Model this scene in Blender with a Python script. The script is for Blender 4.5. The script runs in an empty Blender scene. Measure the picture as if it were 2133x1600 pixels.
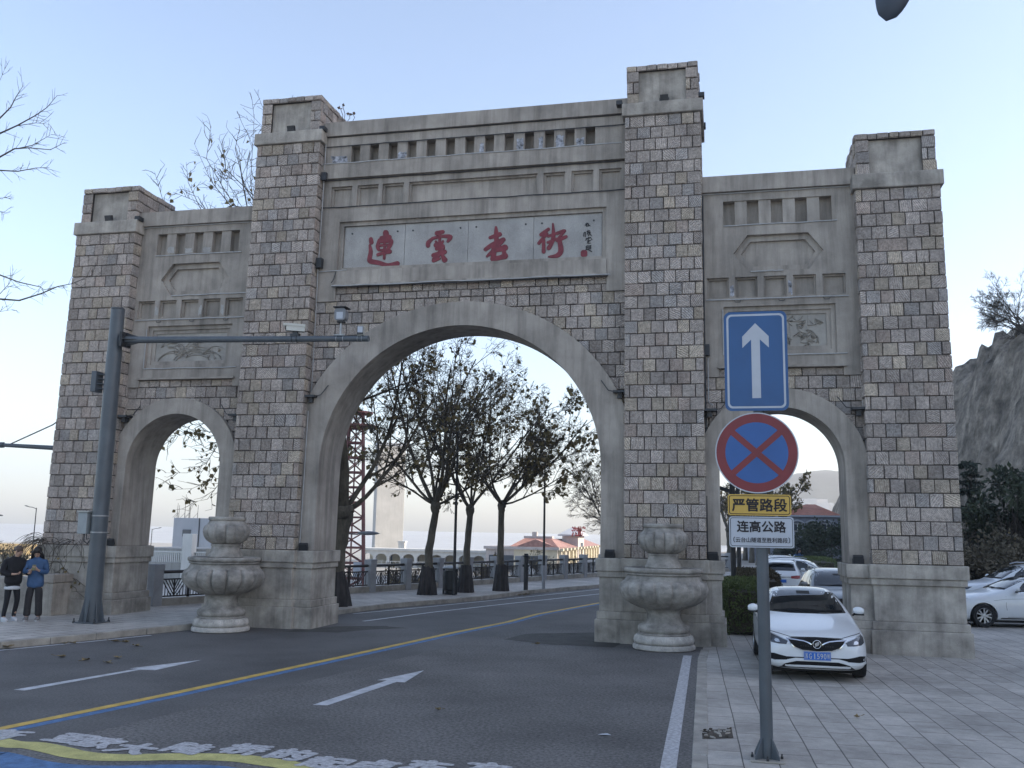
import bpy, bmesh, math, random
from math import sin, cos, pi, radians, sqrt, atan2
from mathutils import Vector, Matrix
from mathutils.bvhtree import BVHTree

random.seed(7)
SC = bpy.context.scene
COL = SC.collection

# ------------------------------------------------------------------ camera
S = 2.3 / 1.6
CY, CP, CR, CF = -0.22318, 0.15668, 0.01818, 1947.5355
CPOS = Vector((4.15 * S, -14.2855 * S, 2.3))
fw = Vector((sin(CY) * cos(CP), cos(CY) * cos(CP), sin(CP)))
rt = Vector((cos(CY), -sin(CY), 0))
up = rt.cross(fw)
RT = rt * cos(CR) + up * sin(CR)
UP = up * cos(CR) - rt * sin(CR)
FW = fw
cd = bpy.data.cameras.new('camera')
cam = bpy.data.objects.new('camera', cd)
COL.objects.link(cam)
cd.sensor_width = 36.0
cd.lens = CF / 2133.0 * 36.0
cd.clip_end = 20000
cd.clip_start = 0.05
M = Matrix((RT, UP, -FW)).transposed().to_4x4()
M.translation = CPOS
cam.matrix_world = M
SC.camera = cam

# ------------------------------------------------------------------ sky, sun, exposure
SUN_EL = radians(24)
SUN_AZ = radians(84)            # clockwise from +Y: behind the hill, to the right
w = bpy.data.worlds.new("World")
SC.world = w
w.use_nodes = True
nt = w.node_tree
bg = nt.nodes['Background']
sky = nt.nodes.new('ShaderNodeTexSky')
sky.sky_type = 'NISHITA'
sky.sun_disc = False
sky.sun_elevation = SUN_EL
sky.sun_rotation = SUN_AZ
sky.air_density = 1.0
sky.dust_density = 1.3
sky.ozone_density = 2.5
hs = nt.nodes.new('ShaderNodeHueSaturation')
hs.inputs['Saturation'].default_value = 0.9
nt.links.new(sky.outputs[0], hs.inputs['Color'])
wb = nt.nodes.new('ShaderNodeMix'); wb.data_type = 'RGBA'; wb.blend_type = 'MULTIPLY'
wb.inputs[0].default_value = 1.0; wb.inputs[7].default_value = (1.06, 1.0, 0.965, 1)
nt.links.new(hs.outputs[0], wb.inputs[6])
nt.links.new(wb.outputs[2], bg.inputs[0])
bg.inputs[1].default_value = 0.12
sd = bpy.data.lights.new('sun', 'SUN')
sd.energy = 3.2
sd.angle = radians(0.5)
sd.color = (1.0, 0.9, 0.74)
so = bpy.data.objects.new('sun', sd)
COL.objects.link(so)
sdir = Vector((sin(SUN_AZ) * cos(SUN_EL), cos(SUN_AZ) * cos(SUN_EL), sin(SUN_EL)))
so.rotation_euler = sdir.to_track_quat('Z', 'Y').to_euler()
so.location = (60, 40, 60)
SC.view_settings.view_transform = 'Standard'
SC.view_settings.look = 'None'
SC.view_settings.gamma = 1
SC.view_settings.exposure = 1.62

# ------------------------------------------------------------------ helpers
def ray(x, y):
    return FW + RT * ((x - 1066.5) / CF) - UP * ((y - 800) / CF)
def G(x, y, z=0.0):                     # the place on the ground seen there
    d = ray(x, y)
    return CPOS + d * ((z - CPOS.z) / d.z)
def W(x, y, Y):                         # the place at that world depth
    d = ray(x, y)
    return CPOS + d * ((Y - CPOS.y) / d.y)

class MB:
    """collects geometry for one mesh object"""
    def __init__(s):
        s.v = []; s.f = []; s.mi = []; s.col = []; s.uv = []; s.has = False
    def add(s, vs, fs, mat=0, col=None, uvs=None):
        b = len(s.v)
        s.v.extend([tuple(p) for p in vs])
        for i, f in enumerate(fs):
            s.f.append([b + k for k in f]); s.mi.append(mat)
            s.col.append(col if col else (1, 1, 1))
            s.uv.append([uvs[k] for k in f] if uvs else None)
        if col or uvs: s.has = True
        return b
    def box(s, x0, x1, y0, y1, z0, z1, mat=0):
        s.add([(x0,y0,z0),(x1,y0,z0),(x1,y1,z0),(x0,y1,z0),(x0,y0,z1),(x1,y0,z1),(x1,y1,z1),(x0,y1,z1)],
              [(0,3,2,1),(4,5,6,7),(0,1,5,4),(1,2,6,5),(2,3,7,6),(3,0,4,7)], mat)
    def obox(s, c, ax, ay, az, hx, hy, hz, mat=0):   # oriented box
        c = Vector(c); ax = Vector(ax).normalized(); ay = Vector(ay).normalized(); az = Vector(az).normalized()
        P = []
        for k in (-1, 1):
            for (i, j) in ((-1,-1),(1,-1),(1,1),(-1,1)):
                P.append(c + ax*hx*i + ay*hy*j + az*hz*k)
        s.add(P, [(0,3,2,1),(4,5,6,7),(0,1,5,4),(1,2,6,5),(2,3,7,6),(3,0,4,7)], mat)
    def bar(s, a, b, wd, ht=None, upv=(0,0,1), mat=0):
        a = Vector(a); b = Vector(b); ht = ht or wd
        d = (b - a); L = d.length
        if L < 1e-6: return
        d /= L; u = Vector(upv)
        if abs(d.dot(u)) > 0.98: u = Vector((1, 0, 0))
        sd_ = d.cross(u).normalized(); u = sd_.cross(d)
        s.obox((a + b) / 2, d, sd_, u, L / 2, wd / 2, ht / 2, mat)
    def prism(s, poly, f0, f1, mat=0, caps=True):    # poly of 2-D points, f0/f1 map to 3-D at each end
        n = len(poly)
        vs = [f0(*p) for p in poly] + [f1(*p) for p in poly]
        fs = [(i, (i+1) % n, n + (i+1) % n, n + i) for i in range(n)]
        if caps: fs += [tuple(range(n))[::-1], tuple(range(n, 2*n))]
        s.add(vs, fs, mat)
    def tube(s, pts, rads, n=8, mat=0, cap=True):
        pts = [Vector(p) for p in pts]
        if not hasattr(rads, '__len__'): rads = [rads] * len(pts)
        vs = []; fs = []; ref = None
        for i, p in enumerate(pts):
            d = (pts[min(i+1, len(pts)-1)] - pts[max(i-1, 0)])
            if d.length < 1e-9: d = Vector((0,0,1))
            d.normalize()
            if ref is None:
                ref = Vector((1,0,0)) if abs(d.x) < 0.8 else Vector((0,1,0))
            ref = (ref - d * ref.dot(d))
            if ref.length < 1e-6: ref = d.orthogonal()
            ref.normalize()
            bn = d.cross(ref)
            for k in range(n):
                a = 2*pi*k/n
                vs.append(p + (ref*cos(a) + bn*sin(a)) * rads[i])
        for i in range(len(pts)-1):
            for k in range(n):
                k2 = (k+1) % n
                fs.append((i*n+k, i*n+k2, (i+1)*n+k2, (i+1)*n+k))
        if cap:
            fs.append(tuple(range(n))[::-1]); fs.append(tuple((len(pts)-1)*n + k for k in range(n)))
        s.add(vs, fs, mat)
    def lathe(s, prof, c=(0,0,0), n=32, mat=0, lobe=None, cap=True):
        vs = []; fs = []
        for (r, z) in prof:
            for k in range(n):
                a = 2*pi*k/n
                rr = r
                if lobe: rr = lobe(r, z, a)
                vs.append((c[0]+rr*cos(a), c[1]+rr*sin(a), c[2]+z))
        for i in range(len(prof)-1):
            for k in range(n):
                k2 = (k+1) % n
                fs.append((i*n+k, i*n+k2, (i+1)*n+k2, (i+1)*n+k))
        if cap: fs.append(tuple(range(n))[::-1]); fs.append(tuple((len(prof)-1)*n+k for k in range(n)))
        s.add(vs, fs, mat)
    def xf(s, fn):
        s.v = [tuple(fn(*p)) for p in s.v]; return s
    def build(s, name, mats, parent=None, smooth=False, bevel=0, local=False, angle=None, sub=0):
        me = bpy.data.meshes.new(name)
        me.from_pydata(s.v, [], s.f)
        if not isinstance(mats, (list, tuple)): mats = [mats]
        for m in mats: me.materials.append(m)
        me.polygons.foreach_set('material_index', s.mi)
        if s.has:
            ca = me.color_attributes.new('tint', 'FLOAT_COLOR', 'CORNER')
            ul = me.uv_layers.new(name='UVMap')
            li = 0
            for p in me.polygons:
                c = s.col[p.index]; u = s.uv[p.index]
                for k in range(p.loop_total):
                    ca.data[p.loop_start+k].color = (c[0], c[1], c[2], 1)
                    if u: ul.data[p.loop_start+k].uv = u[k]
        if smooth:
            me.polygons.foreach_set('use_smooth', [True]*len(me.polygons))
            if angle is not None: me.set_sharp_from_angle(angle=radians(angle))
        me.update()
        o = bpy.data.objects.new(name, me)
        COL.objects.link(o)
        if parent:
            o.parent = parent
            if not local:
                q = parent; L = Vector((0,0,0))
                while q: L += q.location; q = q.parent
                o.location = -L
        if bevel:
            b = o.modifiers.new('bevel', 'BEVEL'); b.width = bevel; b.segments = 2
            b.limit_method = 'ANGLE'; b.angle_limit = radians(40)
        if sub:
            b = o.modifiers.new('subsurf', 'SUBSURF'); b.levels = sub; b.render_levels = sub
        return o

class Each:
    """like MB, but every piece becomes a mesh object of its own"""
    def __init__(s, name, mats, par, fn=None, **kw): s.a = (name, mats, par, fn, kw)
    def __getattr__(s, meth):
        def f(*a, **k):
            name, mats, par, fn, kw = s.a
            m = MB(); getattr(m, meth)(*a, **k)
            if fn: m.xf(fn)
            return m.build(name, mats, par, **kw)
        return f
def tag(o, label=None, cat=None, group=None, kind=None):
    if label: o['label'] = label
    if cat: o['category'] = cat
    if group: o['group'] = group
    if kind: o['kind'] = kind
    return o
def empty(name, loc=(0,0,0), label=None, cat=None, group=None):
    o = bpy.data.objects.new(name, None)
    o.empty_display_size = 0.2
    COL.objects.link(o); o.location = loc
    return tag(o, label, cat, group)
def copy_tree(o, parent=None):
    c = o.copy(); COL.objects.link(c); c.parent = parent
    for ch in list(o.children): copy_tree(ch, c)
    return c
def setloc(o, p, rz=0.0, sc=None):
    o.location = p; o.rotation_euler = (0, 0, rz)
    if sc: o.scale = (sc, sc, sc)
    return o

# ------------------------------------------------------------------ materials
def newmat(name):
    m = bpy.data.materials.new(name); m.use_nodes = True
    return m, m.node_tree, m.node_tree.nodes['Principled BSDF']
def N(nt, t, **kw):
    n = nt.nodes.new(t)
    for k, v in kw.items():
        if k.startswith('i_'): n.inputs[k[2:].replace('_', ' ')].default_value = v
        else: setattr(n, k, v)
    return n
def pmat(name, col, rough=0.7, var=0.12, scale=2.0, bump=0.0, bscale=40.0, metal=0.0, spec=0.4,
         streak=0.0, col2=None, fine=0.0, fscale=120.0, coat=0.0, sxyz=None):
    """painted, plastered or natural surface: base colour broken up by noise at two sizes, stains that run down"""
    m, nt, b = newmat(name)
    tc = N(nt, 'ShaderNodeTexCoord')
    src = tc.outputs['Object']
    if sxyz:
        mp = N(nt, 'ShaderNodeMapping'); mp.inputs['Scale'].default_value = sxyz
        nt.links.new(src, mp.inputs[0]); src = mp.outputs[0]
    n1 = N(nt, 'ShaderNodeTexNoise', i_Scale=scale, i_Detail=6.0, i_Roughness=0.6)
    nt.links.new(src, n1.inputs['Vector'])
    c2 = col2 if col2 else tuple(max(0, c*(1-2.2*var)) for c in col)
    cr = N(nt, 'ShaderNodeValToRGB')
    cr.color_ramp.elements[0].position = 0.3; cr.color_ramp.elements[1].position = 0.68
    cr.color_ramp.elements[0].color = (*c2, 1); cr.color_ramp.elements[1].color = (*[min(1, c*(1+0.6*var)) for c in col], 1)
    nt.links.new(n1.outputs[0], cr.inputs[0])
    out = cr.outputs[0]
    if streak:
        mp = N(nt, 'ShaderNodeMapping'); mp.inputs['Scale'].default_value = (2.2, 2.2, 0.16)
        nt.links.new(tc.outputs['Object'], mp.inputs[0])
        n2 = N(nt, 'ShaderNodeTexNoise', i_Scale=2.2, i_Detail=5.0, i_Roughness=0.65)
        nt.links.new(mp.outputs[0], n2.inputs['Vector'])
        r2 = N(nt, 'ShaderNodeValToRGB')
        r2.color_ramp.elements[0].position = 0.44; r2.color_ramp.elements[1].position = 0.7
        r2.color_ramp.elements[0].color = (1,1,1,1); r2.color_ramp.elements[1].color = (1-streak,1-streak,1-streak,1)
        nt.links.new(n2.outputs[0], r2.inputs[0])
        mx = N(nt, 'ShaderNodeMix', data_type='RGBA', blend_type='MULTIPLY'); mx.inputs[0].default_value = 1
        nt.links.new(out, mx.inputs[6]); nt.links.new(r2.outputs[0], mx.inputs[7]); out = mx.outputs[2]
    if fine:
        n3 = N(nt, 'ShaderNodeTexNoise', i_Scale=fscale, i_Detail=3.0, i_Roughness=0.7)
        nt.links.new(src, n3.inputs['Vector'])
        r3 = N(nt, 'ShaderNodeValToRGB')
        r3.color_ramp.elements[0].position = 0.3; r3.color_ramp.elements[1].position = 0.7
        r3.color_ramp.elements[0].color = (1-fine,)*3+(1,); r3.color_ramp.elements[1].color = (1+fine,)*3+(1,)
        nt.links.new(n3.outputs[0], r3.inputs[0])
        mx = N(nt, 'ShaderNodeMix', data_type='RGBA', blend_type='MULTIPLY'); mx.inputs[0].default_value = 1
        nt.links.new(out, mx.inputs[6]); nt.links.new(r3.outputs[0], mx.inputs[7]); out = mx.outputs[2]
    nt.links.new(out, b.inputs['Base Color'])
    b.inputs['Roughness'].default_value = rough
    b.inputs['Metallic'].default_value = metal
    b.inputs['Specular IOR Level'].default_value = spec
    if coat:
        b.inputs['Coat Weight'].default_value = coat; b.inputs['Coat Roughness'].default_value = 0.06
    if bump:
        n4 = N(nt, 'ShaderNodeTexNoise', i_Scale=bscale, i_Detail=6.0, i_Roughness=0.65)
        nt.links.new(src, n4.inputs['Vector'])
        bp = N(nt, 'ShaderNodeBump'); bp.inputs['Strength'].default_value = 0.6; bp.inputs['Distance'].default_value = bump
        nt.links.new(n4.outputs[0], bp.inputs['Height']); nt.links.new(bp.outputs[0], b.inputs['Normal'])
    return m

def glass_mat(name, col=(0.02, 0.025, 0.03), alpha=1.0):
    m, nt, b = newmat(name)
    b.inputs['Base Color'].default_value = (*col, 1)
    b.inputs['Roughness'].default_value = 0.04
    b.inputs['Specular IOR Level'].default_value = 0.6
    b.inputs['Coat Weight'].default_value = 0.3
    return m

# chiselled masonry: tint comes with every block, tool marks run at the angle of its own UVs
def stone_mat():
    m, nt, b = newmat('chiselled_stone')
    at = N(nt, 'ShaderNodeAttribute', attribute_name='tint')
    uv = N(nt, 'ShaderNodeUVMap', uv_map='UVMap')
    tc = N(nt, 'ShaderNodeTexCoord')
    n1 = N(nt, 'ShaderNodeTexNoise', i_Scale=19.0, i_Detail=7.0, i_Roughness=0.8)
    nt.links.new(tc.outputs['Object'], n1.inputs['Vector'])
    n0 = N(nt, 'ShaderNodeTexNoise', i_Scale=1.3, i_Detail=5.0, i_Roughness=0.7)
    nt.links.new(tc.outputs['Object'], n0.inputs['Vector'])
    wv = N(nt, 'ShaderNodeTexWave', wave_type='BANDS', bands_direction='X', i_Scale=12.0, i_Distortion=4.5, i_Detail=2.0, i_Detail_Scale=2.0)
    nt.links.new(uv.outputs[0], wv.inputs['Vector'])
    r1 = N(nt, 'ShaderNodeValToRGB')
    r1.color_ramp.elements[0].position = 0.32; r1.color_ramp.elements[1].position = 0.68
    r1.color_ramp.elements[0].color = (.56,.55,.54,1); r1.color_ramp.elements[1].color = (1.4,1.4,1.4,1)
    nt.links.new(n1.outputs[0], r1.inputs[0])
    r0 = N(nt, 'ShaderNodeValToRGB')
    r0.color_ramp.elements[0].position = 0.33; r0.color_ramp.elements[1].position = 0.62
    r0.color_ramp.elements[0].color = (.74,.74,.75,1); r0.color_ramp.elements[1].color = (1.08,1.08,1.08,1)
    nt.links.new(n0.outputs[0], r0.inputs[0])
    rw = N(nt, 'ShaderNodeValToRGB')
    rw.color_ramp.elements[0].position = 0.1; rw.color_ramp.elements[1].position = 0.75
    rw.color_ramp.elements[0].color = (.80,.79,.78,1); rw.color_ramp.elements[1].color = (1.06,1.06,1.06,1)
    nt.links.new(wv.outputs[0], rw.inputs[0])
    o = at.outputs['Color']
    for x in (r1.outputs[0], r0.outputs[0], rw.outputs[0]):
        mx = N(nt, 'ShaderNodeMix', data_type='RGBA', blend_type='MULTIPLY'); mx.inputs[0].default_value = 1
        nt.links.new(o, mx.inputs[6]); nt.links.new(x, mx.inputs[7]); o = mx.outputs[2]
    nt.links.new(o, b.inputs['Base Color'])
    b.inputs['Roughness'].default_value = 0.9
    b.inputs['Specular IOR Level'].default_value = 0.2
    ad = N(nt, 'ShaderNodeMath', operation='ADD')
    nt.links.new(wv.outputs[0], ad.inputs[0]); nt.links.new(n1.outputs[0], ad.inputs[1])
    bp = N(nt, 'ShaderNodeBump'); bp.inputs['Strength'].default_value = 0.9; bp.inputs['Distance'].default_value = 0.02
    nt.links.new(ad.outputs[0], bp.inputs['Height']); nt.links.new(bp.outputs[0], b.inputs['Normal'])
    return m
MAT = {}
MAT['stone'] = stone_mat()
MAT['mortar'] = pmat('mortar', (.055,.05,.046), .95, .2, 4, .01, 60)
MAT['stucco'] = pmat('grey_render', (.395,.353,.308), .9, .17, 1.1, .005, 45, streak=.38, fine=.09, fscale=70)
MAT['stucco_dirty'] = pmat('grey_render_worn', (.44,.402,.352), .92, .24, 1.9, .008, 30, streak=.34, fine=.12, fscale=60)
MAT['granite'] = pmat('pale_granite', (.38,.365,.345), .6, .12, 1.6, .0, fine=.32, fscale=95, streak=.10)
MAT['slate'] = pmat('carved_slate', (.36,.335,.30), .7, .14, 3, .003, 60, fine=.1)
MAT['red_paint'] = pmat('faded_red_paint', (.205,.034,.046), .55, .16, 9)
MAT['ink'] = pmat('black_paint', (.018,.016,.02), .6, .1, 9)
MAT['flake'] = pmat('bare_white_plaster', (.42,.43,.47), .9, .45, 9, .004, 40)
MAT['conduit'] = pmat('grey_conduit', (.42,.42,.42), .5, .1, 5)
MAT['dark_metal'] = pmat('dark_metal', (.03,.032,.036), .5, .15, 9, spec=.5)
MAT['blue_steel'] = pmat('blue_grey_paint', (.085,.100,.115), .42, .10, 3, spec=.5, streak=.12, fine=.05)
MAT['asphalt'] = pmat('asphalt', (.14,.134,.128), .82, .17, .5, .02, 60, fine=.62, fscale=24, spec=.35)
MAT['asphalt_smooth'] = pmat('worn_smooth_asphalt', (.112,.108,.105), .74, .2, .4, .012, 70, fine=.4, fscale=30, spec=.4)
MAT['asphalt_patch'] = pmat('asphalt_patch', (.07,.066,.06), .85, .18, 2.2, .02, 90, fine=.5, fscale=60)
MAT['white_line'] = pmat('white_road_paint', (.52,.53,.55), .7, .16, 5, .004, 130, fine=.12, fscale=60)
MAT['worn_white'] = pmat('worn_white_road_paint', (.46,.46,.47), .8, .3, 20, .006, 110, col2=(.24,.235,.235), fine=.2, fscale=50)
MAT['yellow_line'] = pmat('yellow_road_paint', (.56,.38,.085), .7, .14, 5, .004, 130, fine=.12, fscale=60)
MAT['yellow_wave'] = pmat('pale_yellow_road_paint', (.50,.46,.17), .75, .14, 5, .008, 110, fine=.2, fscale=60)
MAT['blue_line'] = pmat('blue_road_paint', (.085,.18,.35), .75, .2, 7, .005, 120, fine=.16, fscale=60)
# ------------------------------------------------------------------ the stone gateway
def sh(x, y, z): return (x, y + 0.0269 * max(0.0, z - 1.78), z)
def tint(r):
    k = r.random(); l = r.uniform(.86, 1.14)
    if k < .17: c = (.290, .258, .198)
    elif k < .25: c = (.186, .197, .208)
    elif k < .34: c = (.165, .152, .142)
    elif k < .62: c = (.272, .252, .240)
    elif k < .68: c = (.250, .205, .180)
    else: c = (.242, .226, .212)
    g_ = (.248, .230, .214)
    return tuple((.55*g_[i]+.45*c[i])*l*(2.15, 2.04, 1.95)[i] for i in range(3))
def stone_field(mb, u0, u1, v0, v1, place, r, rowh=.29, sw=.283, ph=0, keep=None, h=.02, gap=.007):
    nr = max(1, round((v1-v0)/rowh)); rh = (v1-v0)/nr
    off = 0.0
    for j in range(nr):
        a = v0 + j*rh; b = a + rh
        w_ = u1-u0; nfull = max(1, round(w_/sw)); s0 = w_/nfull
        if (j+ph) % 2 == 0: xs = [u0 + s0*i for i in range(nfull+1)]
        else: xs = [u0] + [u0 + s0*(i+.45+r.uniform(-.06,.06)) for i in range(nfull)] + [u1]
        xs = [xs[0]] + [x + r.uniform(-.022,.022) for x in xs[1:-1]] + [xs[-1]]
        i = 0
        while i < len(xs)-1:
            c, d = xs[i], xs[i+1]
            if i < len(xs)-2 and r.random() < .02 and (xs[i+2]-c) < .62: d = xs[i+2]; i += 1
            i += 1
            if d-c < .05: continue
            if keep and not keep(c, d, a, b): continue
            g1, g2, g3, g4 = [gap*r.uniform(.5,1.5) for _ in range(4)]
            if c == u0: g1 = 0
            if d == u1: g3 = 0
            e = [(c+g1, a+g2), (d-g3, a+g2*r.uniform(.6,1.4)), (d-g3*r.uniform(.7,1.3), b-g4), (c+g1, b-g4*r.uniform(.6,1.4))]
            k = .012
            hh = h*r.uniform(.6,1.9)
            t = [(e[0][0]+(k if g1 else 0), e[0][1]+k), (e[1][0]-(k if g3 else 0), e[1][1]+k), (e[2][0]-(k if g3 else 0), e[2][1]-k), (e[3][0]+(k if g1 else 0), e[3][1]-k)]
            vs = [place(p[0], p[1], 0) for p in e] + [place(p[0], p[1], hh*r.uniform(.85,1.15)) for p in t]
            ang = r.choice([pi/4, -pi/4, pi/4+.3, -pi/4-.35, pi/4-.25, -pi/4+.2, 0.1]) ; ou = r.uniform(0, 30)
            wob = r.uniform(.55, 1.25)
            uv = [((p[0]*cos(ang)+p[1]*sin(ang))*wob+ou, -p[0]*sin(ang)+p[1]*cos(ang)+ou) for p in e+t]
            mb.add(vs, [(4,5,6,7),(0,1,5,4),(1,2,6,5),(2,3,7,6),(3,0,4,7)], 0, tint(r), uv)

def recess(mb, poly, y0, steps, mat=0, mat_in=None):
    """convex outline (x,z), counter-clockwise seen from the front, sunk in steps of (inset, depth y)"""
    def inset(P, d):
        out = []; n = len(P)
        for i in range(n):
            p0, p1, p2 = Vector(P[i-1]), Vector(P[i]), Vector(P[(i+1) % n])
            e1 = (p1-p0).normalized(); e2 = (p2-p1).normalized()
            n1 = Vector((-e1.y, e1.x)); n2 = Vector((-e2.y, e2.x))
            bis = (n1+n2); bis /= max(1e-6, bis.dot(n1))
            out.append(tuple(p1 + bis*d))
        return out
    cur = poly; y = y0; n = len(poly)
    for (ins, y1) in steps:
        nxt = inset(cur, ins) if ins else cur
        if ins:
            vs = [(p[0], y, p[1]) for p in cur] + [(p[0], y, p[1]) for p in nxt]
            mb.add(vs, [(i, (i+1) % n, n+(i+1) % n, n+i) for i in range(n)], mat)
            cur = nxt
        vs = [(p[0], y, p[1]) for p in cur] + [(p[0], y1, p[1]) for p in cur]
        mb.add(vs, [(i, (i+1) % n, n+(i+1) % n, n+i) for i in range(n)], mat)
        y = y1
    mb.add([(p[0], y, p[1]) for p in cur], [tuple(range(n))], mat if mat_in is None else mat_in)
def face_with_holes(mb, x0, x1, z0, z1, y, holes, mat=0):
    xs = sorted({x0, x1, *[h[0] for h in holes], *[h[1] for h in holes]})
    zs = sorted({z0, z1, *[h[2] for h in holes], *[h[3] for h in holes]})
    for i in range(len(xs)-1):
        for j in range(len(zs)-1):
            cx, cz = (xs[i]+xs[i+1])/2, (zs[j]+zs[j+1])/2
            if any(h[0] < cx < h[1] and h[2] < cz < h[3] for h in holes): continue
            mb.add([(xs[i],y,zs[j]),(xs[i+1],y,zs[j]),(xs[i+1],y,zs[j+1]),(xs[i],y,zs[j+1])], [(0,1,2,3)], mat)
def rectp(x0, x1, z0, z1): return [(x0,z0),(x1,z0),(x1,z1),(x0,z1)]

gate = empty('memorial_gateway', (0, .8, 0), 'grey stone and render gateway with three arches, four square pillars and red characters', 'gateway')
R_ = random.Random(11)
PX = [(-9.77, 0), (-4.72, 1), (4.72, 1), (9.77, 0)]
ZC = {0: (9.846, 10.183, 11.162), 1: (11.986, 12.297, 13.288)}
HW = .85; PD = 1.78
def floodlight(par, p, wdt=.2, tilt=.35, name='floodlight'):
    mb = MB(); x, y, z = p
    mb.obox((x, y, z+.09), (1,0,0), (0, cos(tilt), sin(tilt)), (0, -sin(tilt), cos(tilt)), wdt/2, .05, .075)
    mb.bar((x-wdt/2-.01, y, z), (x-wdt/2-.01, y, z+.1), .015); mb.bar((x+wdt/2+.01, y, z), (x+wdt/2+.01, y, z+.1), .015)
    mb.box(x-wdt/2-.02, x+wdt/2+.02, y-.02, y+.02, z-.006, z+.008)
    return mb.build(name, MAT['dark_metal'], par, bevel=.006)
pillars = []
for (cx, inner) in PX:
    zc0, zc1, zt = ZC[inner]
    mb = MB(); tp = .02
    mb.box(cx-HW, cx+HW, .004, PD-.004, 1.78, zc0, 1)
    stone_field(mb, cx-HW-.012, cx+HW+.012, 1.785, zc0, lambda u, v, h: (u, .004-h, v), R_, ph=inner)
    stone_field(mb, 0, PD, 1.785, zc0, lambda u, v, h: (cx+HW+h-.004, u, v), R_, ph=1-inner)
    stone_field(mb, -PD, 0, 1.785, zc0, lambda u, v, h: (cx-HW-h+.004, -u, v), R_, ph=1-inner)
    mb.xf(sh)
    p = mb.build('pillar', [MAT['stone'], MAT['mortar']], gate)
    pillars.append(p)
    c = MB(); e = .085
    c.box(cx-HW-e, cx+HW+e, -e, PD+e-.05, zc0, zc1)
    c.xf(sh).build('cornice', MAT['stucco_dirty'], p, bevel=.018)
    # cap block with a sunk plaster panel
    c = MB(); hw = HW-.05; fr = .25; z0 = zc1; z1 = zt
    yb = PD-.08
    c.box(cx-hw, cx+hw, .14, yb, z0, z1-.01, 1)
    c.box(cx-hw, cx-hw+fr-.01, .045, .14, z0, z1-.012, 1); c.box(cx+hw-fr+.01, cx+hw, .045, .14, z0, z1-.012, 1)
    c.box(cx-hw+fr-.008, cx+hw-fr+.008, .047, .138, z1-.14, z1-.014, 1)
    fp = lambda u, v, h: (u, .045-h, v)
    stone_field(c, cx-hw-.01, cx-hw+fr, z0+.003, z1-.15, fp, R_, rowh=.28, sw=.25, ph=0, h=.02)
    stone_field(c, cx+hw-fr, cx+hw+.01, z0+.003, z1-.15, fp, R_, rowh=.28, sw=.25, ph=0, h=.02)
    stone_field(c, cx-hw-.012, cx+hw+.012, z1-.15, z1, fp, R_, rowh=.15, sw=.24, h=.028)
    stone_field(c, .04, yb, z0+.003, z1-.15, lambda u, v, h: (cx+hw+h-.003, u, v), R_, rowh=.28, ph=1)
    stone_field(c, -yb, -.04, z0+.003, z1-.15, lambda u, v, h: (cx-hw-h+.003, -u, v), R_, rowh=.28, ph=1)
    stone_field(c, .02, yb, z1-.15, z1, lambda u, v, h: (cx+hw+h-.003, u, v), R_, rowh=.15, h=.028)
    stone_field(c, -yb, -.02, z1-.15, z1, lambda u, v, h: (cx-hw-h+.003, -u, v), R_, rowh=.15, h=.028)
    c.xf(sh).build('cap', [MAT['stone'], MAT['mortar']], p)
    c = MB(); c.box(cx-hw+fr-.006, cx+hw-fr+.006, .125, .143, z0+.002, z1-.14)
    c.xf(sh).build('cap_panel', MAT['stucco_dirty'], p)
    for (xx, ok) in ((cx+.05, cx < 9),):
        if ok: floodlight(p, sh(xx, -.02, zc1), .19)
    # pedestal: two base courses, die, fascia, cornice
    c = MB()
    for (a, b, o) in ((0, .485, .10), (.485, .65, .065), (.65, 1.37, .015), (1.37, 1.5, .055), (1.5, 1.78, .09)):
        c.box(cx-HW-o, cx+HW+o, -o, PD+o, a-(.06 if a == 0 else 0), b)
    c.build('pedestal', MAT['stucco_dirty'], p, bevel=.016)

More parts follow.
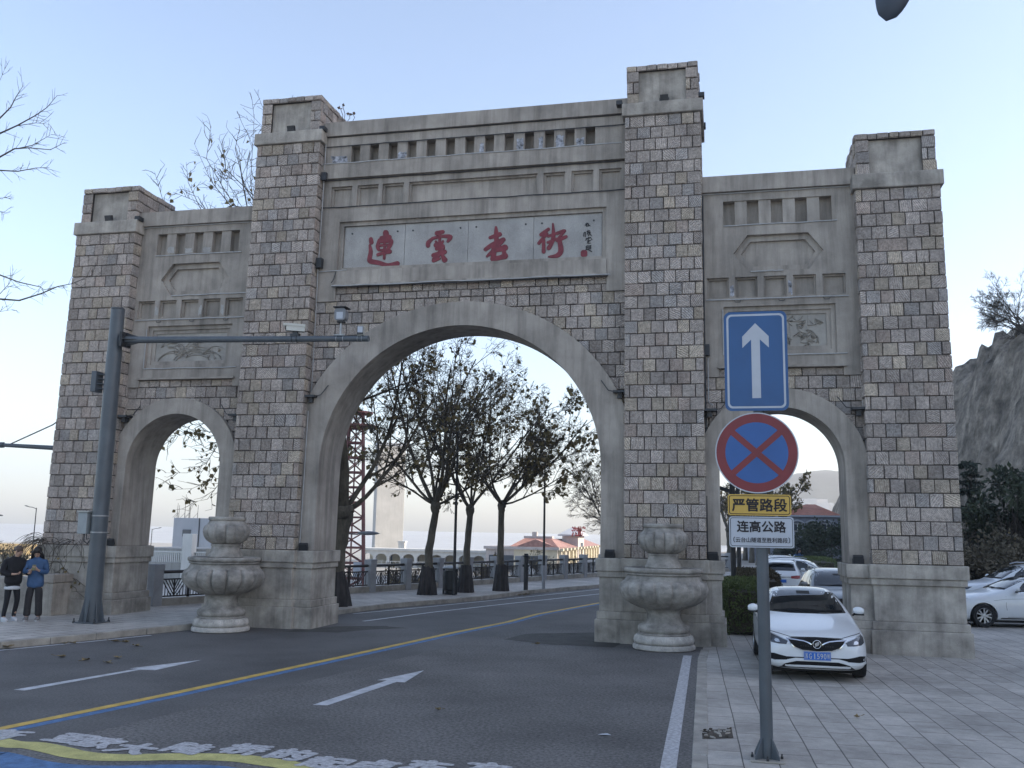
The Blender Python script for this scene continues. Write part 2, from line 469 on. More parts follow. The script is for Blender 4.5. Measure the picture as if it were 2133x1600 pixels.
# arches: x centre, inner radius, springing, outer apex radius, clip to the pillars
ARCH = [(-.07, 3.38, 3.74, 3.96, -3.9, 3.9), (-7.36, 1.30, 3.77, 1.70, -8.95, -5.54), (7.19, 1.30, 3.77, 1.72, 5.54, 8.95)]
YR, YB = .20, 1.5
for ai, (ax, ri, zs, ro, xl, xr) in enumerate(ARCH):
    mb = MB(); n = 64
    inn = []; out = []
    for i in range(n+1):
        a = pi*i/n
        inn.append((ax + ri*cos(a), zs + ri*sin(a)))
        R2 = ro + (.2 if ai == 0 else .04)*cos(a)**2
        out.append((min(xr, max(xl, ax + R2*cos(a))), zs + R2*sin(a)))
    inn = [(ax+ri, 1.78)] + inn + [(ax-ri, 1.78)]
    out = [(xr, 1.78), (xr, zs)] + out[1:-1] + [(xl, zs), (xl, 1.78)]
    m = len(inn)
    vs = [(p[0], YR, p[1]) for p in inn] + [(p[0], YR, p[1]) for p in out] + [(p[0], YB, p[1]) for p in inn] + [(p[0], YB, p[1]) for p in out]
    fs = []
    for i in range(m-1):
        fs += [(i, m+i, m+i+1, i+1), (i, i+1, 2*m+i+1, 2*m+i), (2*m+i, 2*m+i+1, 3*m+i+1, 3*m+i), (m+i, 3*m+i, 3*m+i+1, m+i+1)]
    mb.add(vs, fs)
    o = mb.xf(sh).build('arch_ring', MAT['stucco'], gate, smooth=True, angle=35)
    # jamb pedestals
    for sgn, xo in ((-1, ax-ri), (1, ax+ri)):
        c = MB()
        xp = xl+.02 if sgn < 0 else xr-.02
        for (a, b, of) in ((0, .478, .10), (.478, .643, .06), (.643, 1.363, .012), (1.363, 1.493, .05), (1.493, 1.772, .085)):
            xe = xo - sgn*of
            c.box(min(xp, xe), max(xp, xe), YR-.07-of, YB+.05+of, a-(.06 if a == 0 else 0), b)
        floodlight(o, (xo+sgn*(.22 if ai == 0 else .16), .12, 1.78), .2)
        c.build('jamb_pedestal', MAT['stucco_dirty'], o, bevel=.016)
    # brackets on the shoulders of the arch
    for sgn in (-1, 1):
        c = MB()
        xx = (xr if sgn > 0 else xl) - sgn*(.17 if ai == 0 else .16); zz = 5.3 if ai == 0 else 4.98
        if ai == 0: zz += .12
        c.box(xx-.14, xx+.14, .02, .30, zz, zz+.05); c.box(xx-.05, xx+.05, .12, .28, zz-.12, zz)
        c.tube([(xx-sgn*.1, .1, zz+.03), (xx-sgn*.25, .14, zz+.06), (xx-sgn*.42, .17, zz+.2+.1)], .011, 6)
        c.xf(sh).build('arch_lamp_bracket', MAT['dark_metal'], o)

# ---- centre wall
XW = 3.88
cw = MB()
def band(x0, x1, z0, z1, y, yb=.5, mat=0): cw.box(x0, x1, y, yb, z0, z1, mat)
band(-XW, XW, 12.20, 12.57, .20, 1.52)
band(-XW, XW, 11.95, 12.198, .275, 1.5)
band(-XW, XW, 11.445, 11.948, .56, 1.5)
band(-XW, -3.125, 11.446, 11.947, .30); band(3.11, XW, 11.446, 11.947, .30)
dw, sw_ = .265, (6.235-12*.265)/13
for i in range(12):
    x = -3.125 + sw_ + i*(dw+sw_)
    band(x, x+dw, 11.446, 11.947, .305)
band(-XW, XW, 11.06, 11.443, .235, 1.5)
hs = []
for x in (-3.62, -2.92, -2.25): hs.append((x, x+.565))
hs.append((-1.55, 1.71))
for x in (1.86, 2.54, 3.21): hs.append((x, x+.53))
hol = [(a, b, 10.31, 10.87) for a, b in hs]
face_with_holes(cw, -XW, XW, 10.285, 11.06, .335, hol)
for (a, b) in hs: recess(cw, rectp(a, b, 10.31, 10.87), .335, [(0, .405), (.045, .465)])
cw.box(-XW, XW, .5, 1.5, 8.2, 11.06)
SG = (-3.33, 3.39, 8.62, 9.91)
face_with_holes(cw, -XW, XW, 8.62, 10.283, .30, [SG])
cw.add([(-XW,.30,10.283),(XW,.30,10.283),(XW,.335,10.2831),(-XW,.335,10.2831)], [(0,1,2,3)])
recess(cw, rectp(*SG), .30, [(0, .37), (.10, .445)])
band(-3.33, 3.40, 8.27, 8.618, .262)
band(-3.36, 3.43, 8.225, 8.268, .20)
band(-XW, -3.332, 7.85, 8.618, .298); band(3.402, XW, 7.85, 8.618, .298)
cwo = cw.xf(sh).build('centre_wall', MAT['stucco'], gate)
# peeled patches
fl = Each('peeled_patch', MAT['flake'], cwo, sh); rr = random.Random(5)
def flake(x0, x1, z0, z1, y, n=16, rag=.35):
    cx, cz = (x0+x1)/2, (z0+z1)/2; P = []
    for i in range(n):
        a = 2*pi*i/n; q = 1 - rag*rr.random()
        P.append((cx + (x1-x0)/2*q*max(-.95, min(.95, 1.25*cos(a))), cz + (z1-z0)/2*q*max(-.95, min(.95, 1.25*sin(a)))))
    fl.prism(P, lambda u, v: (u, y, v), lambda u, v: (u, y+.002, v))
flake(-3.72, -3.14, 11.455, 11.72, .294)
for i, (f0, f1, zt) in {2: (0,1,.25), 6: (.45,1,.33), 8: (.2,1,.38), 9: (.4,.9,.36), 10: (.05,1,.38), 11: (.05,1,.26)}.items():
    x = -3.125 + sw_ + i*(dw+sw_); flake(x+f0*dw, x+f1*dw, 11.45, 11.45+zt, .298)

# inscription: four granite slabs, red brush characters, black signature, seal
insc = MB()
gx = [-3.22, -1.62, -.0, 1.63, 3.28]
for i in range(4):
    insc.box(gx[i]+.004, gx[i+1]-.004, .42, .446, 8.645, 9.80)
ins_o = insc.xf(sh).build('inscription_panel', MAT['granite'], gate, bevel=.004)
bo = Each('fixing_bolt', MAT['dark_metal'], ins_o, sh)
for i in range(4):
    for xx in (gx[i]+.2, gx[i+1]-.2): bo.tube([(xx, .405, 9.62), (xx, .43, 9.62)], .022, 10)
def ib(zx, zy):
    p = W(700+zx/3.555, 440+zy/3.555, .62); return (p.x, p.z)
ISC = 7.0/ (2133*.31)  # metres per zoom pixel, about
def capsule(mb, a, ra, b, rb, y0, y1, n=10):
    a = Vector(a); b = Vector(b); d = b-a
    ang = atan2(d.y, d.x) if d.length > 1e-6 else 0
    P = [(b.x+rb*cos(ang-pi/2+pi*i/n), b.y+rb*sin(ang-pi/2+pi*i/n)) for i in range(n+1)]
    P += [(a.x+ra*cos(ang+pi/2+pi*i/n), a.y+ra*sin(ang+pi/2+pi*i/n)) for i in range(n+1)]
    mb.prism(P, lambda u, v: (u, y0, v), lambda u, v: (u, y1, v))
ISCALE = abs(ib(1000, 300)[0]-ib(1100, 300)[0])/100
def strokes(name, L, mat, par, y=.405, thick=.016, k=1.0):
    mb = MB(); q = 0
    for st in L:
        pts = [(ib(a, b), c*ISCALE*.5*k) for a, b, c in st]
        # smooth the brush path
        fine = []
        for i in range(len(pts)-1):
            p0 = pts[max(0, i-1)]; p1 = pts[i]; p2 = pts[i+1]; p3 = pts[min(len(pts)-1, i+2)]
            for s in range(4):
                t = s/4
                def cr(a, b, c, d): return .5*((2*b)+(-a+c)*t+(2*a-5*b+4*c-d)*t*t+(-a+3*b-3*c+d)*t**3)
                fine.append(((cr(p0[0][0],p1[0][0],p2[0][0],p3[0][0]), cr(p0[0][1],p1[0][1],p2[0][1],p3[0][1])), p1[1]+(p2[1]-p1[1])*t))
        fine.append(pts[-1])
        for i in range(len(fine)-1):
            q += 1
            capsule(mb, fine[i][0], fine[i][1], fine[i+1][0], fine[i+1][1], y-.00012*q, y+thick)
    mb.xf(sh).build(name, mat, par)
ch1 = [[(258,206,26),(262,232,30)], [(250,252,14),(258,300,28),(250,350,30),(258,372,34),(320,384,30),(385,402,26),(455,390,34)],
       [(368,160,38),(372,185,40)], [(335,198,24),(395,192,30)], [(322,215,24),(308,260,24),(318,286,22)], [(325,224,24),(400,218,34),(402,250,28),(380,288,20)],
       [(325,256,16),(392,250,16)], [(330,290,14),(385,284,14)], [(312,324,22),(355,308,22),(398,300,30)], [(360,205,16),(360,280,18),(358,352,18)]]
ch2 = [[(748,163,32),(790,154,26)], [(768,170,18),(768,250,20)], [(718,200,18),(685,232,30),(682,256,28)], [(722,200,20),(790,186,20),(845,192,32),(828,224,18)],
       [(740,226,16),(748,236,16)], [(792,224,16),(786,236,16)], [(742,252,34),(790,262,30)], [(745,280,22),(795,274,24)], [(722,328,28),(806,304,30)], [(778,300,34),(735,352,32),(724,368,24)], [(790,330,20),(806,362,36)], [(735,364,26),(770,352,14)]]
ch3 = [[(1184,118,14),(1186,160,28),(1188,215,30)], [(1142,196,22),(1212,172,30)], [(1108,284,26),(1160,248,30),(1238,212,30)], [(1238,218,24),(1172,286,28),(1120,336,16)],
       [(1172,275,34),(1165,350,34)], [(1192,290,26),(1250,272,42)], [(1162,356,32),(1215,346,30),(1252,334,40)], [(1244,300,24),(1250,330,30)]]
ch4 = [[(1572,134,22),(1520,174,26)], [(1560,168,22),(1503,238,22)], [(1538,212,20),(1538,302,24)], [(1606,92,10),(1610,180,26),(1600,232,24),(1576,274,28)],
       [(1572,186,18),(1646,160,16)], [(1570,232,18),(1632,206,16)], [(1640,164,22),(1692,146,20),(1648,198,14)], [(1640,216,26),(1704,190,20)], [(1652,208,26),(1666,290,34),(1640,330,30),(1575,340,10)]]
for c in (ch1, ch2, ch3, ch4): strokes('painted_character', c, MAT['red_paint'], ins_o, k=1.13)
sig = [[(1848,95,6),(1866,90,6)],[(1858,86,5),(1856,112,6)],[(1868,100,6),(1880,108,6)],[(1870,95,4),(1866,112,5)],[(1845,106,4),(1856,100,4)],
       [(1836,160,5),(1834,185,6)],[(1836,160,5),(1848,158,4),(1846,190,6)],[(1858,150,5),(1880,145,5)],[(1866,140,4),(1862,170,6)],[(1870,160,6),(1882,156,6),(1868,182,5)],[(1880,165,4),(1890,182,6)],
       [(1852,205,6),(1886,196,6)],[(1870,192,5),(1868,216,5)],[(1848,216,5),(1856,208,4)],[(1890,204,5),(1896,212,5)],[(1862,222,6),(1884,218,5)],[(1876,222,5),(1862,236,5),(1884,238,5)],
       [(1852,262,5),(1868,256,5)],[(1852,262,4),(1854,282,5)],[(1868,256,4),(1868,280,5)],[(1854,272,4),(1866,270,4)],[(1848,290,5),(1862,284,5),(1892,300,7)],[(1876,258,5),(1888,254,5)],[(1880,258,4),(1878,280,5)],[(1886,262,4),(1886,282,4)]]
for a_, b_ in ((0, 5), (5, 12), (12, 17), (17, len(sig))): strokes('signature_character', sig[a_:b_], MAT['ink'], ins_o, k=1.0)
strokes('red_seal', [[(1832,308,38),(1842,308,38)],[(1832,322,38),(1842,322,38)]], MAT['red_paint'], ins_o)

# stonework round the centre arch
sm = MB()
sm.box(-XW, XW, .363, 1.478, 7.74, 8.224, 1)
def arch_back(mb, ax, ri, zs, xl, xr, ztop, yf, yb):
    # mortar backing behind the stones, cut to the arch
    n = 40; P = []
    r = ri+.12
    pts = [(ax + r*cos(pi*i/n), zs + r*sin(pi*i/n)) for i in range(n+1)]
    for i in range(n):
        a, b = pts[i], pts[i+1]
        mb.add([(a[0],yf,a[1]),(a[0],yf,ztop),(b[0],yf,ztop),(b[0],yf,b[1])], [(0,1,2,3)], 1)
        mb.add([(a[0],yb,a[1]),(a[0],yb,ztop),(b[0],yb,ztop),(b[0],yb,b[1])], [(3,2,1,0)], 1)
    for (a, b) in ((pts[0][0], xr), (xl, pts[-1][0])):
        mb.add([(a,yf,zs),(b,yf,zs),(b,yf,ztop),(a,yf,ztop)], [(0,1,2,3)], 1)
        mb.add([(a,yb,zs),(b,yb,zs),(b,yb,ztop),(a,yb,ztop)], [(3,2,1,0)], 1)
ax, ri, zs, ro = ARCH[0][:4]
arch_back(sm, ax, ri, zs, -XW, XW, 7.745, .361, 1.48)
def kp(ax, ri, zs):
    def k(c, d, a, b):
        px = min(max(ax, c), d)
        far = max(abs(c-ax), abs(d-ax)); hi = b-zs
        near = min(abs(c-ax), abs(d-ax)) if not (c < ax < d) else 0
        return sqrt(near**2 + max(0, a-zs)**2) > ri+.1
    return k
fp = lambda u, v, h: (u, .36-h, v)
stone_field(sm, -3.33, 3.40, 7.85, 8.222, fp, R_, rowh=.186, ph=1)
stone_field(sm, -XW, XW, 4.66, 7.85, fp, R_, keep=kp(ax, ri, zs), ph=0)
sm.xf(sh).build('spandrel_stonework', [MAT['stone'], MAT['mortar']], gate)

# ---- side walls with lattice slots, lozenge, squares, carved slate
def blade(mb, pts, w0, y=0.0, hgt=.026, tip=True):
    n = len(pts); vs = []
    for i, p in enumerate(pts):
        a = Vector(pts[max(0, i-1)]); b = Vector(pts[min(n-1, i+1)]); d = (b-a).normalized(); nn = Vector((-d.y, d.x))
        t = i/(n-1); w_ = w0*(.35+.65*sin(pi*min(1, t*1.1)))*(1-t**4 if tip else 1)+.001
        p = Vector(p)
        l = p+nn*w_; r = p-nn*w_
        vs += [(l.x, y, l.y), (p.x, y-hgt, p.y), (r.x, y, r.y)]
    fs = []
    for i in range(n-1):
        k = 3*i
        fs += [(k, k+3, k+4, k+1), (k+1, k+4, k+5, k+2)]
    mb.add(vs, fs)
def arc(p, ang, L, bend, n=10):
    P = [p]; a = ang
    for i in range(n):
        q = P[-1]; P.append((q[0]+L/n*cos(a), q[1]+L/n*sin(a))); a += bend/n
    return P
for side, (ax, ri, zs, ro, xl, xr) in ((-1, ARCH[1]), (1, ARCH[2])):
    xm = 7.25*side; a0, a1 = (-8.93, -5.56) if side < 0 else (5.56, 8.93)
    sw = MB()
    def sb(x0, x1, z0, z1, y, yb=.6): sw.box(x0, x1, y, yb, z0, z1)
    sb(a0, a1, 10.07, 10.45, .20, 1.52)
    sw.box(a0, a1, .5, 1.5, 5.77, 10.07)
    D = (xm-1.18, xm+1.18, 9.28, 9.86)
    H = (xm-.97, xm+.97, 8.18, 9.03)
    SQ = [(xm-1.57+.625*i, xm-1.57+.625*i+.485, 7.57, 8.05) for i in range(5)]
    RL = (xm-1.21, xm+1.18, 6.26, 7.37)
    face_with_holes(sw, a0, a1, 5.98, 10.07, .30, [D, H, RL] + SQ)
    recess(sw, rectp(*D), .30, [(0, .495)])
    dw2 = .27; s2 = (2.36-4*dw2)/5
    for i in range(4):
        x = D[0] + s2 + i*(dw2+s2); sb(x, x+dw2, 9.281, 9.858, .33, .494)
    hx, hz = .66, .425; zc = 8.605
    hp = [(xm-.97, zc), (xm-hx, zc-hz), (xm+hx, zc-hz), (xm+.97, zc), (xm+hx, zc+hz), (xm-hx, zc+hz)]
    for (c0, c1, c2) in (((H[0],H[2]), hp[1], hp[0]), (hp[2], (H[1],H[2]), hp[3]), (hp[3], (H[1],H[3]), hp[4]), (hp[5], (H[0],H[3]), hp[0])):
        sw.add([(c0[0],.30,c0[1]),(c1[0],.30,c1[1]),(c2[0],.30,c2[1])], [(0,1,2)])
    recess(sw, hp, .30, [(0, .40), (.13, .465)])
    for q in SQ: recess(sw, rectp(*q), .30, [(0, .375), (.04, .435)])
    recess(sw, rectp(*RL), .30, [(0, .37), (.10, .41), (.09, .455)])
    sb(xm-1.36, xm+1.36, 5.955, 6.0, .215, .36)
    sb(a0, xm-1.33, 5.77, 5.979, .299); sb(xm+1.30, a1, 5.77, 5.979, .299)
    so_ = sw.xf(sh).build('side_wall', MAT['stucco'], gate)
    fl = Each('peeled_patch', MAT['flake'] if side > 0 else MAT['granite'], so_, sh)
    for i in ((0, 2) if side > 0 else (0, 2, 3)):
        x = SQ[i][1]; 
        if x+.14 < a1: flake(x+.01, x+.13, 7.58, 7.58+rr.uniform(.15,.4), .296, rag=.5)
    if side < 0:
        for i in (0, 1, 2):
            x = D[0] + s2 + i*(dw2+s2); flake(x, x+dw2, 9.29, 9.29+rr.uniform(.15,.3), .325, rag=.4)
    # carved slate
    cv = MB(); x0, x1, z0, z1 = RL[0]+.20, RL[1]-.20, RL[2]+.20, RL[3]-.20
    y = .438
    cv.box(x0-.035, x1+.035, y, .4545, z0-.035, z1+.035)
    for (b0, b1, b2, b3) in ((x0-.035, x1+.035, z1, z1+.034), (x0-.035, x1+.035, z0-.034, z0), (x0-.034, x0, z0, z1), (x1, x1+.034, z0, z1)):
        cv.box(b0, b1, y-.012, y-.0002, b2, b3)
    rg = random.Random(21+side)
    if side < 0:      # orchids, long arching leaves
        for k in range(24):
            a = rg.uniform(.35, pi-.35); bx = xm-.15+rg.uniform(-.1,.1) if k % 3 else xm+.35
            bend = (-1.9 if a < pi/2 else 1.9)*rg.uniform(.5,1.1)
            blade(cv, arc((bx, z0+.12+rg.uniform(-.05,.1)), a, rg.uniform(.55,1.0), bend), rg.uniform(.014,.026), y-.0003)
        for k in range(9):
            c = (rg.uniform(x0+.2, x1-.2), rg.uniform(z0+.05, z1-.15))
            for j in range(4): blade(cv, arc(c, rg.uniform(0, 6.28), .085, .5, 5), .018, y-.0006, .03)
    else:             # bamboo sprays with birds
        for k in range(24):
            c = (rg.uniform(x0+.1, x1-.12), z0+(z1-z0)*rg.uniform(.05,.62))
            if k < 5: c = (xm+.15+.2*k-.2, z0+(z1-z0)*rg.uniform(.55,.85))
            a = rg.uniform(-2.5, 0)
            for j in range(6): blade(cv, arc(c, a+rg.uniform(-1.2,1.2), rg.uniform(.11,.21), rg.uniform(-.4,.4), 5), .016, y-.0003, .03)
        for k in range(4): blade(cv, arc((xm-.5+.35*k, z0), rg.uniform(.9,1.7), .8, rg.uniform(-.6,.6)), .012, y-.0002, .012, False)
        for c in ((xm+.38, z1-.14), (xm+.74, z1-.24)):
            for a in (2.6, .5, 3.4): blade(cv, arc(c, a, .16, .6 if a < 1 else -.6, 6), .022, y-.0007, .024)
    cv.xf(sh).build('carved_slate', MAT['slate'], so_, smooth=True, angle=30)
    # stones round the side arch
    st = MB()
    arch_back(st, ax, ri, zs, a0, a1, 5.772, .361, 1.48)
    st.box(xm-1.33, xm+1.3, .362, .5, 5.77, 5.954, 1)
    stone_field(st, xm-1.33, xm+1.30, 5.77, 5.954, fp, R_, rowh=.18)
    stone_field(st, a0, a1, 4.06, 5.77, fp, R_, keep=kp(ax, ri, zs), ph=side)
    st.xf(sh).build('spandrel_stonework', [MAT['stone'], MAT['mortar']], gate)
    # conduits
    cc = Each('conduit', MAT['conduit'], so_, sh); dk = Each('cable', MAT['dark_metal'], so_, sh)
    for z, yy, e0, e1 in ((10.045, .275, a0+.03, a1-.03), (9.265, .285, D[0], D[1]+.1), (7.53, .27, a0+.1, a1-.22 if side > 0 else a1-.1), (6.245, .28, RL[0], RL[1]+.2), (8.165, .285, xm-.6, a1-.02 if side < 0 else xm+.1)):
        n = 9; P = [(e0+(e1-e0)*i/n, yy+rg.uniform(-.004,.004), z+rg.uniform(-.008,.008)) for i in range(n+1)]
        cc.tube(P, .014, 6)
    cc.tube([(RL[0]-.02, .285, 6.26), (RL[0]-.02, .285, 7.3)], .012, 6)
    for i in range(3):
        xx = xm-.9+i*.95; dk.tube([(xx-.07,.26,7.50),(xx-.05,.25,7.46),(xx+.05,.25,7.46),(xx+.07,.26,7.5)], .008, 5)
    if side > 0:
        cc.tube([(a0+.12,.27,6.2),(a0+.12,.27,5.2),(a0+.22,.2,5.12)], .012, 6)
        dk.tube([(a0+.05,.24,10.0),(a0+.05,.24,7.0),(a0+.06,.24,4.9),(a0+.05,.2,1.8)], .02, 6)
        Each('junction_box', MAT['dark_metal'], dk.a[2], sh).box(a0+.02,a0+.16,.18,.3,6.25,6.5)
cc = Each('conduit', MAT['conduit'], cwo, sh); dk = Each('cable', MAT['dark_metal'], cwo, sh); rg = random.Random(3)
for z, yy, e0, e1 in ((11.455, .225, -3.85, 3.75), (10.295, .27, -3.85, 3.85), (8.215, .19, -3.4, 3.5), (12.19, .26, -3.8, 3.8)):
    n = 16; P = [(e0+(e1-e0)*i/n, yy+rg.uniform(-.004,.004), z+rg.uniform(-.009,.009)) for i in range(n+1)]
    (dk if z in (12.19, 10.295) else cc).tube(P, .014, 6)
for z, yy, e0, e1 in ((11.04, .30, -3.85, 3.85), (11.935, .255, -3.85, 3.85), (8.195, .21, -3.4, 3.45)):
    P = [(e0+(e1-e0)*i/24, yy, z-.012*abs(sin(i*1.3))+rg.uniform(-.008,.008)) for i in range(25)]; dk.tube(P, .011, 5)
cc.tube([(-3.80,.22,12.1),(-3.80,.25,11.2),(-3.81,.25,8.6),(-3.8,.26,7.7),(-3.8,.30,5.9),(-3.81,.30,5.55)], .013, 6)
cc.tube([(-3.80,.19,5.1),(-3.80,.19,1.8)], .013, 6)
cc.tube([(-3.78,.27,8.62),(-3.3,.27,8.63),(-3.05,.25,8.63)], .012, 6)
dk.tube([(-3.33,.27,8.62),(-3.36,.22,8.4),(-3.42,.22,8.3)], .01, 5)
Each('junction_box', MAT['dark_metal'], dk.a[2], sh).box(-3.83,-3.69,.14,.28,8.7,8.95); Each('junction_box', MAT['dark_metal'], dk.a[2], sh).box(-3.83,-3.70,.12,.22,11.0,11.2)
for (x, y, z) in ((-3.95+.14, -.02, 12.28), (3.72, -.02, 12.3), (5.62, .1, 12.4), (5.63, .9, 12.0), (-8.86, -.02, 10.17)):
    fm = MB(); fm.box(x-.07, x+.07, y-.04, y+.16, z, z+.1)
    fm.xf(sh).build('cornice_lamp', MAT['dark_metal'], cwo)
# ------------------------------------------------------------------ ground, road, pavements
from mathutils import noise as mnoise
def sheet(name, poly, z, mat, parent=None, thick=0, kind='structure', bevel=0):
    mb = MB(); area = sum(poly[i-1][0]*poly[i][1]-poly[i][0]*poly[i-1][1] for i in range(len(poly)))
    if area < 0: poly = poly[::-1]
    if thick: mb.prism([(p[0], p[1]) for p in poly], lambda u, v: (u, v, z-thick), lambda u, v: (u, v, z))
    else: mb.add([(p[0], p[1], z) for p in poly], [tuple(range(len(poly)))])
    o = mb.build(name, mat, parent, bevel=bevel)
    if kind and not parent: o['kind'] = kind
    return o
def strip_poly(line, a, b):
    """band between offsets a and b to the right of a line on the ground"""
    L = []; R2 = []
    for i, p in enumerate(line):
        q0 = Vector(line[max(0, i-1)]); q1 = Vector(line[min(len(line)-1, i+1)])
        d = (q1-q0).normalized(); n = Vector((d.y, -d.x)); p = Vector(p)
        L.append(tuple(p+n*a)); R2.append(tuple(p+n*b))
    return L + R2[::-1]
def strip(mb, line, a, b, z, mat=0):
    P = strip_poly(line, a, b); n = len(line)
    vs = [(p[0], p[1], z) for p in P]
    mb.add(vs, [(2*n-1-i, 2*n-2-i, i+1, i) for i in range(n-1)], mat)
def g2(x, y, z=0.0):
    p = G(x, y, z); return (p.x, p.y)

def tile_mat(name, ang, bw, rh, c1, c2, mort, bumpd=.006, msize=.012, dirt=.25, off=.5):
    m, nt, b = newmat(name)
    tc = N(nt, 'ShaderNodeTexCoord'); mp = N(nt, 'ShaderNodeMapping'); mp.inputs['Rotation'].default_value = (0, 0, ang)
    nt.links.new(tc.outputs['Object'], mp.inputs[0])
    nd = N(nt, 'ShaderNodeTexNoise', i_Scale=.8, i_Detail=2.0)
    nt.links.new(tc.outputs['Object'], nd.inputs['Vector'])
    mxv = N(nt, 'ShaderNodeMix', data_type='RGBA', blend_type='LINEAR_LIGHT'); mxv.inputs[0].default_value = .012
    nt.links.new(mp.outputs[0], mxv.inputs[6]); nt.links.new(nd.outputs['Color'], mxv.inputs[7])
    br = N(nt, 'ShaderNodeTexBrick', offset=off, squash=1.0)
    br.inputs['Scale'].default_value = 1.0; br.inputs['Brick Width'].default_value = bw; br.inputs['Row Height'].default_value = rh
    br.inputs['Mortar Size'].default_value = msize; br.inputs['Mortar Smooth'].default_value = .3; br.inputs['Bias'].default_value = -.1
    br.inputs['Color1'].default_value = (*c1, 1); br.inputs['Color2'].default_value = (*c2, 1); br.inputs['Mortar'].default_value = (*mort, 1)
    nt.links.new(mxv.outputs[2], br.inputs['Vector'])
    o = br.outputs[0]
    for (sc, lo, hi, amt) in ((.7, .35, .66, dirt), (6.0, .3, .7, dirt*.7), (70.0, .3, .7, .16)):
        n1 = N(nt, 'ShaderNodeTexNoise', i_Scale=sc, i_Detail=5.0, i_Roughness=.65)
        nt.links.new(tc.outputs['Object'], n1.inputs['Vector'])
        r = N(nt, 'ShaderNodeValToRGB'); r.color_ramp.elements[0].position = lo; r.color_ramp.elements[1].position = hi
        r.color_ramp.elements[0].color = (1-amt,)*3+(1,); r.color_ramp.elements[1].color = (1+amt*.5,)*3+(1,)
        nt.links.new(n1.outputs[0], r.inputs[0])
        mx = N(nt, 'ShaderNodeMix', data_type='RGBA', blend_type='MULTIPLY'); mx.inputs[0].default_value = 1
        nt.links.new(o, mx.inputs[6]); nt.links.new(r.outputs[0], mx.inputs[7]); o = mx.outputs[2]
    nt.links.new(o, b.inputs['Base Color']); b.inputs['Roughness'].default_value = .72; b.inputs['Specular IOR Level'].default_value = .35
    inv = N(nt, 'ShaderNodeMath', operation='SUBTRACT'); inv.inputs[0].default_value = 1
    nt.links.new(br.outputs['Fac'], inv.inputs[1])
    bp = N(nt, 'ShaderNodeBump'); bp.inputs['Strength'].default_value = .8; bp.inputs['Distance'].default_value = bumpd
    nt.links.new(inv.outputs[0], bp.inputs['Height']); nt.links.new(bp.outputs[0], b.inputs['Normal'])
    return m
MAT['plaza'] = tile_mat('plaza_paving', pi/2-.035, .66, .36, (.48,.449,.405), (.38,.354,.318), (.14,.13,.118), msize=.008, dirt=.26)
MAT['pave'] = tile_mat('pavement_slabs', pi/2+.32, .6, .4, (.50,.465,.42), (.40,.372,.335), (.14,.13,.115), dirt=.22)
MAT['kerb'] = pmat('kerb_stone', (.36,.335,.295), .85, .18, 3, .004, 60, fine=.12)
MAT['soil'] = pmat('soil', (.09,.075,.06), .95, .3, 2, .02, 30)
MAT['sea'] = pmat('sea', (.42,.42,.42), .45, .1, .02, .05, .6, spec=.5)
MAT['rock'] = pmat('cliff_rock', (.25,.215,.175), .95, .34, .5, .3, 3.2, fine=.5, fscale=1.9)
MAT['earth'] = pmat('dry_ground', (.30,.28,.25), .95, .2, .1, .02, 4)  # made pale so sunlit ground behind the view bounces fill onto the gate

KL = [(-13.2, -24.0), g2(0,1352), g2(200,1333), g2(400,1312), g2(699,1281), g2(800,1268), g2(1000,1251), g2(1104,1237), g2(1253,1224), (4.6, 30.0), (10.5, 42.0), (19.0, 56.0), (30, 72), (46, 92)]
KR = [(6.1, -24.0), (5.62,-10.5), g2(1474,1375), (5.62, 0.0), (5.95, 6.0), (7.4, 14.0), (11.0, 24.0), (17.0, 36.0), (25, 50), (36, 66), (52, 88)]
gr = sheet('ground', [(-26,-60),(60,-60),(120,60),(90,140),(10,140),(-6,64),(-4.4,34),(-8.0,14),(-11.5,0),(-26,-14)], -.03, MAT['earth'], thick=7)
sea = sheet('sea', [(-7000,-7000),(7000,-7000),(7000,7000),(-7000,7000)], -7.0, MAT['sea'])
quay = sheet('quay', [(-160,8),(-12,8),(-4.4,34),(-6,64),(10,139),(10,200),(-160,200)], -2.2, pmat('quay_concrete', (.34,.33,.31), .9, .1, .2), thick=4)
road = sheet('road', KL + KR[::-1], 0.0, MAT['asphalt'])
# worn seams and repairs at the foot of the arch
pm = Each('asphalt_patch', MAT['asphalt_patch'], road)
def blob(px, z, mb, r, rag=.12, n=None):
    pts = [g2(*p) for p in px]; out = []
    for i in range(len(pts)):
        a = Vector(pts[i]); b = Vector(pts[(i+1) % len(pts)])
        for t in (0, .25, .5, .75):
            q = a.lerp(b, t); out.append((q.x+r.uniform(-rag, rag), q.y+r.uniform(-rag, rag)))
    area = sum(out[i-1][0]*out[i][1]-out[i][0]*out[i-1][1] for i in range(len(out)))
    if area < 0: out = out[::-1]
    mb.add([(p[0], p[1], z) for p in out], [tuple(range(len(out)))])
rb = random.Random(4)
blob([(590,1316),(700,1318),(790,1311),(850,1309),(800,1304),(700,1305),(620,1312)], .004, pm, rb, .05)
blob([(1050,1332),(1100,1320),(1240,1318),(1246,1338),(1295,1341),(1280,1349),(1150,1343)], .004, pm, rb, .04)
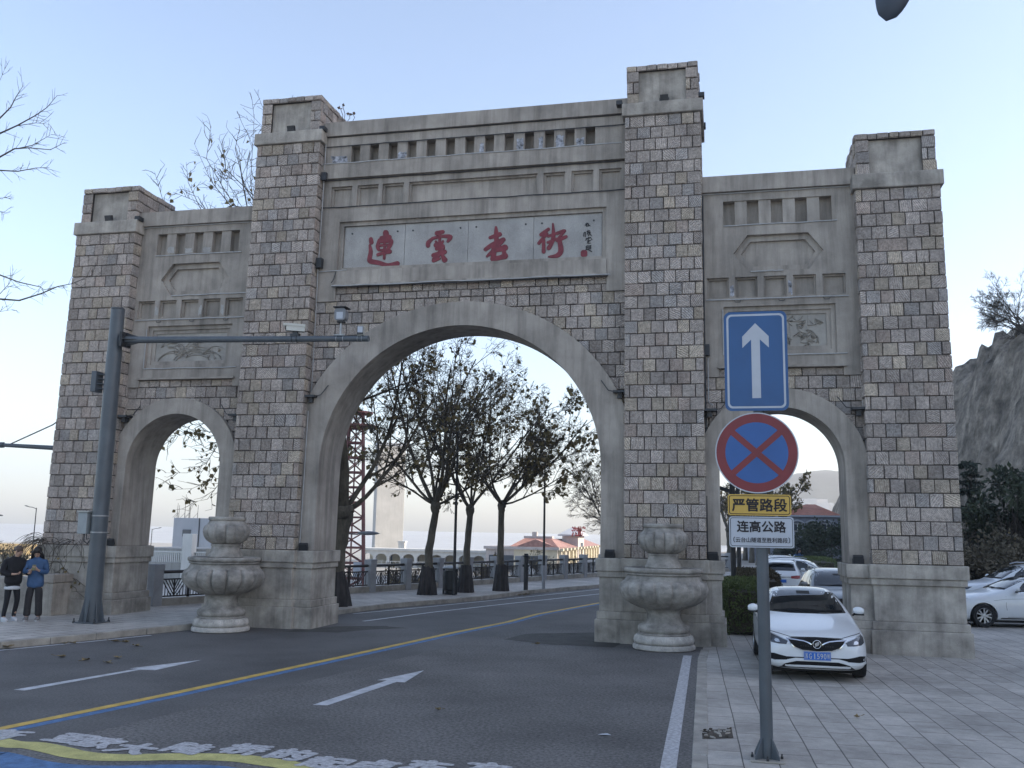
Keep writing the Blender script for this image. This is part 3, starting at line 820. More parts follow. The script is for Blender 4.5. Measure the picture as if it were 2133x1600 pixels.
# painted lines
yl = [g2(x, y) for x, y in ((0,1521),(350,1449),(700,1373),(951,1318),(1060,1296.5),(1122,1280),(1253,1256))]
yl = [(-3.6, -20.0), (-2.45, -13.6)] + yl + [(4.2, 18.0), (8.0, 28.0), (14.5, 40.0)]
off_ = strip_poly(yl, .95, .95)[:len(yl)]
m1 = MB(); P = [p for p in KL[:11]] + [tuple(p) for p in off_[::-1]]; P = P[::-1]
m1.add([(p[0], p[1], .0018) for p in P], [tuple(range(len(P)))]); m1.build('resurfaced_lane', MAT['asphalt_smooth'], road)
m1 = MB(); strip(m1, yl, -.13, .02, .004); m1.build('centre_line', MAT['yellow_line'], road, )
m1 = MB(); strip(m1, yl[2:], .05, .20, .004); m1.build('blue_line', MAT['blue_line'], road)
m1 = MB(); strip(m1, [(5.5,-20.0), g2(1393,1600), g2(1431,1375), g2(1433,1366)], -.085, .075, .004); m1.build('edge_line', MAT['worn_white'], road)
m1 = MB(); strip(m1, [(-12.6,-22.0), g2(0,1354), g2(200,1334.5), g2(310,1323)], .03, .12, .004); m1.build('edge_line', MAT['white_line'], road)
m1 = MB(); strip(m1, [g2(733,1278.5), g2(900,1263), g2(1060,1247), g2(1253,1227), (4.9,29.6)], 0, .1, .004); m1.build('edge_line', MAT['white_line'], road)
m1 = MB(); strip(m1, [g2(753,1294), g2(900,1275), g2(1060,1257), g2(1253,1236.5), (6.0,29.0)], 0, .12, .004); m1.build('lane_line', MAT['white_line'], road)
def arrow(tail_l, tail_r, neck_r, head_r, tip, head_l, neck_l):
    m = MB(); P = [g2(*p) for p in (tail_l, tail_r, neck_r, head_r, tip, head_l, neck_l)]
    m.add([(p[0], p[1], .004) for p in P], [(0,1,2,6),(6,2,4),(2,3,4),(6,4,5)])
    return m.build('lane_arrow', MAT['white_line'], road)
arrow((651,1469),(682,1470),(826,1421),(843,1422),(883,1397),(785,1417.5),(806,1418))
arrow((28,1437.5),(51,1439),(293,1395.5),(323,1396.5),(421,1375),(269,1393),(287,1393.5))
# wave and blue painted along the lettering
wv = [(-3.0,-10.9)] + [g2(x, y) for x, y in ((0,1546),(70,1553),(120,1563),(160,1572),(220,1578),(300,1578),(350,1577),(430,1577),(500,1580),(560,1588),(610,1596))] + [(2.6,-12.0),(3.6,-12.6)]
def smooth_line(P, k=5):
    out = []
    for i in range(len(P)-1):
        p0, p1, p2, p3 = P[max(0,i-1)], P[i], P[i+1], P[min(len(P)-1,i+2)]
        for s in range(k):
            t = s/k
            out.append(tuple(.5*((2*p1[c])+(-p0[c]+p2[c])*t+(2*p0[c]-5*p1[c]+4*p2[c]-p3[c])*t*t+(-p0[c]+3*p1[c]-3*p2[c]+p3[c])*t**3) for c in (0,1)))
    return out + [P[-1]]
wv = smooth_line(wv)
m1 = MB(); strip(m1, wv, -.14, .15, .004); m1.build('wave_line', MAT['yellow_wave'], road)
m1 = MB(); strip(m1, wv, .33, 1.6, .0035); m1.build('wave_fill', MAT['blue_line'], road)

def text_mesh(body, size=1.0, bold=0.0, align='CENTER'):
    cu = bpy.data.curves.new('lettering', 'FONT'); cu.body = body; cu.size = size; cu.offset = bold
    cu.align_x = align; cu.align_y = 'CENTER'; cu.resolution_u = 3; cu.fill_mode = 'FRONT'
    ob = bpy.data.objects.new('lettering', cu); COL.objects.link(ob)
    dg = bpy.context.evaluated_depsgraph_get(); dg.update()
    me = bpy.data.meshes.new_from_object(ob.evaluated_get(dg))
    v = [tuple(q.co) for q in me.vertices]; f = [tuple(p.vertices) for p in me.polygons]
    bpy.data.objects.remove(ob); bpy.data.curves.remove(cu); bpy.data.meshes.remove(me)
    return v, f
# road lettering, one character after the other along the wave
chars = "亚欧大陆桥的起点东方"
cpos = [(148,1539),(210,1548),(280,1560),(395,1560),(512,1562),(608,1573),(682,1590),(780,1595),(890,1597),(1010,1601)]
tm = MB()
for ch, (px, py) in list(zip(chars, cpos)) + [("新", (10,1531))]:
    v, f = text_mesh(ch, .46)
    c = g2(px, py); a = -.13
    if v:
        zx = [q[0] for q in v]; zy = [q[1] for q in v]; mx_, my_ = (min(zx)+max(zx))/2, (min(zy)+max(zy))/2
        for k in range(9):
            dx, dy = (0, 0) if k == 8 else (.034*cos(k*pi/4), .034*sin(k*pi/4))
            tm.add([(c[0]+dx+((q[0]-mx_)*cos(a)-(q[1]-my_)*sin(a))*1.02, c[1]+dy+((q[0]-mx_)*sin(a)+(q[1]-my_)*cos(a)), .006+.0003*k) for q in v], f)
tm.build('road_lettering', MAT['worn_white'], road)

# left pavement with its kerb
RAIL_Z = .13
rail = [(-16.5,-16.0), (-13.9,-4.0), g2(320,1262,.13), g2(770,1233,.13), g2(870,1223,.13), g2(1010,1216,.13), g2(1065,1212.5,.13), g2(1110,1209.5,.13), g2(1147,1207.5,.13), g2(1182,1205,.13), g2(1215,1203,.13)]
left_edge = [(-26,-24), (-24,-1.0), (-11.6,.6), (-10.9,3.6), (-7.9,13.0), (-5.2,21), (-1.9,30.5), (3.2,44), (12,60), (24,78), (40,98)]
kin = strip_poly(KL, -.16, -.16)[:len(KL)]
pv = sheet('pavement', kin + left_edge[::-1], .128, MAT['pave'], thick=.15)
def kerb_stones(line, a, b, z0, z1, L=1.0, name='kerb'):
    mb = MB(); r = random.Random(2)
    for i in range(len(line)-1):
        p, q = Vector(line[i]), Vector(line[i+1]); d = q-p; n = max(1, round(d.length/L)); d /= n
        u = d.normalized(); nn = Vector((u.y, -u.x))
        for k in range(n):
            s = p+d*k+u*.006; e = p+d*(k+1)-u*.006; dz = r.uniform(-.006,.006)
            P = [s+nn*a, e+nn*a, e+nn*b, s+nn*b]
            P = P[::-1]
            mb.prism([tuple(t) for t in P], lambda x, y: (x, y, z0), lambda x, y: (x, y, z1+dz))
    o = mb.build(name, MAT['kerb'], bevel=.012); o['kind'] = 'structure'; return o
kerb_stones(KL[:10], -.155, 0, -.05, .135)
# right: flush kerb slabs and the square
kerb_stones([(5.9,-22.0), g2(1458,1600), g2(1463,1375), (5.55,-.6)], -.085, .085, -.05, .012, .55, 'kerb_slab')
kerb_stones([(5.72, 2.2)] + KR[4:7], -.12, .03, -.05, .13, 1.0, 'kerb')
plaza = sheet('square_paving', [(5.84,-24),(5.70,-10.5),(5.52,-2.1),(5.5,-.3),(5.8,6),(7.2,14),(10.6,24),(16.5,36),(24,50),(60,50),(60,-24)], .006, MAT['plaza'], thick=.04)
# broken slab near the kerb
bm_ = MB(); P = [g2(1462,1521,.008), g2(1524,1519,.008), g2(1528,1538,.008), g2(1463,1540,.008)]
bm_.add([(p[0], p[1], .010) for p in P][::-1], [(0,1,2,3)])
r = random.Random(9)
for i in range(26):
    t, s = r.random(), r.random()
    q = Vector(P[0]).lerp(Vector(P[1]), t).lerp(Vector(P[3]).lerp(Vector(P[2]), t), s); h = r.uniform(.006,.02)
    k = r.uniform(.01,.03); bm_.obox((q.x,q.y,.012+h/2), (1,r.uniform(-1,1),0), (-r.uniform(-1,1),1,.2), (0,0,1), k, k*.7, h/2, r.choice((0,1)))
bm_.build('broken_slab', [MAT['soil'], MAT['kerb']], plaza)

# ------------------------------------------------------------------ hill on the right, far hills
def smin(a, b, k=3.0):
    h = max(0, min(1, .5+.5*(b-a)/k)); return b*(1-h)+a*h-k*h*(1-h)
PR = [(-50,0),(0,0),(.9,5.0),(2.0,8.2),(3.2,11.6),(4.6,13.4),(9,15.5),(14,18.0),(21,22.5),(30,37),(45,60),(70,70),(200,74)]
def prof(t):
    for (a, ha), (b, hb) in zip(PR, PR[1:]):
        if t <= b: return ha+(hb-ha)*(t-a)/(b-a)
    return PR[-1][1]
def hill_h(x, y):
    yf = 17 if x < 28 else max(-45, 17-(x-28)*2.2)  # unseen flank shaped to shade the gate and leave ground behind the camera sunlit
    nz = mnoise.fractal(Vector((x*.16, y*.16, 3.1)), .8, 2.1, 5)
    t = smin(smin(x-17.6+nz*1.2, (y-yf)*.75+nz, 3), (118-y)*.7, 8)
    h = prof(t)
    k = max(0, min(1, (y-62)/60)); h *= 1-.30*k
    if t > 0:
        f = min(1, t/2.5)
        rg_ = mnoise.ridged_multi_fractal(Vector((x*.13, y*.13, h*.10)), .9, 2.2, 5, 1.0, 2.0)
        r2_ = mnoise.ridged_multi_fractal(Vector((x*.42+7, y*.42, h*.25)), .8, 2.1, 4, 1.0, 2.0)
        h += f*((rg_-1.1)*1.1 + (r2_-1.0)*.35 + .38*mnoise.cell(Vector((x*.55+y*.2, y*.5-h*.35, h*.3))) + .22*mnoise.cell(Vector((x*1.1, y*1.0+h*.7, h*.8+3))))
    return h
hb = MB(); xs = []; x = 15.5
while x < 34: xs.append(x); x += .42
while x < 190: xs.append(x); x *= 1.06
ys = []; y = -110.0
while y < 14: ys.append(y); y += 5
y = 14.2
while y < 52: ys.append(y); y += .6
while y < 156: ys.append(y); y += 5
vs = [(x, y, hill_h(x, y)-.02) for y in ys for x in xs]
nx = len(xs)
hb.add(vs, [(j*nx+i, j*nx+i+1, (j+1)*nx+i+1, (j+1)*nx+i) for j in range(len(ys)-1) for i in range(nx-1)])
hill = hb.build('hill', MAT['rock'], smooth=False); hill['kind'] = 'structure'
MAT['far_hill'] = pmat('wooded_hillside', (.07,.075,.06), .95, .3, .02, 2.0, .15)
def ridge(name, pts, Y, depth):
    mb = MB(); rows = 7; V = []
    P = []
    for i in range(len(pts)-1):
        for s in range(8):
            t = s/8; x = pts[i][0]+(pts[i+1][0]-pts[i][0])*t; y = pts[i][1]+(pts[i+1][1]-pts[i][1])*t
            P.append(W(x, y, Y))
    P.append(W(*pts[-1], Y)); n = len(P)
    for k in range(rows):
        f = k/(rows-1)
        for i, p in enumerate(P):
            z = -7+(p.z+7)*sin(f*pi/2)**.8; z += mnoise.fractal(Vector((p.x*.02, f*3, 1)), 1, 2, 4)*.035*p.z
            V.append((p.x, Y-depth*(1-f), z if k else -8))
    for i, p in enumerate(P): V.append((p.x, Y+depth, -8))
    mb.add(V, [(k*n+i, k*n+i+1, (k+1)*n+i+1, (k+1)*n+i) for k in range(rows) for i in range(n-1)])
    o = mb.build(name, MAT['far_hill'], smooth=True); o['kind'] = 'structure'; return o
ridge('far_hill', [(1330,1118),(1420,1070),(1500,1045),(1600,1006),(1660,986),(1720,980),(1760,984),(1850,968),(1940,938),(1985,912),(2040,905),(2133,880),(2300,860),(2600,900)], 1250, 350)
# ------------------------------------------------------------------ trees
MAT['bark'] = pmat('plane_bark', (.14,.125,.10), .95, .3, 5, .012, 26, fine=.2, fscale=30, sxyz=(1,1,.35))
MAT['bark_dark'] = pmat('dark_wrap', (.06,.055,.055), .95, .3, 6, .02, 18, sxyz=(1,1,.3))
MAT['twig'] = pmat('twig_bark', (.095,.080,.064), .95, .2, 5)
MAT['dry_leaf'] = pmat('dry_leaf', (.23,.17,.085), .8, .45, 1.4, col2=(.11,.105,.045))
_m = MAT['dry_leaf']; _nt = _m.node_tree; _b = _nt.nodes['Principled BSDF']; _o = _nt.nodes['Material Output']
_t = _nt.nodes.new('ShaderNodeBsdfTranslucent'); _x = _nt.nodes.new('ShaderNodeMixShader'); _x.inputs[0].default_value = .4
_nt.links.new(_b.inputs['Base Color'].links[0].from_socket, _t.inputs['Color']); _nt.links.new(_b.outputs[0], _x.inputs[1]); _nt.links.new(_t.outputs[0], _x.inputs[2]); _nt.links.new(_x.outputs[0], _o.inputs['Surface'])
MAT['evergreen'] = pmat('evergreen_leaf', (.055,.068,.038), .75, .35, 1.1, col2=(.022,.032,.02))
MAT['conifer'] = pmat('conifer_needles', (.06,.072,.055), .85, .35, 1.5, col2=(.026,.036,.028))
MAT['scrub'] = pmat('dry_scrub', (.15,.125,.09), .9, .4, .8, col2=(.065,.062,.04))
MAT['hedge'] = pmat('hedge_leaf', (.13,.165,.05), .6, .4, 3.0, col2=(.045,.065,.022))

def leaf(mb, p, d, s, r, mat=0, lobed=True):
    d = Vector(d).normalized(); u = d.orthogonal().normalized()
    a = r.uniform(0, 6.28); u = (u*cos(a)+d.cross(u)*sin(a)); n = d.cross(u)
    c = r.uniform(-.25,.35)*s
    p = Vector(p)
    if lobed:
        P = [p, p+d*.35*s+u*.5*s+n*c, p+d*.7*s+u*.32*s+n*c*.6, p+d*1.05*s, p+d*.7*s-u*.32*s+n*c*.6, p+d*.35*s-u*.5*s+n*c]
        mb.add(P, [(0,1,2,3),(0,3,4,5)], mat)
    else:
        mb.add([p, p+d*.5*s+u*.28*s+n*c, p+d*s, p+d*.5*s-u*.28*s+n*c], [(0,1,2,3)], mat)

def branch(tw, lf, p, d, L, r0, lvl, r, opt):
    """one limb and what grows from it; thick limbs go to opt['trunk'], thin ones to tw"""
    n = max(3, int(L/ (.38 if lvl < 3 else .2)))
    pts = [Vector(p)]; d = Vector(d).normalized(); rads = [r0]
    wob = opt.get('wob', .16)*(1+.25*lvl)
    for i in range(n):
        d = (d + Vector((r.gauss(0,1), r.gauss(0,1), r.gauss(0,1)))*wob*.55 + Vector((0,0,opt.get('up',.05)*(1 if lvl < opt['lv']-1 else -.3)))).normalized()
        pts.append(pts[-1]+d*L/n); rads.append(max(opt.get('rmin',.006), r0*(1-.72*(i+1)/n)))
    mb = opt['trunk'] if lvl <= 1 else tw
    mb.tube(pts, rads, 7 if lvl <= 1 else (4 if lvl == 2 else 3), cap=lvl <= 1)
    if lvl >= opt['lv']:
        for k in range(opt.get('leaves', 0)):
            if r.random() < opt.get('ldens', .6):
                q = pts[r.randint(1, n)]
                leaf(lf, q+Vector((r.gauss(0,.03),r.gauss(0,.03),-.03)), (r.gauss(0,.6), r.gauss(0,.6), -.8), opt.get('ls',.13)*r.uniform(.6,1.3), r)
        return
    nc = opt['nc'][lvl]
    for k in range(nc):
        t = (.25+.75*(k+r.random()*.8)/nc); i = min(n, max(1, int(t*n)))
        dd = (pts[i]-pts[i-1]).normalized(); o = dd.orthogonal().normalized(); a = k*2.4+r.uniform(-.5,.5)
        o = o*cos(a)+dd.cross(o)*sin(a)
        an = opt.get('ang', .75)*r.uniform(.6,1.25)
        nd = dd*cos(an)+o*sin(an)
        if opt.get('droop') and lvl >= 1: nd.z -= opt['droop']*r.random()
        branch(tw, lf, pts[i], nd, L*opt.get('lr',.58)*r.uniform(.65,1.15)*(1-.25*t), max(opt.get('rmin',.006), rads[i]*.62), lvl+1, r, opt)

def tree(name, base, limbs, opt, seed, label, group=None, trunk_pts=None, trunk_r=(.2,.15), wrap=False, cat='tree'):
    r = random.Random(seed)
    root = empty(name, base, label, cat, group)
    tr = MB(); tw = MB(); lf = MB(); opt = dict(opt); opt['trunk'] = tr
    b = Vector(base)
    if trunk_pts is None: trunk_pts = [(0,0,-.05),(.02,0,.5),(-.02,.03,1.5),(.03,0,2.7)]
    P = [b+Vector(q) for q in trunk_pts]; n = len(P)
    rad = [trunk_r[0]+(trunk_r[1]-trunk_r[0])*i/(n-1) for i in range(n)]
    rad[0] *= 1.25
    if opt.get('knob'):
        P.append(P[-1]+Vector((0,0,.22))); rad.append(rad[-1]*1.45); P.append(P[-1]+Vector((0,0,.22))); rad.append(rad[-2]*1.1)
    Pf = []; Rf = []
    for i in range(len(P)-1):
        for s in range(4):
            t = s/4; q = P[i].lerp(P[i+1], t); k = .018*trunk_r[0]/.2
            Pf.append(q+Vector((r.uniform(-k,k), r.uniform(-k,k), 0))); Rf.append((rad[i]+(rad[i+1]-rad[i])*t)*r.uniform(.94,1.07))
    Pf.append(P[-1]); Rf.append(rad[-1]*.6)
    tr.tube(Pf, Rf, 12)
    top = P[-1]-Vector((0,0,.18))
    for (d, L, rr) in limbs: branch(tw, lf, top, d, L, rr, 0, r, opt)
    tr.build('trunk', MAT[opt.get('bark','bark')], root, smooth=True)
    cr = tw.build('crown', MAT['twig'], root)
    if lf.f: lf.build('leaves', MAT[opt.get('leafmat','dry_leaf')], cr)
    if wrap:
        m = MB(); n = 22; V = []; F = []
        H = [0, .25, .5, .8, .95]
        for hi, h in enumerate(H):
            for k in range(n):
                a = 2*pi*k/n; R = (trunk_r[0]*(1.85-h*.75))*(1+ (.16 if k % 2 else -.08)*(1-h*.6)) + .02
                V.append(b+Vector((R*cos(a), R*sin(a), h+(r.uniform(-.05,.05) if hi else -.02))))
        for i in range(len(H)-1):
            for k in range(n): F.append((i*n+k, i*n+(k+1) % n, (i+1)*n+(k+1) % n, (i+1)*n+k))
        m.add(V, F); m.build('trunk_wrap', MAT['bark_dark'], root)
    return root

TG = 'plane trees along the promenade'
PL = dict(lv=4, nc=[6,6,5,4], ang=.62, wob=.15, up=.06, lr=.55, leaves=1, ldens=.10, ls=.15, droop=.30, knob=True, rmin=.0058)
def limbset(r, n, L, rr, spread=.55, tilt=(0,0)):
    out = []
    for k in range(n):
        a = 2*pi*k/n + r.uniform(-.3,.3); s = spread*r.uniform(.6,1.35)
        out.append(((sin(s)*cos(a)+tilt[0], sin(s)*sin(a)+tilt[1], cos(s)), L*r.uniform(.8,1.1), rr*r.uniform(.7,1.1)))
    return out
rr = random.Random(31)
g = lambda x, y, z=.128: tuple(G(x, y, z))
tree('plane_tree', g(889,1239), limbset(rr, 6, 5.8, .07, .66)+[((-.9,-.2,.62),4.6,.055),((-1,.1,.3),3.4,.04),((.9,.2,.5),4.0,.05)], PL, 101, 'tallest plane tree in the centre arch, nearest the litter bin, with sparse leaves', TG,
     [(0,0,-.05),(.06,0,.5),(.02,.03,1.5),(.22,0,2.75)], (.16,.125), True)
tree('plane_tree', g(969,1234), limbset(rr, 5, 5.0, .06, .68)+[((.3,-.9,.5),3.2,.04)], dict(PL, ldens=.11), 102, 'middle plane tree of the promenade row, between the litter bin and the signpost', TG,
     [(0,0,-.05),(.03,0,.5),(.02,.03,1.5),(.1,0,2.7)], (.145,.115), True)
tree('plane_tree', g(1043,1231), limbset(rr, 5, 4.5, .055, .75)+[((.95,0,.6),4.6,.06),((1,.1,.2),3.4,.04),((.7,-.4,.4),3.4,.04)], dict(PL, ldens=.2, ls=.16), 103, 'rightmost wrapped plane tree on the promenade with the thickest brown leaves', TG,
     [(0,0,-.05),(.0,0,.5),(-.05,.03,1.5),(-.03,0,2.9)], (.145,.115), True)
b0 = G(690,1262,.128)
def wl(x, y, Y): return tuple(W(x, y, Y)-b0)
t0 = tree('plane_tree', tuple(b0), [((.10,.02,1),7.4,.17), ((-.36,.0,1),9.4,.12), ((-.58,.05,.95),9.0,.10), ((-.18,.1,1),9.6,.11), ((.5,.5,.8),5,.08), ((-.95,.1,.35),4.6,.07), ((.9,.3,.45),4.6,.07), ((-1,.25,.02),3.4,.05)],
     dict(PL, nc=[7,6,5,3], ldens=.12, ls=.15), 104, 'old plane tree half hidden behind the left pier, its crown above the left wall', TG,
     [(0,0,-.05),(.05,0,.6),(.12,0,1.6),wl(714,1085,b0.y)], (.27,.24), True)

def boughs(root, B, Y, r0, rb, twigs=5, ldens=.3, ls=.14, Lr=(.2,.7)):
    tw = MB(); lf = MB()
    for bi, b in enumerate(B):
        pts = [W(x, y, Y+.25*sin(bi*2.1)+.1*k*(1 if bi % 2 else -1)) for k, (x, y) in enumerate(b)]; n = len(pts)
        tw.tube(pts, [r0*(1-.8*i/(n-1)) for i in range(n)], 5)
        for i in range(n-1):
            for q in range(twigs):
                p = pts[i].lerp(pts[i+1], rb.random()); d = (pts[i+1]-pts[i]).normalized(); side = d.cross(FW).normalized()*(1 if q % 2 else -1)
                dd = (d*.9+side*rb.uniform(.3,1.0)+FW*rb.uniform(-.7,.7)).normalized(); L = rb.uniform(*Lr); prev = p; pp = [p]
                for k in range(3): prev = prev+dd*L/3; pp.append(prev); dd = (dd+Vector((rb.gauss(0,.25), rb.gauss(0,.25), rb.gauss(0,.25)))).normalized()
                tw.tube(pp, [.011,.009,.007,.005], 3, cap=False)
                for k in (1, 2, 3):
                    if rb.random() < .6: tw.tube([pp[k], pp[k]+(dd+side*rb.uniform(-1,1)).normalized()*L*.4], [.006,.0045], 3, cap=False)
                    if rb.random() < ldens: leaf(lf, pp[k], (rb.gauss(0,.5), rb.gauss(0,.5), -.8), ls*rb.uniform(.7,1.4), rb)
    c = tw.build('bough', MAT['twig'], root); lf.build('leaves', MAT['dry_leaf'], c)
rb = random.Random(77)
boughs(t0, [[(560,520),(520,470),(470,400),(430,330),(440,262)], [(560,500),(535,470),(522,380),(530,238)], [(520,520),(370,475),(340,420),(322,358)], [(540,500),(490,470),(420,440),(392,380),(388,338)], [(560,440),(480,428),(440,378),(405,300)], [(556,460),(510,390),(490,310),(500,262)], [(556,430),(520,400),(470,352),(462,290)], [(540,500),(455,465),(410,420),(360,400)]], 6.6, .024, rb, 6, .10)
boughs(t0, [[(520,940),(465,905),(420,897),(370,905),(338,930)], [(520,930),(465,948),(430,934),(385,905),(352,912)], [(520,950),(462,962),(440,1000),(400,1018),(350,1020)], [(520,930),(440,880),(400,885),(372,898)], [(520,960),(462,1000),(432,1040),(402,1046)], [(500,900),(455,925),(430,965),(390,985),(345,985)]], 6.2, .016, rb, 5, .33)
# bare tree just left of the view, its boughs reaching in
root = empty('bare_tree', tuple(G(-170,1345,.128)), 'leafless tree at the left edge reaching thin bare boughs across the sky', 'tree')
trk = MB(); crn = MB(); rb = random.Random(8); Yb = -1.6
bl = root.location
top = W(-190, 640, Yb)
trk.tube([bl+Vector((0,0,-.05)), bl+Vector((.03,.05,.6)), bl+Vector((-.05,.2,2.2)), top], [.26,.19,.15,.11], 10)
trk.tube([top, W(-170,450,Yb+.3), W(-150,280,Yb+.5), W(-120,120,Yb+.4)], [.10,.08,.06,.03], 8)
BR = [[(-190,640),(-80,604),(0,623),(40,626),(85,612),(120,597),(150,591),(192,573)], [(-185,600),(-80,548),(0,573),(40,588),(85,598),(92,604)],
      [(-165,420),(-80,365),(0,327),(30,310),(60,308),(105,312),(135,297)], [(40,309),(67,303),(90,290),(107,280)], [(-155,330),(-80,312),(0,278),(37,261),(75,240),(98,224),(119,199)],
      [(-150,300),(-80,280),(0,246),(22,224),(34,201),(48,179)], [(0,277),(37,262),(75,256),(103,259)], [(-165,440),(-80,372),(0,355),(37,357),(75,350),(103,349)],
      [(-140,230),(-60,205),(0,167),(11,141)], [(-175,520),(-80,430),(0,413),(30,408)], [(-180,560),(-60,470),(0,440),(17,446)], [(-190,660),(-60,655),(0,649),(26,645)], [(-60,610),(0,612),(20,590),(28,560)]]
for bi, b in enumerate(BR):
    pts = [W(x, y, Yb+.12*sin(bi*1.7)+.05*k*(1 if bi % 2 else -1)) for k, (x, y) in enumerate(b)]
    n = len(pts); r0 = .030 if len(b) > 5 else .014
    crn.tube(pts, [r0*(1-.84*i/(n-1)) for i in range(n)], 6)
    for i in range(2 if len(b) > 5 else 1, n-1):
        for q in range(4):
            t = rb.random(); p = pts[i].lerp(pts[i+1], t); d = (pts[i+1]-pts[i]).normalized()
            side = d.cross(FW).normalized()*(1 if q % 2 else -1)
            dd = (d*.9+side*rb.uniform(.3,1.0)+FW*rb.uniform(-.6,.6)).normalized(); L = rb.uniform(.12,.5)
            m = p+dd*L*.5+Vector((0,0,rb.uniform(-.02,.04))); e = m+(dd+Vector((0,0,rb.uniform(-.2,.5)))).normalized()*L*.5
            crn.tube([p, m, e], [.0065,.0045,.003], 4)
            if rb.random() < .6: crn.tube([m, m+(dd+side*rb.uniform(-1,1)).normalized()*L*.35], [.0045,.003], 3)
trk.build('trunk', MAT['twig'], root, smooth=True); crn.build('crown', MAT['twig'], root)

BT = dict(lv=4, nc=[7,6,5,4], ang=.6, wob=.16, up=.05, lr=.6, leaves=0, bark='twig', rmin=.006)
tree('bare_tree', tuple(G(1300,1214,.128)), limbset(rr, 7, 4.2, .06, .62), BT, 201, 'leafless roadside tree just left of the right pier of the centre arch', None,
     [(0,0,-.05),(0,0,.6),(.05,0,1.6)], (.15,.11))
p = W(2150, 735, 31)
tree('bare_tree', (p.x, p.y, hill_h(p.x, p.y)-.3), limbset(rr, 7, 3.2, .05, .95, (-.45,0)), dict(BT, nc=[7,6,5,4], up=-.03, rmin=.0055), 202, 'leafless tree with a flat spreading crown on top of the cliff', None,
     [(0,0,-.1),(-.05,0,.5),(-.1,0,1.2)], (.13,.10))

def leafy(name, base, h, rad, n, mat, label, group=None, seed=1, ls=.3, cone=False, trunk_h=.6, clumps=26, zsq=1.0, cat='tree', stems=True):
    """crown of small leaf faces gathered in clumps, gaps between them"""
    r = random.Random(seed); root = empty(name, base, label, cat, group); b = Vector(base)
    tr = MB(); lf = MB()
    tr.tube([b+Vector((0,0,-.1)), b+Vector((.03,0,h*.3)), b+Vector((-.03,.02,h*.62))], [max(.03,rad*.07), rad*.05, rad*.025], 8)
    cl = []
    for k in range(clumps):
        if cone:
            t = (k+.5)/clumps; z = trunk_h+(h-trunk_h)*t; R = rad*(1-t)**.8
            for q in range(max(2, int(7*(1-t)))):
                a = r.uniform(0, 6.28); rr_ = R*r.uniform(.45,1)
                cl.append((b+Vector((rr_*cos(a), rr_*sin(a), z-rr_*.18)), max(.25, R*.33), .35))
        else:
            a = r.uniform(0, 6.28); u = r.uniform(-1, 1); s = sqrt(1-u*u); q = r.uniform(.5, 1)
            zc = trunk_h+(h-trunk_h)/2
            cl.append((b+Vector((rad*q*s*cos(a), rad*q*s*sin(a), zc+(h-trunk_h)/2*q*u*.85)), rad*r.uniform(.22,.42), zsq))
    for (c, cr_, sq) in cl:
        if stems: tr.tube([b+Vector((0,0,min(h*.6, max(.2, c.z-b.z-.8*cr_)))), (b+c)/2+Vector((0,0,(c.z-b.z)*.1)), c], [rad*.022, rad*.014, rad*.006], 4, cap=False)
        m = int(n/len(cl))
        for i in range(m):
            v = Vector((r.gauss(0,1), r.gauss(0,1), r.gauss(0,1)*sq)); v = v.normalized()*r.random()**.45*cr_; v.z *= sq if sq < 1 else 1
            d = (v.normalized()+Vector((r.gauss(0,.6), r.gauss(0,.6), r.gauss(0,.6)-(.0 if not cone else .3))))
            leaf(lf, c+v, d, ls*r.uniform(.6,1.3), r, 0, False)
    tr.build('trunk', MAT['twig'], root, smooth=True)
    lf.build('crown', MAT[mat], root)
    return root
# foot of the cliff
def at(px, py, Y): p = W(px, py, Y); return p
def onhill(px, Y): p = W(px, 1200, Y); return (p.x, Y, max(0, hill_h(p.x, Y))-.05)
leafy('evergreen_tree', onhill(2122,17.5), 5.4, 1.6, 3800, 'evergreen', 'dark rounded evergreen tree at the foot of the cliff, at the right edge', None, 1, .22, False, 1.0, 34)
leafy('conifer', onhill(2030,18.5), 5.4, 1.25, 3600, 'conifer', 'grey green conifer with drooping boughs against the cliff', None, 2, .2, True, .5, 15)
SG_ = 'scrub at the foot of the cliff'
for i, (px, Y, h, rad, lb) in enumerate(((2020,16.5,2.2,1.5,'dry brown thicket at the cliff foot, nearest the right pillar'), (2064,16.2,2.6,1.7,'dry brown thicket under the conifer, behind the white cars'),
                                         (2108,16.0,2.4,1.7,'dry brown thicket below the rounded evergreen'), (2160,15.6,2.6,1.9,'dry brown thicket at the right edge of the car park'))):
    leafy('thicket', onhill(px, Y), h, rad, 2300, 'scrub', lb, SG_, 10+i, .17, False, .0, 22, cat='bush')
BTs = dict(lv=3, nc=[6,5,4], ang=.6, wob=.2, up=.04, lr=.6, leaves=1, ldens=.12, ls=.12, bark='twig', rmin=.01)
for i, (px, Y, L, lb) in enumerate(((2055,18,2.6,'leafless shrub standing against the rock above the conifer'), (2010,17,2.2,'leafless shrub beside the right pillar below the rock'), (2090,17.2,2.4,'leafless shrub left of the rounded evergreen'))):
    tree('bare_shrub', onhill(px, Y), limbset(rr, 6, L, .035, .6), BTs, 300+i, lb, 'bare shrubs on the cliff foot', [(0,0,-.1),(0,0,.2),(0,0,.5)], (.06,.05), cat='shrub')
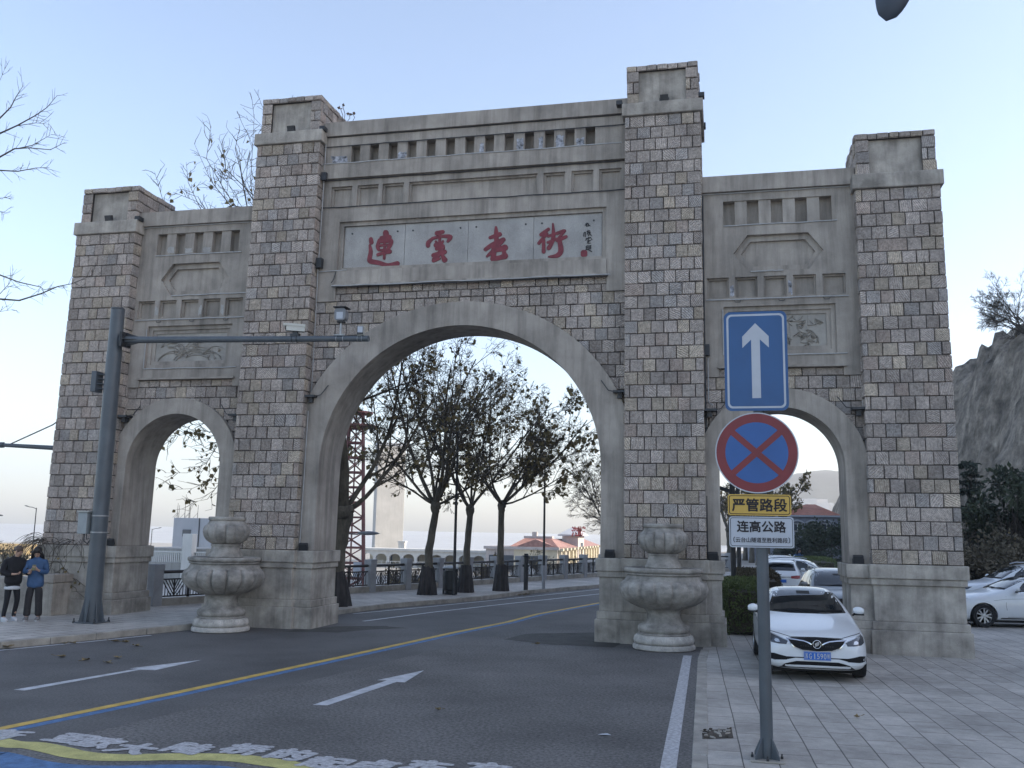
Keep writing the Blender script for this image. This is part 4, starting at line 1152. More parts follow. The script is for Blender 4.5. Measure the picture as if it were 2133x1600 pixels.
for i, (px, py, Y, lb) in enumerate(((2008,945,29,'tuft of dry shrub on the lowest rock ledge'), (2040,872,30,'tuft of dry shrub on the middle ledge of the cliff'), (2122,725,33,'tuft of dry shrub just below the cliff top tree'))):
    p = W(px, py, Y); tree('bare_shrub', (p.x, p.y, hill_h(p.x, p.y)-.1), limbset(rr, 7, .9, .02, .8), dict(BTs, lv=2, nc=[5,4], rmin=.009), 320+i, lb, 'tufts on the cliff ledges', [(0,0,-.1),(0,0,.05),(0,0,.15)], (.03,.02), cat='shrub')
# ------------------------------------------------------------------ stone urns
MAT['urn'] = pmat('grey_carved_stone', (.37,.345,.31), .85, .26, 3.2, .010, 45, fine=.16, fscale=60, streak=.25, sxyz=(1,1,1.6))
MAT['urn_base'] = pmat('pale_carved_stone', (.50,.47,.43), .85, .2, 5, .010, 45, fine=.16, fscale=60)
def urn(c, label, rot):
    root = empty('stone_urn', c, label, 'stone urn', 'two-tier stone urns in front of the gateway')
    n = 160
    b = MB(); b.lathe([(.60,0),(.63,.02),(.635,.07),(.61,.108),(.58,.115)], c, 64)
    def lotus(r, z, a):
        t = (z-.12)/.17; k = abs(((a+rot)*22/(2*pi)) % 1 - .5)*2
        return r - .022*max(0, (t-.15))*(1 if k > .75+.2*(1-t) or abs(k-.45) < .08 else 0)
    b.lathe([(.575,.115),(.60,.135),(.612,.17),(.612,.20),(.604,.23),(.59,.26),(.565,.285),(.545,.292)], c, 264, lobe=lotus)
    b.build('lotus_base', MAT['urn_base'], root, smooth=True, angle=40)
    s = MB(); s.lathe([(.50,.292),(.525,.30),(.525,.325),(.49,.335),(.515,.36),(.53,.40),(.525,.45),(.49,.485),(.42,.51),(.37,.56),(.345,.62),(.335,.68),(.345,.73),(.38,.78),(.42,.815)], c, 64)
    s.build('stem', MAT['urn'], root, smooth=True, angle=50)
    def lobes(k, dep):
        def f(r, z, a):
            x = abs(sin((a+rot)*k/2)); return r*(1-dep*(1-min(1, x*2.0))**2)
        return f
    lb = MB()
    lb.lathe([(.40,.80),(.52,.83),(.66,.89),(.78,.965),(.865,1.05),(.905,1.14),(.905,1.22),(.875,1.30),(.835,1.345),(.79,1.37)], c, n, lobe=lobes(16, .10))
    lb.lathe([(.80,1.355),(.775,1.40),(.745,1.45),(.735,1.475),(.775,1.49),(.775,1.515),(.755,1.525),(.79,1.535),(.805,1.56),(.805,1.60),(.79,1.622),(.70,1.625),(.66,1.60)], c, 64)
    lb.build('lower_bowl', MAT['urn'], root, smooth=True, angle=50)
    ub = MB()
    ub.lathe([(.36,1.60),(.385,1.63),(.36,1.68),(.325,1.76),(.31,1.83),(.31,1.865),(.325,1.875),(.325,1.905),(.30,1.915)], c, 48)
    ub.lathe([(.29,1.905),(.36,1.94),(.44,2.0),(.495,2.08),(.52,2.17),(.515,2.245),(.485,2.31),(.44,2.345)], c, n, lobe=lobes(14, .10))
    ub.lathe([(.45,2.335),(.41,2.38),(.385,2.425),(.40,2.435),(.415,2.455),(.415,2.495),(.40,2.515),(.36,2.515),(.33,2.48)], c, 48)
    ub.build('upper_bowl', MAT['urn'], root, smooth=True, angle=50)
    return root
p = G(459,1314); urn((p.x, p.y, 0), 'two-tier lobed stone urn on the road in front of the left inner pillar', .2)
p = G(1383,1352); urn((p.x, p.y, 0), 'two-tier lobed stone urn in front of the right inner pillar, near the edge line', .1)

# ------------------------------------------------------------------ road sign post
def rrect(x0, x1, z0, z1, r, n=6):
    P = []
    for (cx, cz, a0) in ((x1-r, z0+r, -pi/2), (x1-r, z1-r, 0), (x0+r, z1-r, pi/2), (x0+r, z0+r, pi)):
        for i in range(n+1): a = a0+pi/2*i/n; P.append((cx+r*cos(a), cz+r*sin(a)))
    return P
MAT['sign_blue'] = pmat('sign_blue', (.018,.085,.235), .35, .06, 3, spec=.5)
MAT['sign_blue2'] = pmat('sign_bright_blue', (.018,.095,.31), .35, .06, 3, spec=.5)
MAT['sign_white'] = pmat('sign_white', (.44,.47,.52), .4, .05, 3, spec=.5)
MAT['sign_red'] = pmat('sign_red', (.19,.022,.03), .4, .10, 3, spec=.5)
MAT['sign_yellow'] = pmat('sign_yellow', (.56,.36,.07), .4, .06, 3, spec=.5)
MAT['galv'] = pmat('galvanised_steel', (.35,.36,.37), .45, .1, 6, metal=.5)
sp = G(1598,1583,.006); SX, SY = sp.x, sp.y
post = empty('road_sign_post', (SX, SY, .006), 'grey steel post carrying blue arrow, no stopping disc and two text plates', 'road sign')
m = MB(); m.tube([(SX,SY,.02),(SX,SY,2.0),(SX,SY,4.75)], [.066,.063,.06], 20); m.box(SX-.012,SX+.012,SY-.068,SY-.064,2.0,2.03,0)
m.build('pole', MAT['blue_steel'], post, smooth=True, angle=40)
m = MB(); m.box(SX-.17,SX+.17,SY-.17,SY+.17,.008,.026)
m.build('base_plate', MAT['kerb'], post, bevel=.004)
for k in range(4):
    a = pi/4+pi/2*k; m = MB(); d = Vector((cos(a), sin(a), 0)); q = Vector((-sin(a), cos(a), 0))*.005; o_ = Vector((SX, SY, 0))
    P3 = [o_+d*.06+Vector((0,0,.027)), o_+d*.17+Vector((0,0,.027)), o_+d*.17+Vector((0,0,.06)), o_+d*.06+Vector((0,0,.25))]
    m.add([v-q for v in P3]+[v+q for v in P3], [(0,1,2,3),(7,6,5,4),(0,4,5,1),(1,5,6,2),(2,6,7,3),(3,7,4,0)])
    m.build('gusset', MAT['blue_steel'], post)
    m = MB(); e = o_+Vector((cos(a+.7854), sin(a+.7854), 0))*.15; m.tube([e+Vector((0,0,.026)), e+Vector((0,0,.05))], .014, 6); m.tube([e+Vector((0,0,.05)), e+Vector((0,0,.075))], .007, 6)
    m.build('anchor_bolt', MAT['dark_metal'], post)
SF = SY-.075
def spx(x, y): p = W(x, y, SF); return p.x, p.z
def plate(name, layers, par, y=SF, label=None):
    """layers: list of (outline, material key), each a sheet a little in front of the one before"""
    mb = MB(); mats = []
    for i, (poly, mk) in enumerate(layers):
        if mk not in mats: mats.append(mk)
        y1 = y-.0012*i; y0 = y+.012 if i == 0 else y1+.0011
        for pl in (poly if isinstance(poly[0][0], (tuple, list)) else [poly]):
            mb.prism(pl, lambda u, v: (u, y1, v), lambda u, v: (u, y0, v), mats.index(mk))
    o = mb.build(name, [MAT[k] for k in mats], par)
    if label: o['label'] = label
    return o
def textplate(mb, s, cx, cz, h, wtarget, y, mat=0, bold=.026):
    v, f = text_mesh(s, 1.0)
    zx = [q[0] for q in v]; zy = [q[1] for q in v]
    kx = wtarget/(max(zx)-min(zx)); ky = h/(max(zy)-min(zy)); mx_, my_ = (min(zx)+max(zx))/2, (min(zy)+max(zy))/2
    for k in range(9):                       # thicken the strokes
        dx, dz = (0, 0) if k == 8 else (bold*cos(k*pi/4)*ky, bold*sin(k*pi/4)*ky)
        mb.add([(cx+dx+(q[0]-mx_)*kx, y-.0001*k, cz+dz+(q[1]-my_)*ky) for q in v], f, mat)
x0, z1 = spx(1510,651); x1, z0 = spx(1641,855); bw = .115
x0 = spx(1509,752)[0]; x1 = spx(1641,752)[0]
xc = (x0+x1)/2; hh = z1-z0; ww = x1-x0
aw = ww*.138; 
plate('arrow_sign', [(rrect(x0,x1,z0,z1,.07),'sign_blue'), (rrect(x0+.028,x1-.028,z0+.028,z1-.028,.055),'sign_white'), (rrect(x0+.05,x1-.05,z0+.05,z1-.05,.04),'sign_blue'),
     ([(xc-aw/2,z0+hh*.125),(xc+aw/2,z0+hh*.125),(xc+aw/2,z0+hh*.715),(xc+ww*.21,z0+hh*.63),(xc+ww*.21,z0+hh*.745),(xc,z0+hh*.88),(xc-ww*.21,z0+hh*.745),(xc-ww*.21,z0+hh*.63),(xc-aw/2,z0+hh*.715)],'sign_white')], post)
cx, cz = spx(1576,943); cr = (spx(1663,943)[0]-spx(1489,943)[0])/2
circ = lambda r: [(cx+r*cos(2*pi*i/64), cz+r*sin(2*pi*i/64)) for i in range(64)]
bar = lambda a: [(cx+u*cos(a)*cr*.80-v*sin(a)*cr*.075, cz+u*sin(a)*cr*.80+v*cos(a)*cr*.075) for (u, v) in ((-1,-1),(1,-1),(1,1),(-1,1))]
plate('no_stopping_sign', [(circ(cr),'sign_white'), (circ(cr*.972),'sign_red'), (circ(cr*.755),'sign_blue2'), ([bar(pi/4*.92)],'sign_red'), ([bar(-pi/4*.92)],'sign_red')], post)
x0 = spx(1516,1050)[0]; x1 = spx(1648,1050)[0]; z1 = spx(1580,1030)[1]; z0 = spx(1580,1074)[1]
yp = plate('text_plate', [(rrect(x0,x1,z0,z1,.03),'sign_yellow'), (rrect(x0+.012,x1-.012,z0+.012,z1-.012,.026),'ink'), (rrect(x0+.02,x1-.02,z0+.02,z1-.02,.02),'sign_yellow')], post, label='yellow text plate')
m = MB(); textplate(m, "严管路段", (x0+x1)/2, (z0+z1)/2, (z1-z0)*.60, (x1-x0)*.86, SF-.006); m.build('lettering', MAT['ink'], yp)
x0 = spx(1519,1108)[0]; x1 = spx(1654,1108)[0]; z1 = spx(1585,1076.5)[1]; z0 = spx(1585,1141)[1]; hh = z1-z0
wp = plate('text_plate', [(rrect(x0,x1,z0,z1,.03),'sign_white'), (rrect(x0+.012,x1-.012,z0+.012,z1-.012,.026),'ink'), (rrect(x0+.018,x1-.018,z0+.018,z1-.018,.02),'sign_white')], post, label='white text plate')
m = MB(); textplate(m, "连高公路", (x0+x1)/2, z0+hh*.68, hh*.36, (x1-x0)*.75, SF-.006)
textplate(m, "云台山隧道至胜利路段", (x0+x1)/2, z0+hh*.245, hh*.165, (x1-x0)*.80, SF-.006, bold=.012)
for sgn in (-1, 1):
    xe = (x0+x1)/2+sgn*(x1-x0)*.43
    pts = [(xe-sgn*.012, SF-.006, z0+hh*.16), (xe, SF-.006, z0+hh*.2), (xe, SF-.006, z0+hh*.3), (xe-sgn*.012, SF-.006, z0+hh*.34)]
    m.tube(pts, .0035, 5)
m.build('lettering', MAT['ink'], wp)
for z in (2.2, 2.62, 3.0, 3.3, 3.9, 4.5):
    m = MB(); m.tube([(SX,SY,z),(SX,SY,z+.04)], .07, 16); m.box(SX-.2, SX+.2, SY-.073, SY-.064, z+.005, z+.035)
    m.build('bracket', MAT['galv'], post)

# ------------------------------------------------------------------ camera pole on the left pavement
cp = G(190,1297,.13); PXc, PYc = cp.x, cp.y
zt = W(262,645,PYc).z; za = W(300,707,PYc).z
pole = empty('camera_pole', (PXc, PYc, .13), 'blue grey steel pole with a long arm carrying traffic cameras', 'camera pole')
m = MB(); m.tube([(PXc,PYc,.14),(PXc,PYc,za-.28),(PXc,PYc,za-.28),(PXc,PYc,zt)], [.185,.168,.162,.152], 24)
for z in (za-.28, za+.75, 2.55, 5.55): m.tube([(PXc,PYc,z-.012),(PXc,PYc,z+.012)], .176-.003*z, 24)
m.build('pole', MAT['blue_steel'], pole, smooth=True, angle=40)
m = MB(); m.box(PXc-.28,PXc+.28,PYc-.28,PYc+.28,.131,.155); m.build('base_plate', MAT['blue_steel'], pole, bevel=.004)
for k in range(8):
    a = 2*pi*k/8+.2; m = MB(); d = Vector((cos(a), sin(a), 0)); q = Vector((-sin(a), cos(a), 0))*.006; o_ = Vector((PXc, PYc, .155))
    P3 = [o_+d*.15, o_+d*.30, o_+d*.27+Vector((0,0,.06)), o_+d*.165+Vector((0,0,.62))]
    m.add([v-q for v in P3]+[v+q for v in P3], [(0,1,2,3),(7,6,5,4),(0,4,5,1),(1,5,6,2),(2,6,7,3),(3,7,4,0)])
    m.build('gusset', MAT['blue_steel'], pole)
for k in range(4):
    a = pi/4+pi/2*k; m = MB(); e = Vector((PXc+.36*cos(a), PYc+.36*sin(a), .13)); m.tube([e, e+Vector((0,0,.05))], .03, 6); m.tube([e+Vector((0,0,.05)), e+Vector((0,0,.11))], .014, 6)
    m.build('anchor_bolt', MAT['dark_metal'], pole)
ae = W(768,705.5,PYc-.25); a0 = Vector((PXc+.15, PYc-.01, za)); a1 = Vector((ae.x, ae.y, ae.z))
ad = (a1-a0).normalized()
def on(t): return a0+(a1-a0)*t
m = MB(); m.tube([a0, on(.12), on(.5), a1], [.085,.078,.07,.066], 16)
m.build('arm', MAT['blue_steel'], pole, smooth=True, angle=40)
m = MB(); pz = Vector((0,0,1)); py = ad.cross(pz)
m.obox(a0+ad*.10, ad, py, pz, .012, .17, .17); m.obox(a0+ad*.135, ad, py, pz, .012, .17, .17)
for sg in (-1, 1):
    for ax_, h in ((pz, .16), (py, .16)):
        P3 = [a0+ad*.15+ax_*sg*.165, a0+ad*.15+ax_*sg*.07, a0+ad*.5+ax_*sg*.075]; q = (py if ax_ is pz else pz)*.006
        m.add([v-q for v in P3]+[v+q for v in P3], [(0,1,2),(5,4,3),(0,3,4,1),(1,4,5,2),(2,5,3,0)])
    for s2 in (-1, 1): m.tube([a0+ad*.07+pz*sg*.12+py*s2*.12, a0+ad*.18+pz*sg*.12+py*s2*.12], .02, 6)
m.build('flange', MAT['dark_metal'], pole)
MAT['cam_white'] = pmat('camera_housing', (.55,.55,.50), .45, .06, 6, spec=.5)
MAT['lens'] = glass_mat('black_lens')
def tx(px): return (px-272)/(768-272)
def onx(px):
    t = tx(px); return on(max(0, min(1, t*.985+.0)))
# bullet camera pointing left
q = onx(634); cb = q+pz*.24; cdv = (-ad*.9-py*(-.25)).normalized(); cdv = (-ad+Vector((0,-.45,0))).normalized(); cs_ = cdv.cross(pz)
m = MB(); m.obox(cb, cdv, cs_, pz, .20, .075, .07); m.obox(cb+pz*.082+cdv*.03, cdv, cs_, pz, .24, .092, .009)
m.obox(cb+pz*.06+cs_*.088+cdv*.03, cdv, cs_, pz, .24, .004, .025); m.obox(cb+pz*.06-cs_*.088+cdv*.03, cdv, cs_, pz, .24, .004, .025)
c1 = m.build('camera', MAT['cam_white'], pole, bevel=.006)
m = MB(); m.obox(cb+cdv*.203, cdv, cs_, pz, .004, .068, .062); m.tube([cb+cdv*.2, cb+cdv*.225], .045, 12); m.build('lens', MAT['lens'], c1)
m = MB(); m.obox(q+pz*.09, ad, py, pz, .10, .05, .03); m.obox(q+pz*.135, ad, py, pz, .05, .04, .035)
for s in (-.06, .06): m.tube([q+ad*(s-.008), q+ad*(s+.008)], .078, 14)
m.build('mount', MAT['dark_metal'], c1)
# flash lamp on a short mast
q = onx(722)
m = MB(); hb_ = q+pz*.52; fv = Vector((0,-1,0)); fs = Vector((1,0,0))
P = rrect(-.13,.13,-.13,.15,.07)
m.prism(P, lambda u, v: tuple(hb_+fs*u+pz*v+fv*.10), lambda u, v: tuple(hb_+fs*u*.8+pz*v*.8-fv*.14))
c2 = m.build('flash_lamp', pmat('grey_plastic', (.20,.21,.23), .4, .08, 5), pole, bevel=.008)
m = MB(); m.obox(hb_+fv*.104-pz*.02, fs, fv, pz, .075, .004, .075); m.build('lens', MAT['sign_white'], c2)
m = MB(); m.obox(hb_+pz*.165-fv*.0, fs, fv, pz, .15, .15, .012); m.obox(hb_-pz*.15, fs, fv, pz, .08, .06, .02); m.build('hood', MAT['dark_metal'], c2, bevel=.008)
m = MB(); m.tube([q+pz*.06, hb_-pz*.14], .028, 8); m.obox(q+pz*.075, ad, py, pz, .12, .07, .012)
for s in (-.08, .08): m.tube([q+ad*(s-.008), q+ad*(s+.008)], .075, 14)
m.build('mount', MAT['galv'], c2)
# fill light at the tip
q = onx(760)
m = MB(); m.obox(q+pz*.17, Vector((1,.25,0)), Vector((-.25,1,0)), pz, .075, .09, .10); c3 = m.build('fill_light', MAT['cam_white'], pole, bevel=.008)
m = MB(); m.obox(q+pz*.17+Vector((.0225,-.0925,0))*1.0, Vector((1,.25,0)), Vector((-.25,1,0)), pz, .07, .004, .092); l3 = m.build('bezel', MAT['dark_metal'], c3)
m = MB(); m.obox(q+pz*.185+Vector((.024,-.0985,0)), Vector((1,.25,0)), Vector((-.25,1,0)), pz, .055, .003, .066); m.build('lens', MAT['sign_white'], c3)
m = MB(); m.obox(q+pz*.07, ad, py, pz, .05, .04, .02)
for s in (-.05, .05): m.tube([q+ad*(s-.006), q+ad*(s+.006)], .073, 14)
m.build('mount', MAT['galv'], c3)
# control box and a louvred box
bz = W(188,1090,PYc).z
m = MB(); m.box(PXc-.43,PXc-.2,PYc-.19,PYc+.07,bz-.24,bz+.24); cb1 = m.build('control_box', pmat('grey_cabinet', (.30,.33,.34), .5, .08, 4), pole, bevel=.01)
m = MB(); m.box(PXc-.46,PXc-.16,PYc-.22,PYc+.1,bz+.242,bz+.275); m.build('cover', pmat('pale_cover', (.42,.43,.40), .6, .1, 5), cb1, bevel=.004)
m = MB(); m.tube([(PXc-.3,PYc-.1,bz-.24),(PXc-.28,PYc-.12,bz-.4),(PXc-.2,PYc-.1,bz-.46),(PXc-.15,PYc-.08,bz-.36)], .016, 6); m.tube([(PXc-.24,PYc-.1,bz-.24),(PXc-.22,PYc-.12,bz-.36),(PXc-.16,PYc-.1,bz-.34)], .012, 6); m.build('cable', MAT['dark_metal'], cb1)
m = MB()
for z in (bz+.17, bz-.2): m.tube([(PXc,PYc,z-.015),(PXc,PYc,z+.015)], .19, 20)
m.build('strap', MAT['galv'], cb1)
lz = W(218,795,PYc).z; m = MB(); m.box(PXc-.44,PXc-.31,PYc-.16,PYc+.10,lz-.25,lz+.23)
for i in range(4): m.box(PXc-.31,PXc-.16,PYc-.1,PYc+.06,lz-.18+.11*i,lz-.165+.11*i)
m.build('louvred_box', MAT['blue_steel'], pole, bevel=.006)

# ------------------------------------------------------------------ promenade railing
rl = empty('promenade_railing', (g2(770,1233,.13)[0], g2(770,1233,.13)[1], .13), 'promenade railing of pale concrete posts and dark chevron panels beyond the arches', 'railing')
MAT['rail_post'] = pmat('pale_concrete', (.34,.345,.36), .85, .12, 2, .004, 40)
MAT['rail_iron'] = pmat('dark_bronze_iron', (.030,.024,.022), .5, .2, 7, spec=.5)
A = Vector(g2(320,1262,.13)); B = Vector(g2(770,1233,.13)); C_ = Vector(g2(1215,1203,.13))
posts = [A.lerp(B, k/4) for k in range(4)] + [B.lerp(C_, k/8) for k in range(9)] + [C_+(C_-B)/8*k+Vector((.05*k*k,0)) for k in range(1, 8)]
base = MB()
for i, p in enumerate(posts):
    q = posts[min(i+1, len(posts)-1)]; o_ = posts[max(0, i-1)]
    u = (q-o_).normalized(); n_ = Vector((u.y, -u.x)); U3 = Vector((u.x,u.y,0)); N3 = Vector((n_.x,n_.y,0)); c3_ = Vector((p.x,p.y,0))
    m = MB(); m.obox(c3_+Vector((0,0,.13+.53)), U3, N3, pz, .15, .15, .54); m.obox(c3_+Vector((0,0,1.16)), U3, N3, pz, .165, .165, .09)
    m.build('post', MAT['rail_post'], rl, bevel=.015)
    if i < len(posts)-1:
        U = (q-p); L = U.length; U.normalize(); U3 = Vector((U.x,U.y,0)); N3 = Vector((U.y,-U.x,0))
        s = c3_+U3*.15; e = c3_+U3*(L-.15); Z = lambda h: Vector((0,0,.13+h))
        base.obox((s+e)/2+Z(.09), U3, N3, pz, L/2-.152, .11, .10)
        m = MB(); m.tube([s+Z(.90), e+Z(.90)], .045, 8)
        m.bar(s+Z(.70), e+Z(.70), .04); m.bar(s+Z(.24), e+Z(.24), .04)
        for c in (.5,): m.bar(s.lerp(e, c)+Z(.2), s.lerp(e, c)+Z(.88), .06)
        for h0, h1 in ((0, .5), (.5, 1)):
            mid = (h0+h1)/2
            m.bar(s.lerp(e, mid)+Z(.24), s.lerp(e, mid)+Z(.7), .035)
            for sg in (-1, 1):
                for k in range(1, 5):
                    off = (h1-h0)/2*k/4.6
                    a_ = mid+sg*off*.05; b_ = mid+sg*off
                    zb = .24+.0*k; 
                    m.bar(s.lerp(e, mid+sg*max(0, off-.17))+Z(.24+max(0, (.17-off))*2.0), s.lerp(e, b_)+Z(.7), .022)
                for k in range(1, 5):
                    f_ = mid+sg*(h1-h0)/2*k/4.8; ztop = .24+.40*min(1, k/4)**1.2
                    m.bar(s.lerp(e, f_)+Z(.24), s.lerp(e, f_)+Z(ztop), .018)
        m.build('panel', MAT['rail_iron'], rl)
base.build('plinth', MAT['kerb'], rl)

# ------------------------------------------------------------------ small street furniture beyond the arch
bp_ = G(937,1238,.13)
bn = empty('litter_bin', tuple(bp_), 'black litter bin with a pale lid on the pavement beside the tallest plane tree', 'litter bin')
m = MB(); m.lathe([(.20,.0),(.21,.03),(.17,.06),(.17,.12),(.24,.16),(.25,.78),(.23,.80)], bp_, 20); m.build('body', MAT['dark_metal'], bn, smooth=True, angle=40)
m = MB(); m.lathe([(.12,.80),(.14,.86),(.27,.87),(.28,.90),(.20,.94),(.05,.96)], bp_, 20); m.build('lid', pmat('pale_lid', (.4,.42,.44), .5), bn, smooth=True, angle=40)
m = MB(); m.box(bp_.x-.26,bp_.x-.2,bp_.y-.03,bp_.y+.03,.13,1.0); m.box(bp_.x+.2,bp_.x+.26,bp_.y-.03,bp_.y+.03,.13,1.0); m.build('frame', MAT['dark_metal'], bn)
def lamp_post(base, h, label, arm=(1.2,0,.0), head=.6, r=.06, two_tone=False, armh=None, group=None):
    b = Vector(base); root = empty('street_lamp', tuple(b), label, 'street lamp', group)
    m = MB(); m.tube([b, b+pz*.4, b+pz*h], [r*1.15, r, r*.7], 10); m.build('pole', MAT['dark_metal'], root, smooth=True, angle=40)
    if two_tone: m = MB(); m.tube([b+pz*.001, b+pz*.9], r*1.3, 10); m.build('sleeve', MAT['rail_post'], root, smooth=True, angle=40)
    av = Vector(arm); t = b+pz*(h-.08); e = t+av
    m = MB(); m.tube([t, t+av*.5+pz*.05, e], r*.5, 8); m.build('arm', MAT['dark_metal'], root, smooth=True)
    m = MB(); d = av.normalized(); s_ = d.cross(pz).normalized(); V = []; F = []; n = 12; K = 8
    for i in range(K+1):
        t_ = i/K; w_ = sin(pi*min(1, .08+t_*.92))**.6*.5+.02; 
        for k in range(n):
            a = 2*pi*k/n; V.append(e+d*(t_*head)+s_*cos(a)*w_*head*.42+pz*(sin(a)*w_*head*(.22 if sin(a) > 0 else .14)+.03*head))
    for i in range(K):
        for k in range(n): F.append((i*n+k, i*n+(k+1) % n, (i+1)*n+(k+1) % n, (i+1)*n+k))
    F.append(tuple(range(n))[::-1]); F.append(tuple(K*n+k for k in range(n)))
    m.add(V, F); m.build('lamp_head', pmat('grey_lamp_head', (.10,.105,.11), .45), root, smooth=True, angle=50)
    return root
QZ = -3.2
q = W(676,1113,28); lamp_post((q.x, q.y, QZ), q.z-QZ+.08, 'street lamp with an oval head reaching out in front of the red lattice mast', tuple(RT*(1.15*1.6)), 1.2, .07)
lamp_post(tuple(G(945,1240,.128)), 5.6, 'tall dark lamp post standing behind the litter bin among the branches', (-.9,.1,.1), .5, .055)
lamp_post(tuple(G(1132,1227,.128)), 5.0, 'dark lamp post with a pale sleeve on the pavement, right of the plane trees', (-.8,.1,.1), .45, .05, True)
q = G(1095,1229.5,.128); mp_ = empty('marker_post', tuple(q), 'short black marker post on the pavement between plane tree and lamp post', 'post')
m = MB(); m.tube([q, q+pz*1.36], .085, 10); m.build('pole', MAT['dark_metal'], mp_, smooth=True, angle=40)
m = MB(); m.box(q.x-.12,q.x+.12,q.y-.1,q.y+.1,1.0,1.08); m.lathe([(.1,1.36),(.12,1.4),(.03,1.48)], q-pz*.13, 12); m.build('cap', MAT['dark_metal'], mp_)
for (px, py0, Y, hx, lb) in ((327,1102,70,1,'thin far street lamp seen in the left side arch'), (76,1058,45,-1,'thin far street lamp rising left of the outer left pillar')):
    q = W(px-(10 if hx > 0 else 0), py0, Y); lamp_post((q.x,q.y,QZ), q.z-QZ, lb, (hx*.7,0,.15), .45, .05)
q = W(-40,1072,30); lamp_post((q.x,q.y,QZ), q.z-QZ, 'street lamp head peeking in at the left edge of the picture', (1.1,0,.02), .55, .05)
# gantry arm left of the gateway
q = W(128,934,3.2); b = Vector((q.x, q.y, .0)); gp = empty('gantry_pole', tuple(b), 'pole behind the outer left pillar holding a long braced arm to the left', 'sign gantry')
e = W(-160,922,3.2); t = W(128,934,3.2)
m = MB(); m.tube([b, (b.x,b.y,t.z+1.2)], [.13,.10], 14); m.build('pole', MAT['blue_steel'], gp, smooth=True, angle=40)
m = MB(); m.tube([t, W(5,927,3.2), e], [.07,.055,.05], 12); m.tube([W(4,927,3.2)-RT*.06, W(4,927,3.2)+RT*.06], .085, 12); m.build('arm', MAT['blue_steel'], gp, smooth=True, angle=40)
m = MB(); k0 = W(125,874,3.2); m.tube([k0, W(110,885,3.2), W(22,925,3.2)], .018, 6); m.build('stay', MAT['dark_metal'], gp)
# lamp head at the top edge, on a mast outside the view
tp = W(1846,44,-9.0); root = empty('street_lamp', (tp.x+3.4, -9.0, .0), 'dark lamp head hanging into the top of the picture, right of centre', 'street lamp')
m = MB(); c0 = W(1846,44,-9.0); ax_ = (W(1875,-70,-9.0)-c0).normalized(); L = 1.05; V = []; F = []; n = 20; K = 14; sd_ = ax_.cross(Vector((0,1,0))).normalized(); fd = sd_.cross(ax_)
for i in range(K+1):
    t_ = i/K; w_ = .23*sin(pi*min(.999, .0+t_*.93+.0001))**.46+.002
    for k in range(n): a = 2*pi*k/n; V.append(c0+ax_*(t_*L)+sd_*cos(a)*w_+fd*sin(a)*w_*.55)
for i in range(K):
    for k in range(n): F.append((i*n+k, i*n+(k+1) % n, (i+1)*n+(k+1) % n, (i+1)*n+k))
F.append(tuple(K*n+k for k in range(n))); m.add(V, F); m.build('lamp_head', pmat('slate_lamp_head', (.045,.06,.085), .5), root, smooth=True)
m = MB(); h = c0+ax_*1.0; m.tube([h, h+Vector((.4,0,.35)), Vector((tp.x+2.4,-9.0,h.z+.6)), Vector((tp.x+3.4,-9.0,h.z+.1)), Vector((tp.x+3.4,-9.0,h.z-1))], .05, 10); m.build('arm', MAT['blue_steel'], root, smooth=True)
m = MB(); m.tube([(tp.x+3.4,-9.0,0), (tp.x+3.4,-9.0,h.z-.9)], [.11,.06], 14); m.build('pole', MAT['blue_steel'], root, smooth=True)

# low wall and stone block left of the gateway
q0 = G(88,1281,.13); wl_ = empty('low_wall', (q0.x-2, q0.y+.3, .13), 'low grey stone wall behind the two people, ending at a capped block', 'wall')
m = MB(); m.box(q0.x-7, q0.x-.1, q0.y+.15, q0.y+.5, .12, .98); m.build('wall', MAT['stucco_dirty'], wl_, bevel=.02)
zc_ = W(105,1196,q0.y).z; m = MB(); m.box(q0.x-.12, q0.x+.32, q0.y-.12, q0.y+.55, .12, zc_-.2); m.build('end_block', MAT['stucco_dirty'], wl_, bevel=.02)
m = MB(); m.box(q0.x-.16, q0.x+.345, q0.y-.16, q0.y+.58, zc_-.198, zc_); m.build('coping', MAT['stucco'], wl_, bevel=.015)

# dry creeper over the left plinth
rv = random.Random(14); root = empty('dry_creeper', (-10.3,-.1,.13), 'tangle of dry creeper stems hanging over the plinth of the outer left pillar', 'plant')
st = MB(); lf = MB()
for k in range(46):
    x = rv.uniform(-10.75,-9.5) if k < 32 else rv.uniform(-10.9,-10.5); y = -.12; z = 1.80
    pts = [Vector((x, y+.05, z+rv.uniform(0,.12)))]; d = Vector((rv.uniform(-.6,.6), -.25, rv.uniform(-.3,.4)))
    for i in range(rv.randint(4, 9)):
        pts.append(pts[-1]+d*.11); d = d+Vector((rv.uniform(-.5,.5), rv.uniform(-.1,.1), -.32)); d.normalize()
        pts[-1].y = min(pts[-1].y, -.11 if pts[-1].z > 1.36 else -.05)
    st.tube(pts, rv.uniform(.004,.009), 4)
    if rv.random() < .35: leaf(lf, pts[-1], (0,-.4,-1), .07, rv)
for k in range(12):
    p_ = Vector((rv.uniform(-10.9,-9.6), -.05, 1.2)); pts = [p_]; d = Vector((rv.uniform(-1,1), 0, rv.uniform(-1,.2)))
    for i in range(9):
        pts.append(pts[-1]+d.normalized()*.13); d += Vector((rv.uniform(-.5,.5), 0, rv.uniform(-.5,.25))); pts[-1].y = -.035 if pts[-1].z > .68 else -.12
        if pts[-1].z < .3: break
    st.tube(pts, .006, 4)
    for q_ in pts[4:]:
        if rv.random() < .4: leaf(lf, q_, (rv.uniform(-.5,.5),-.6,-.7), .085, rv)
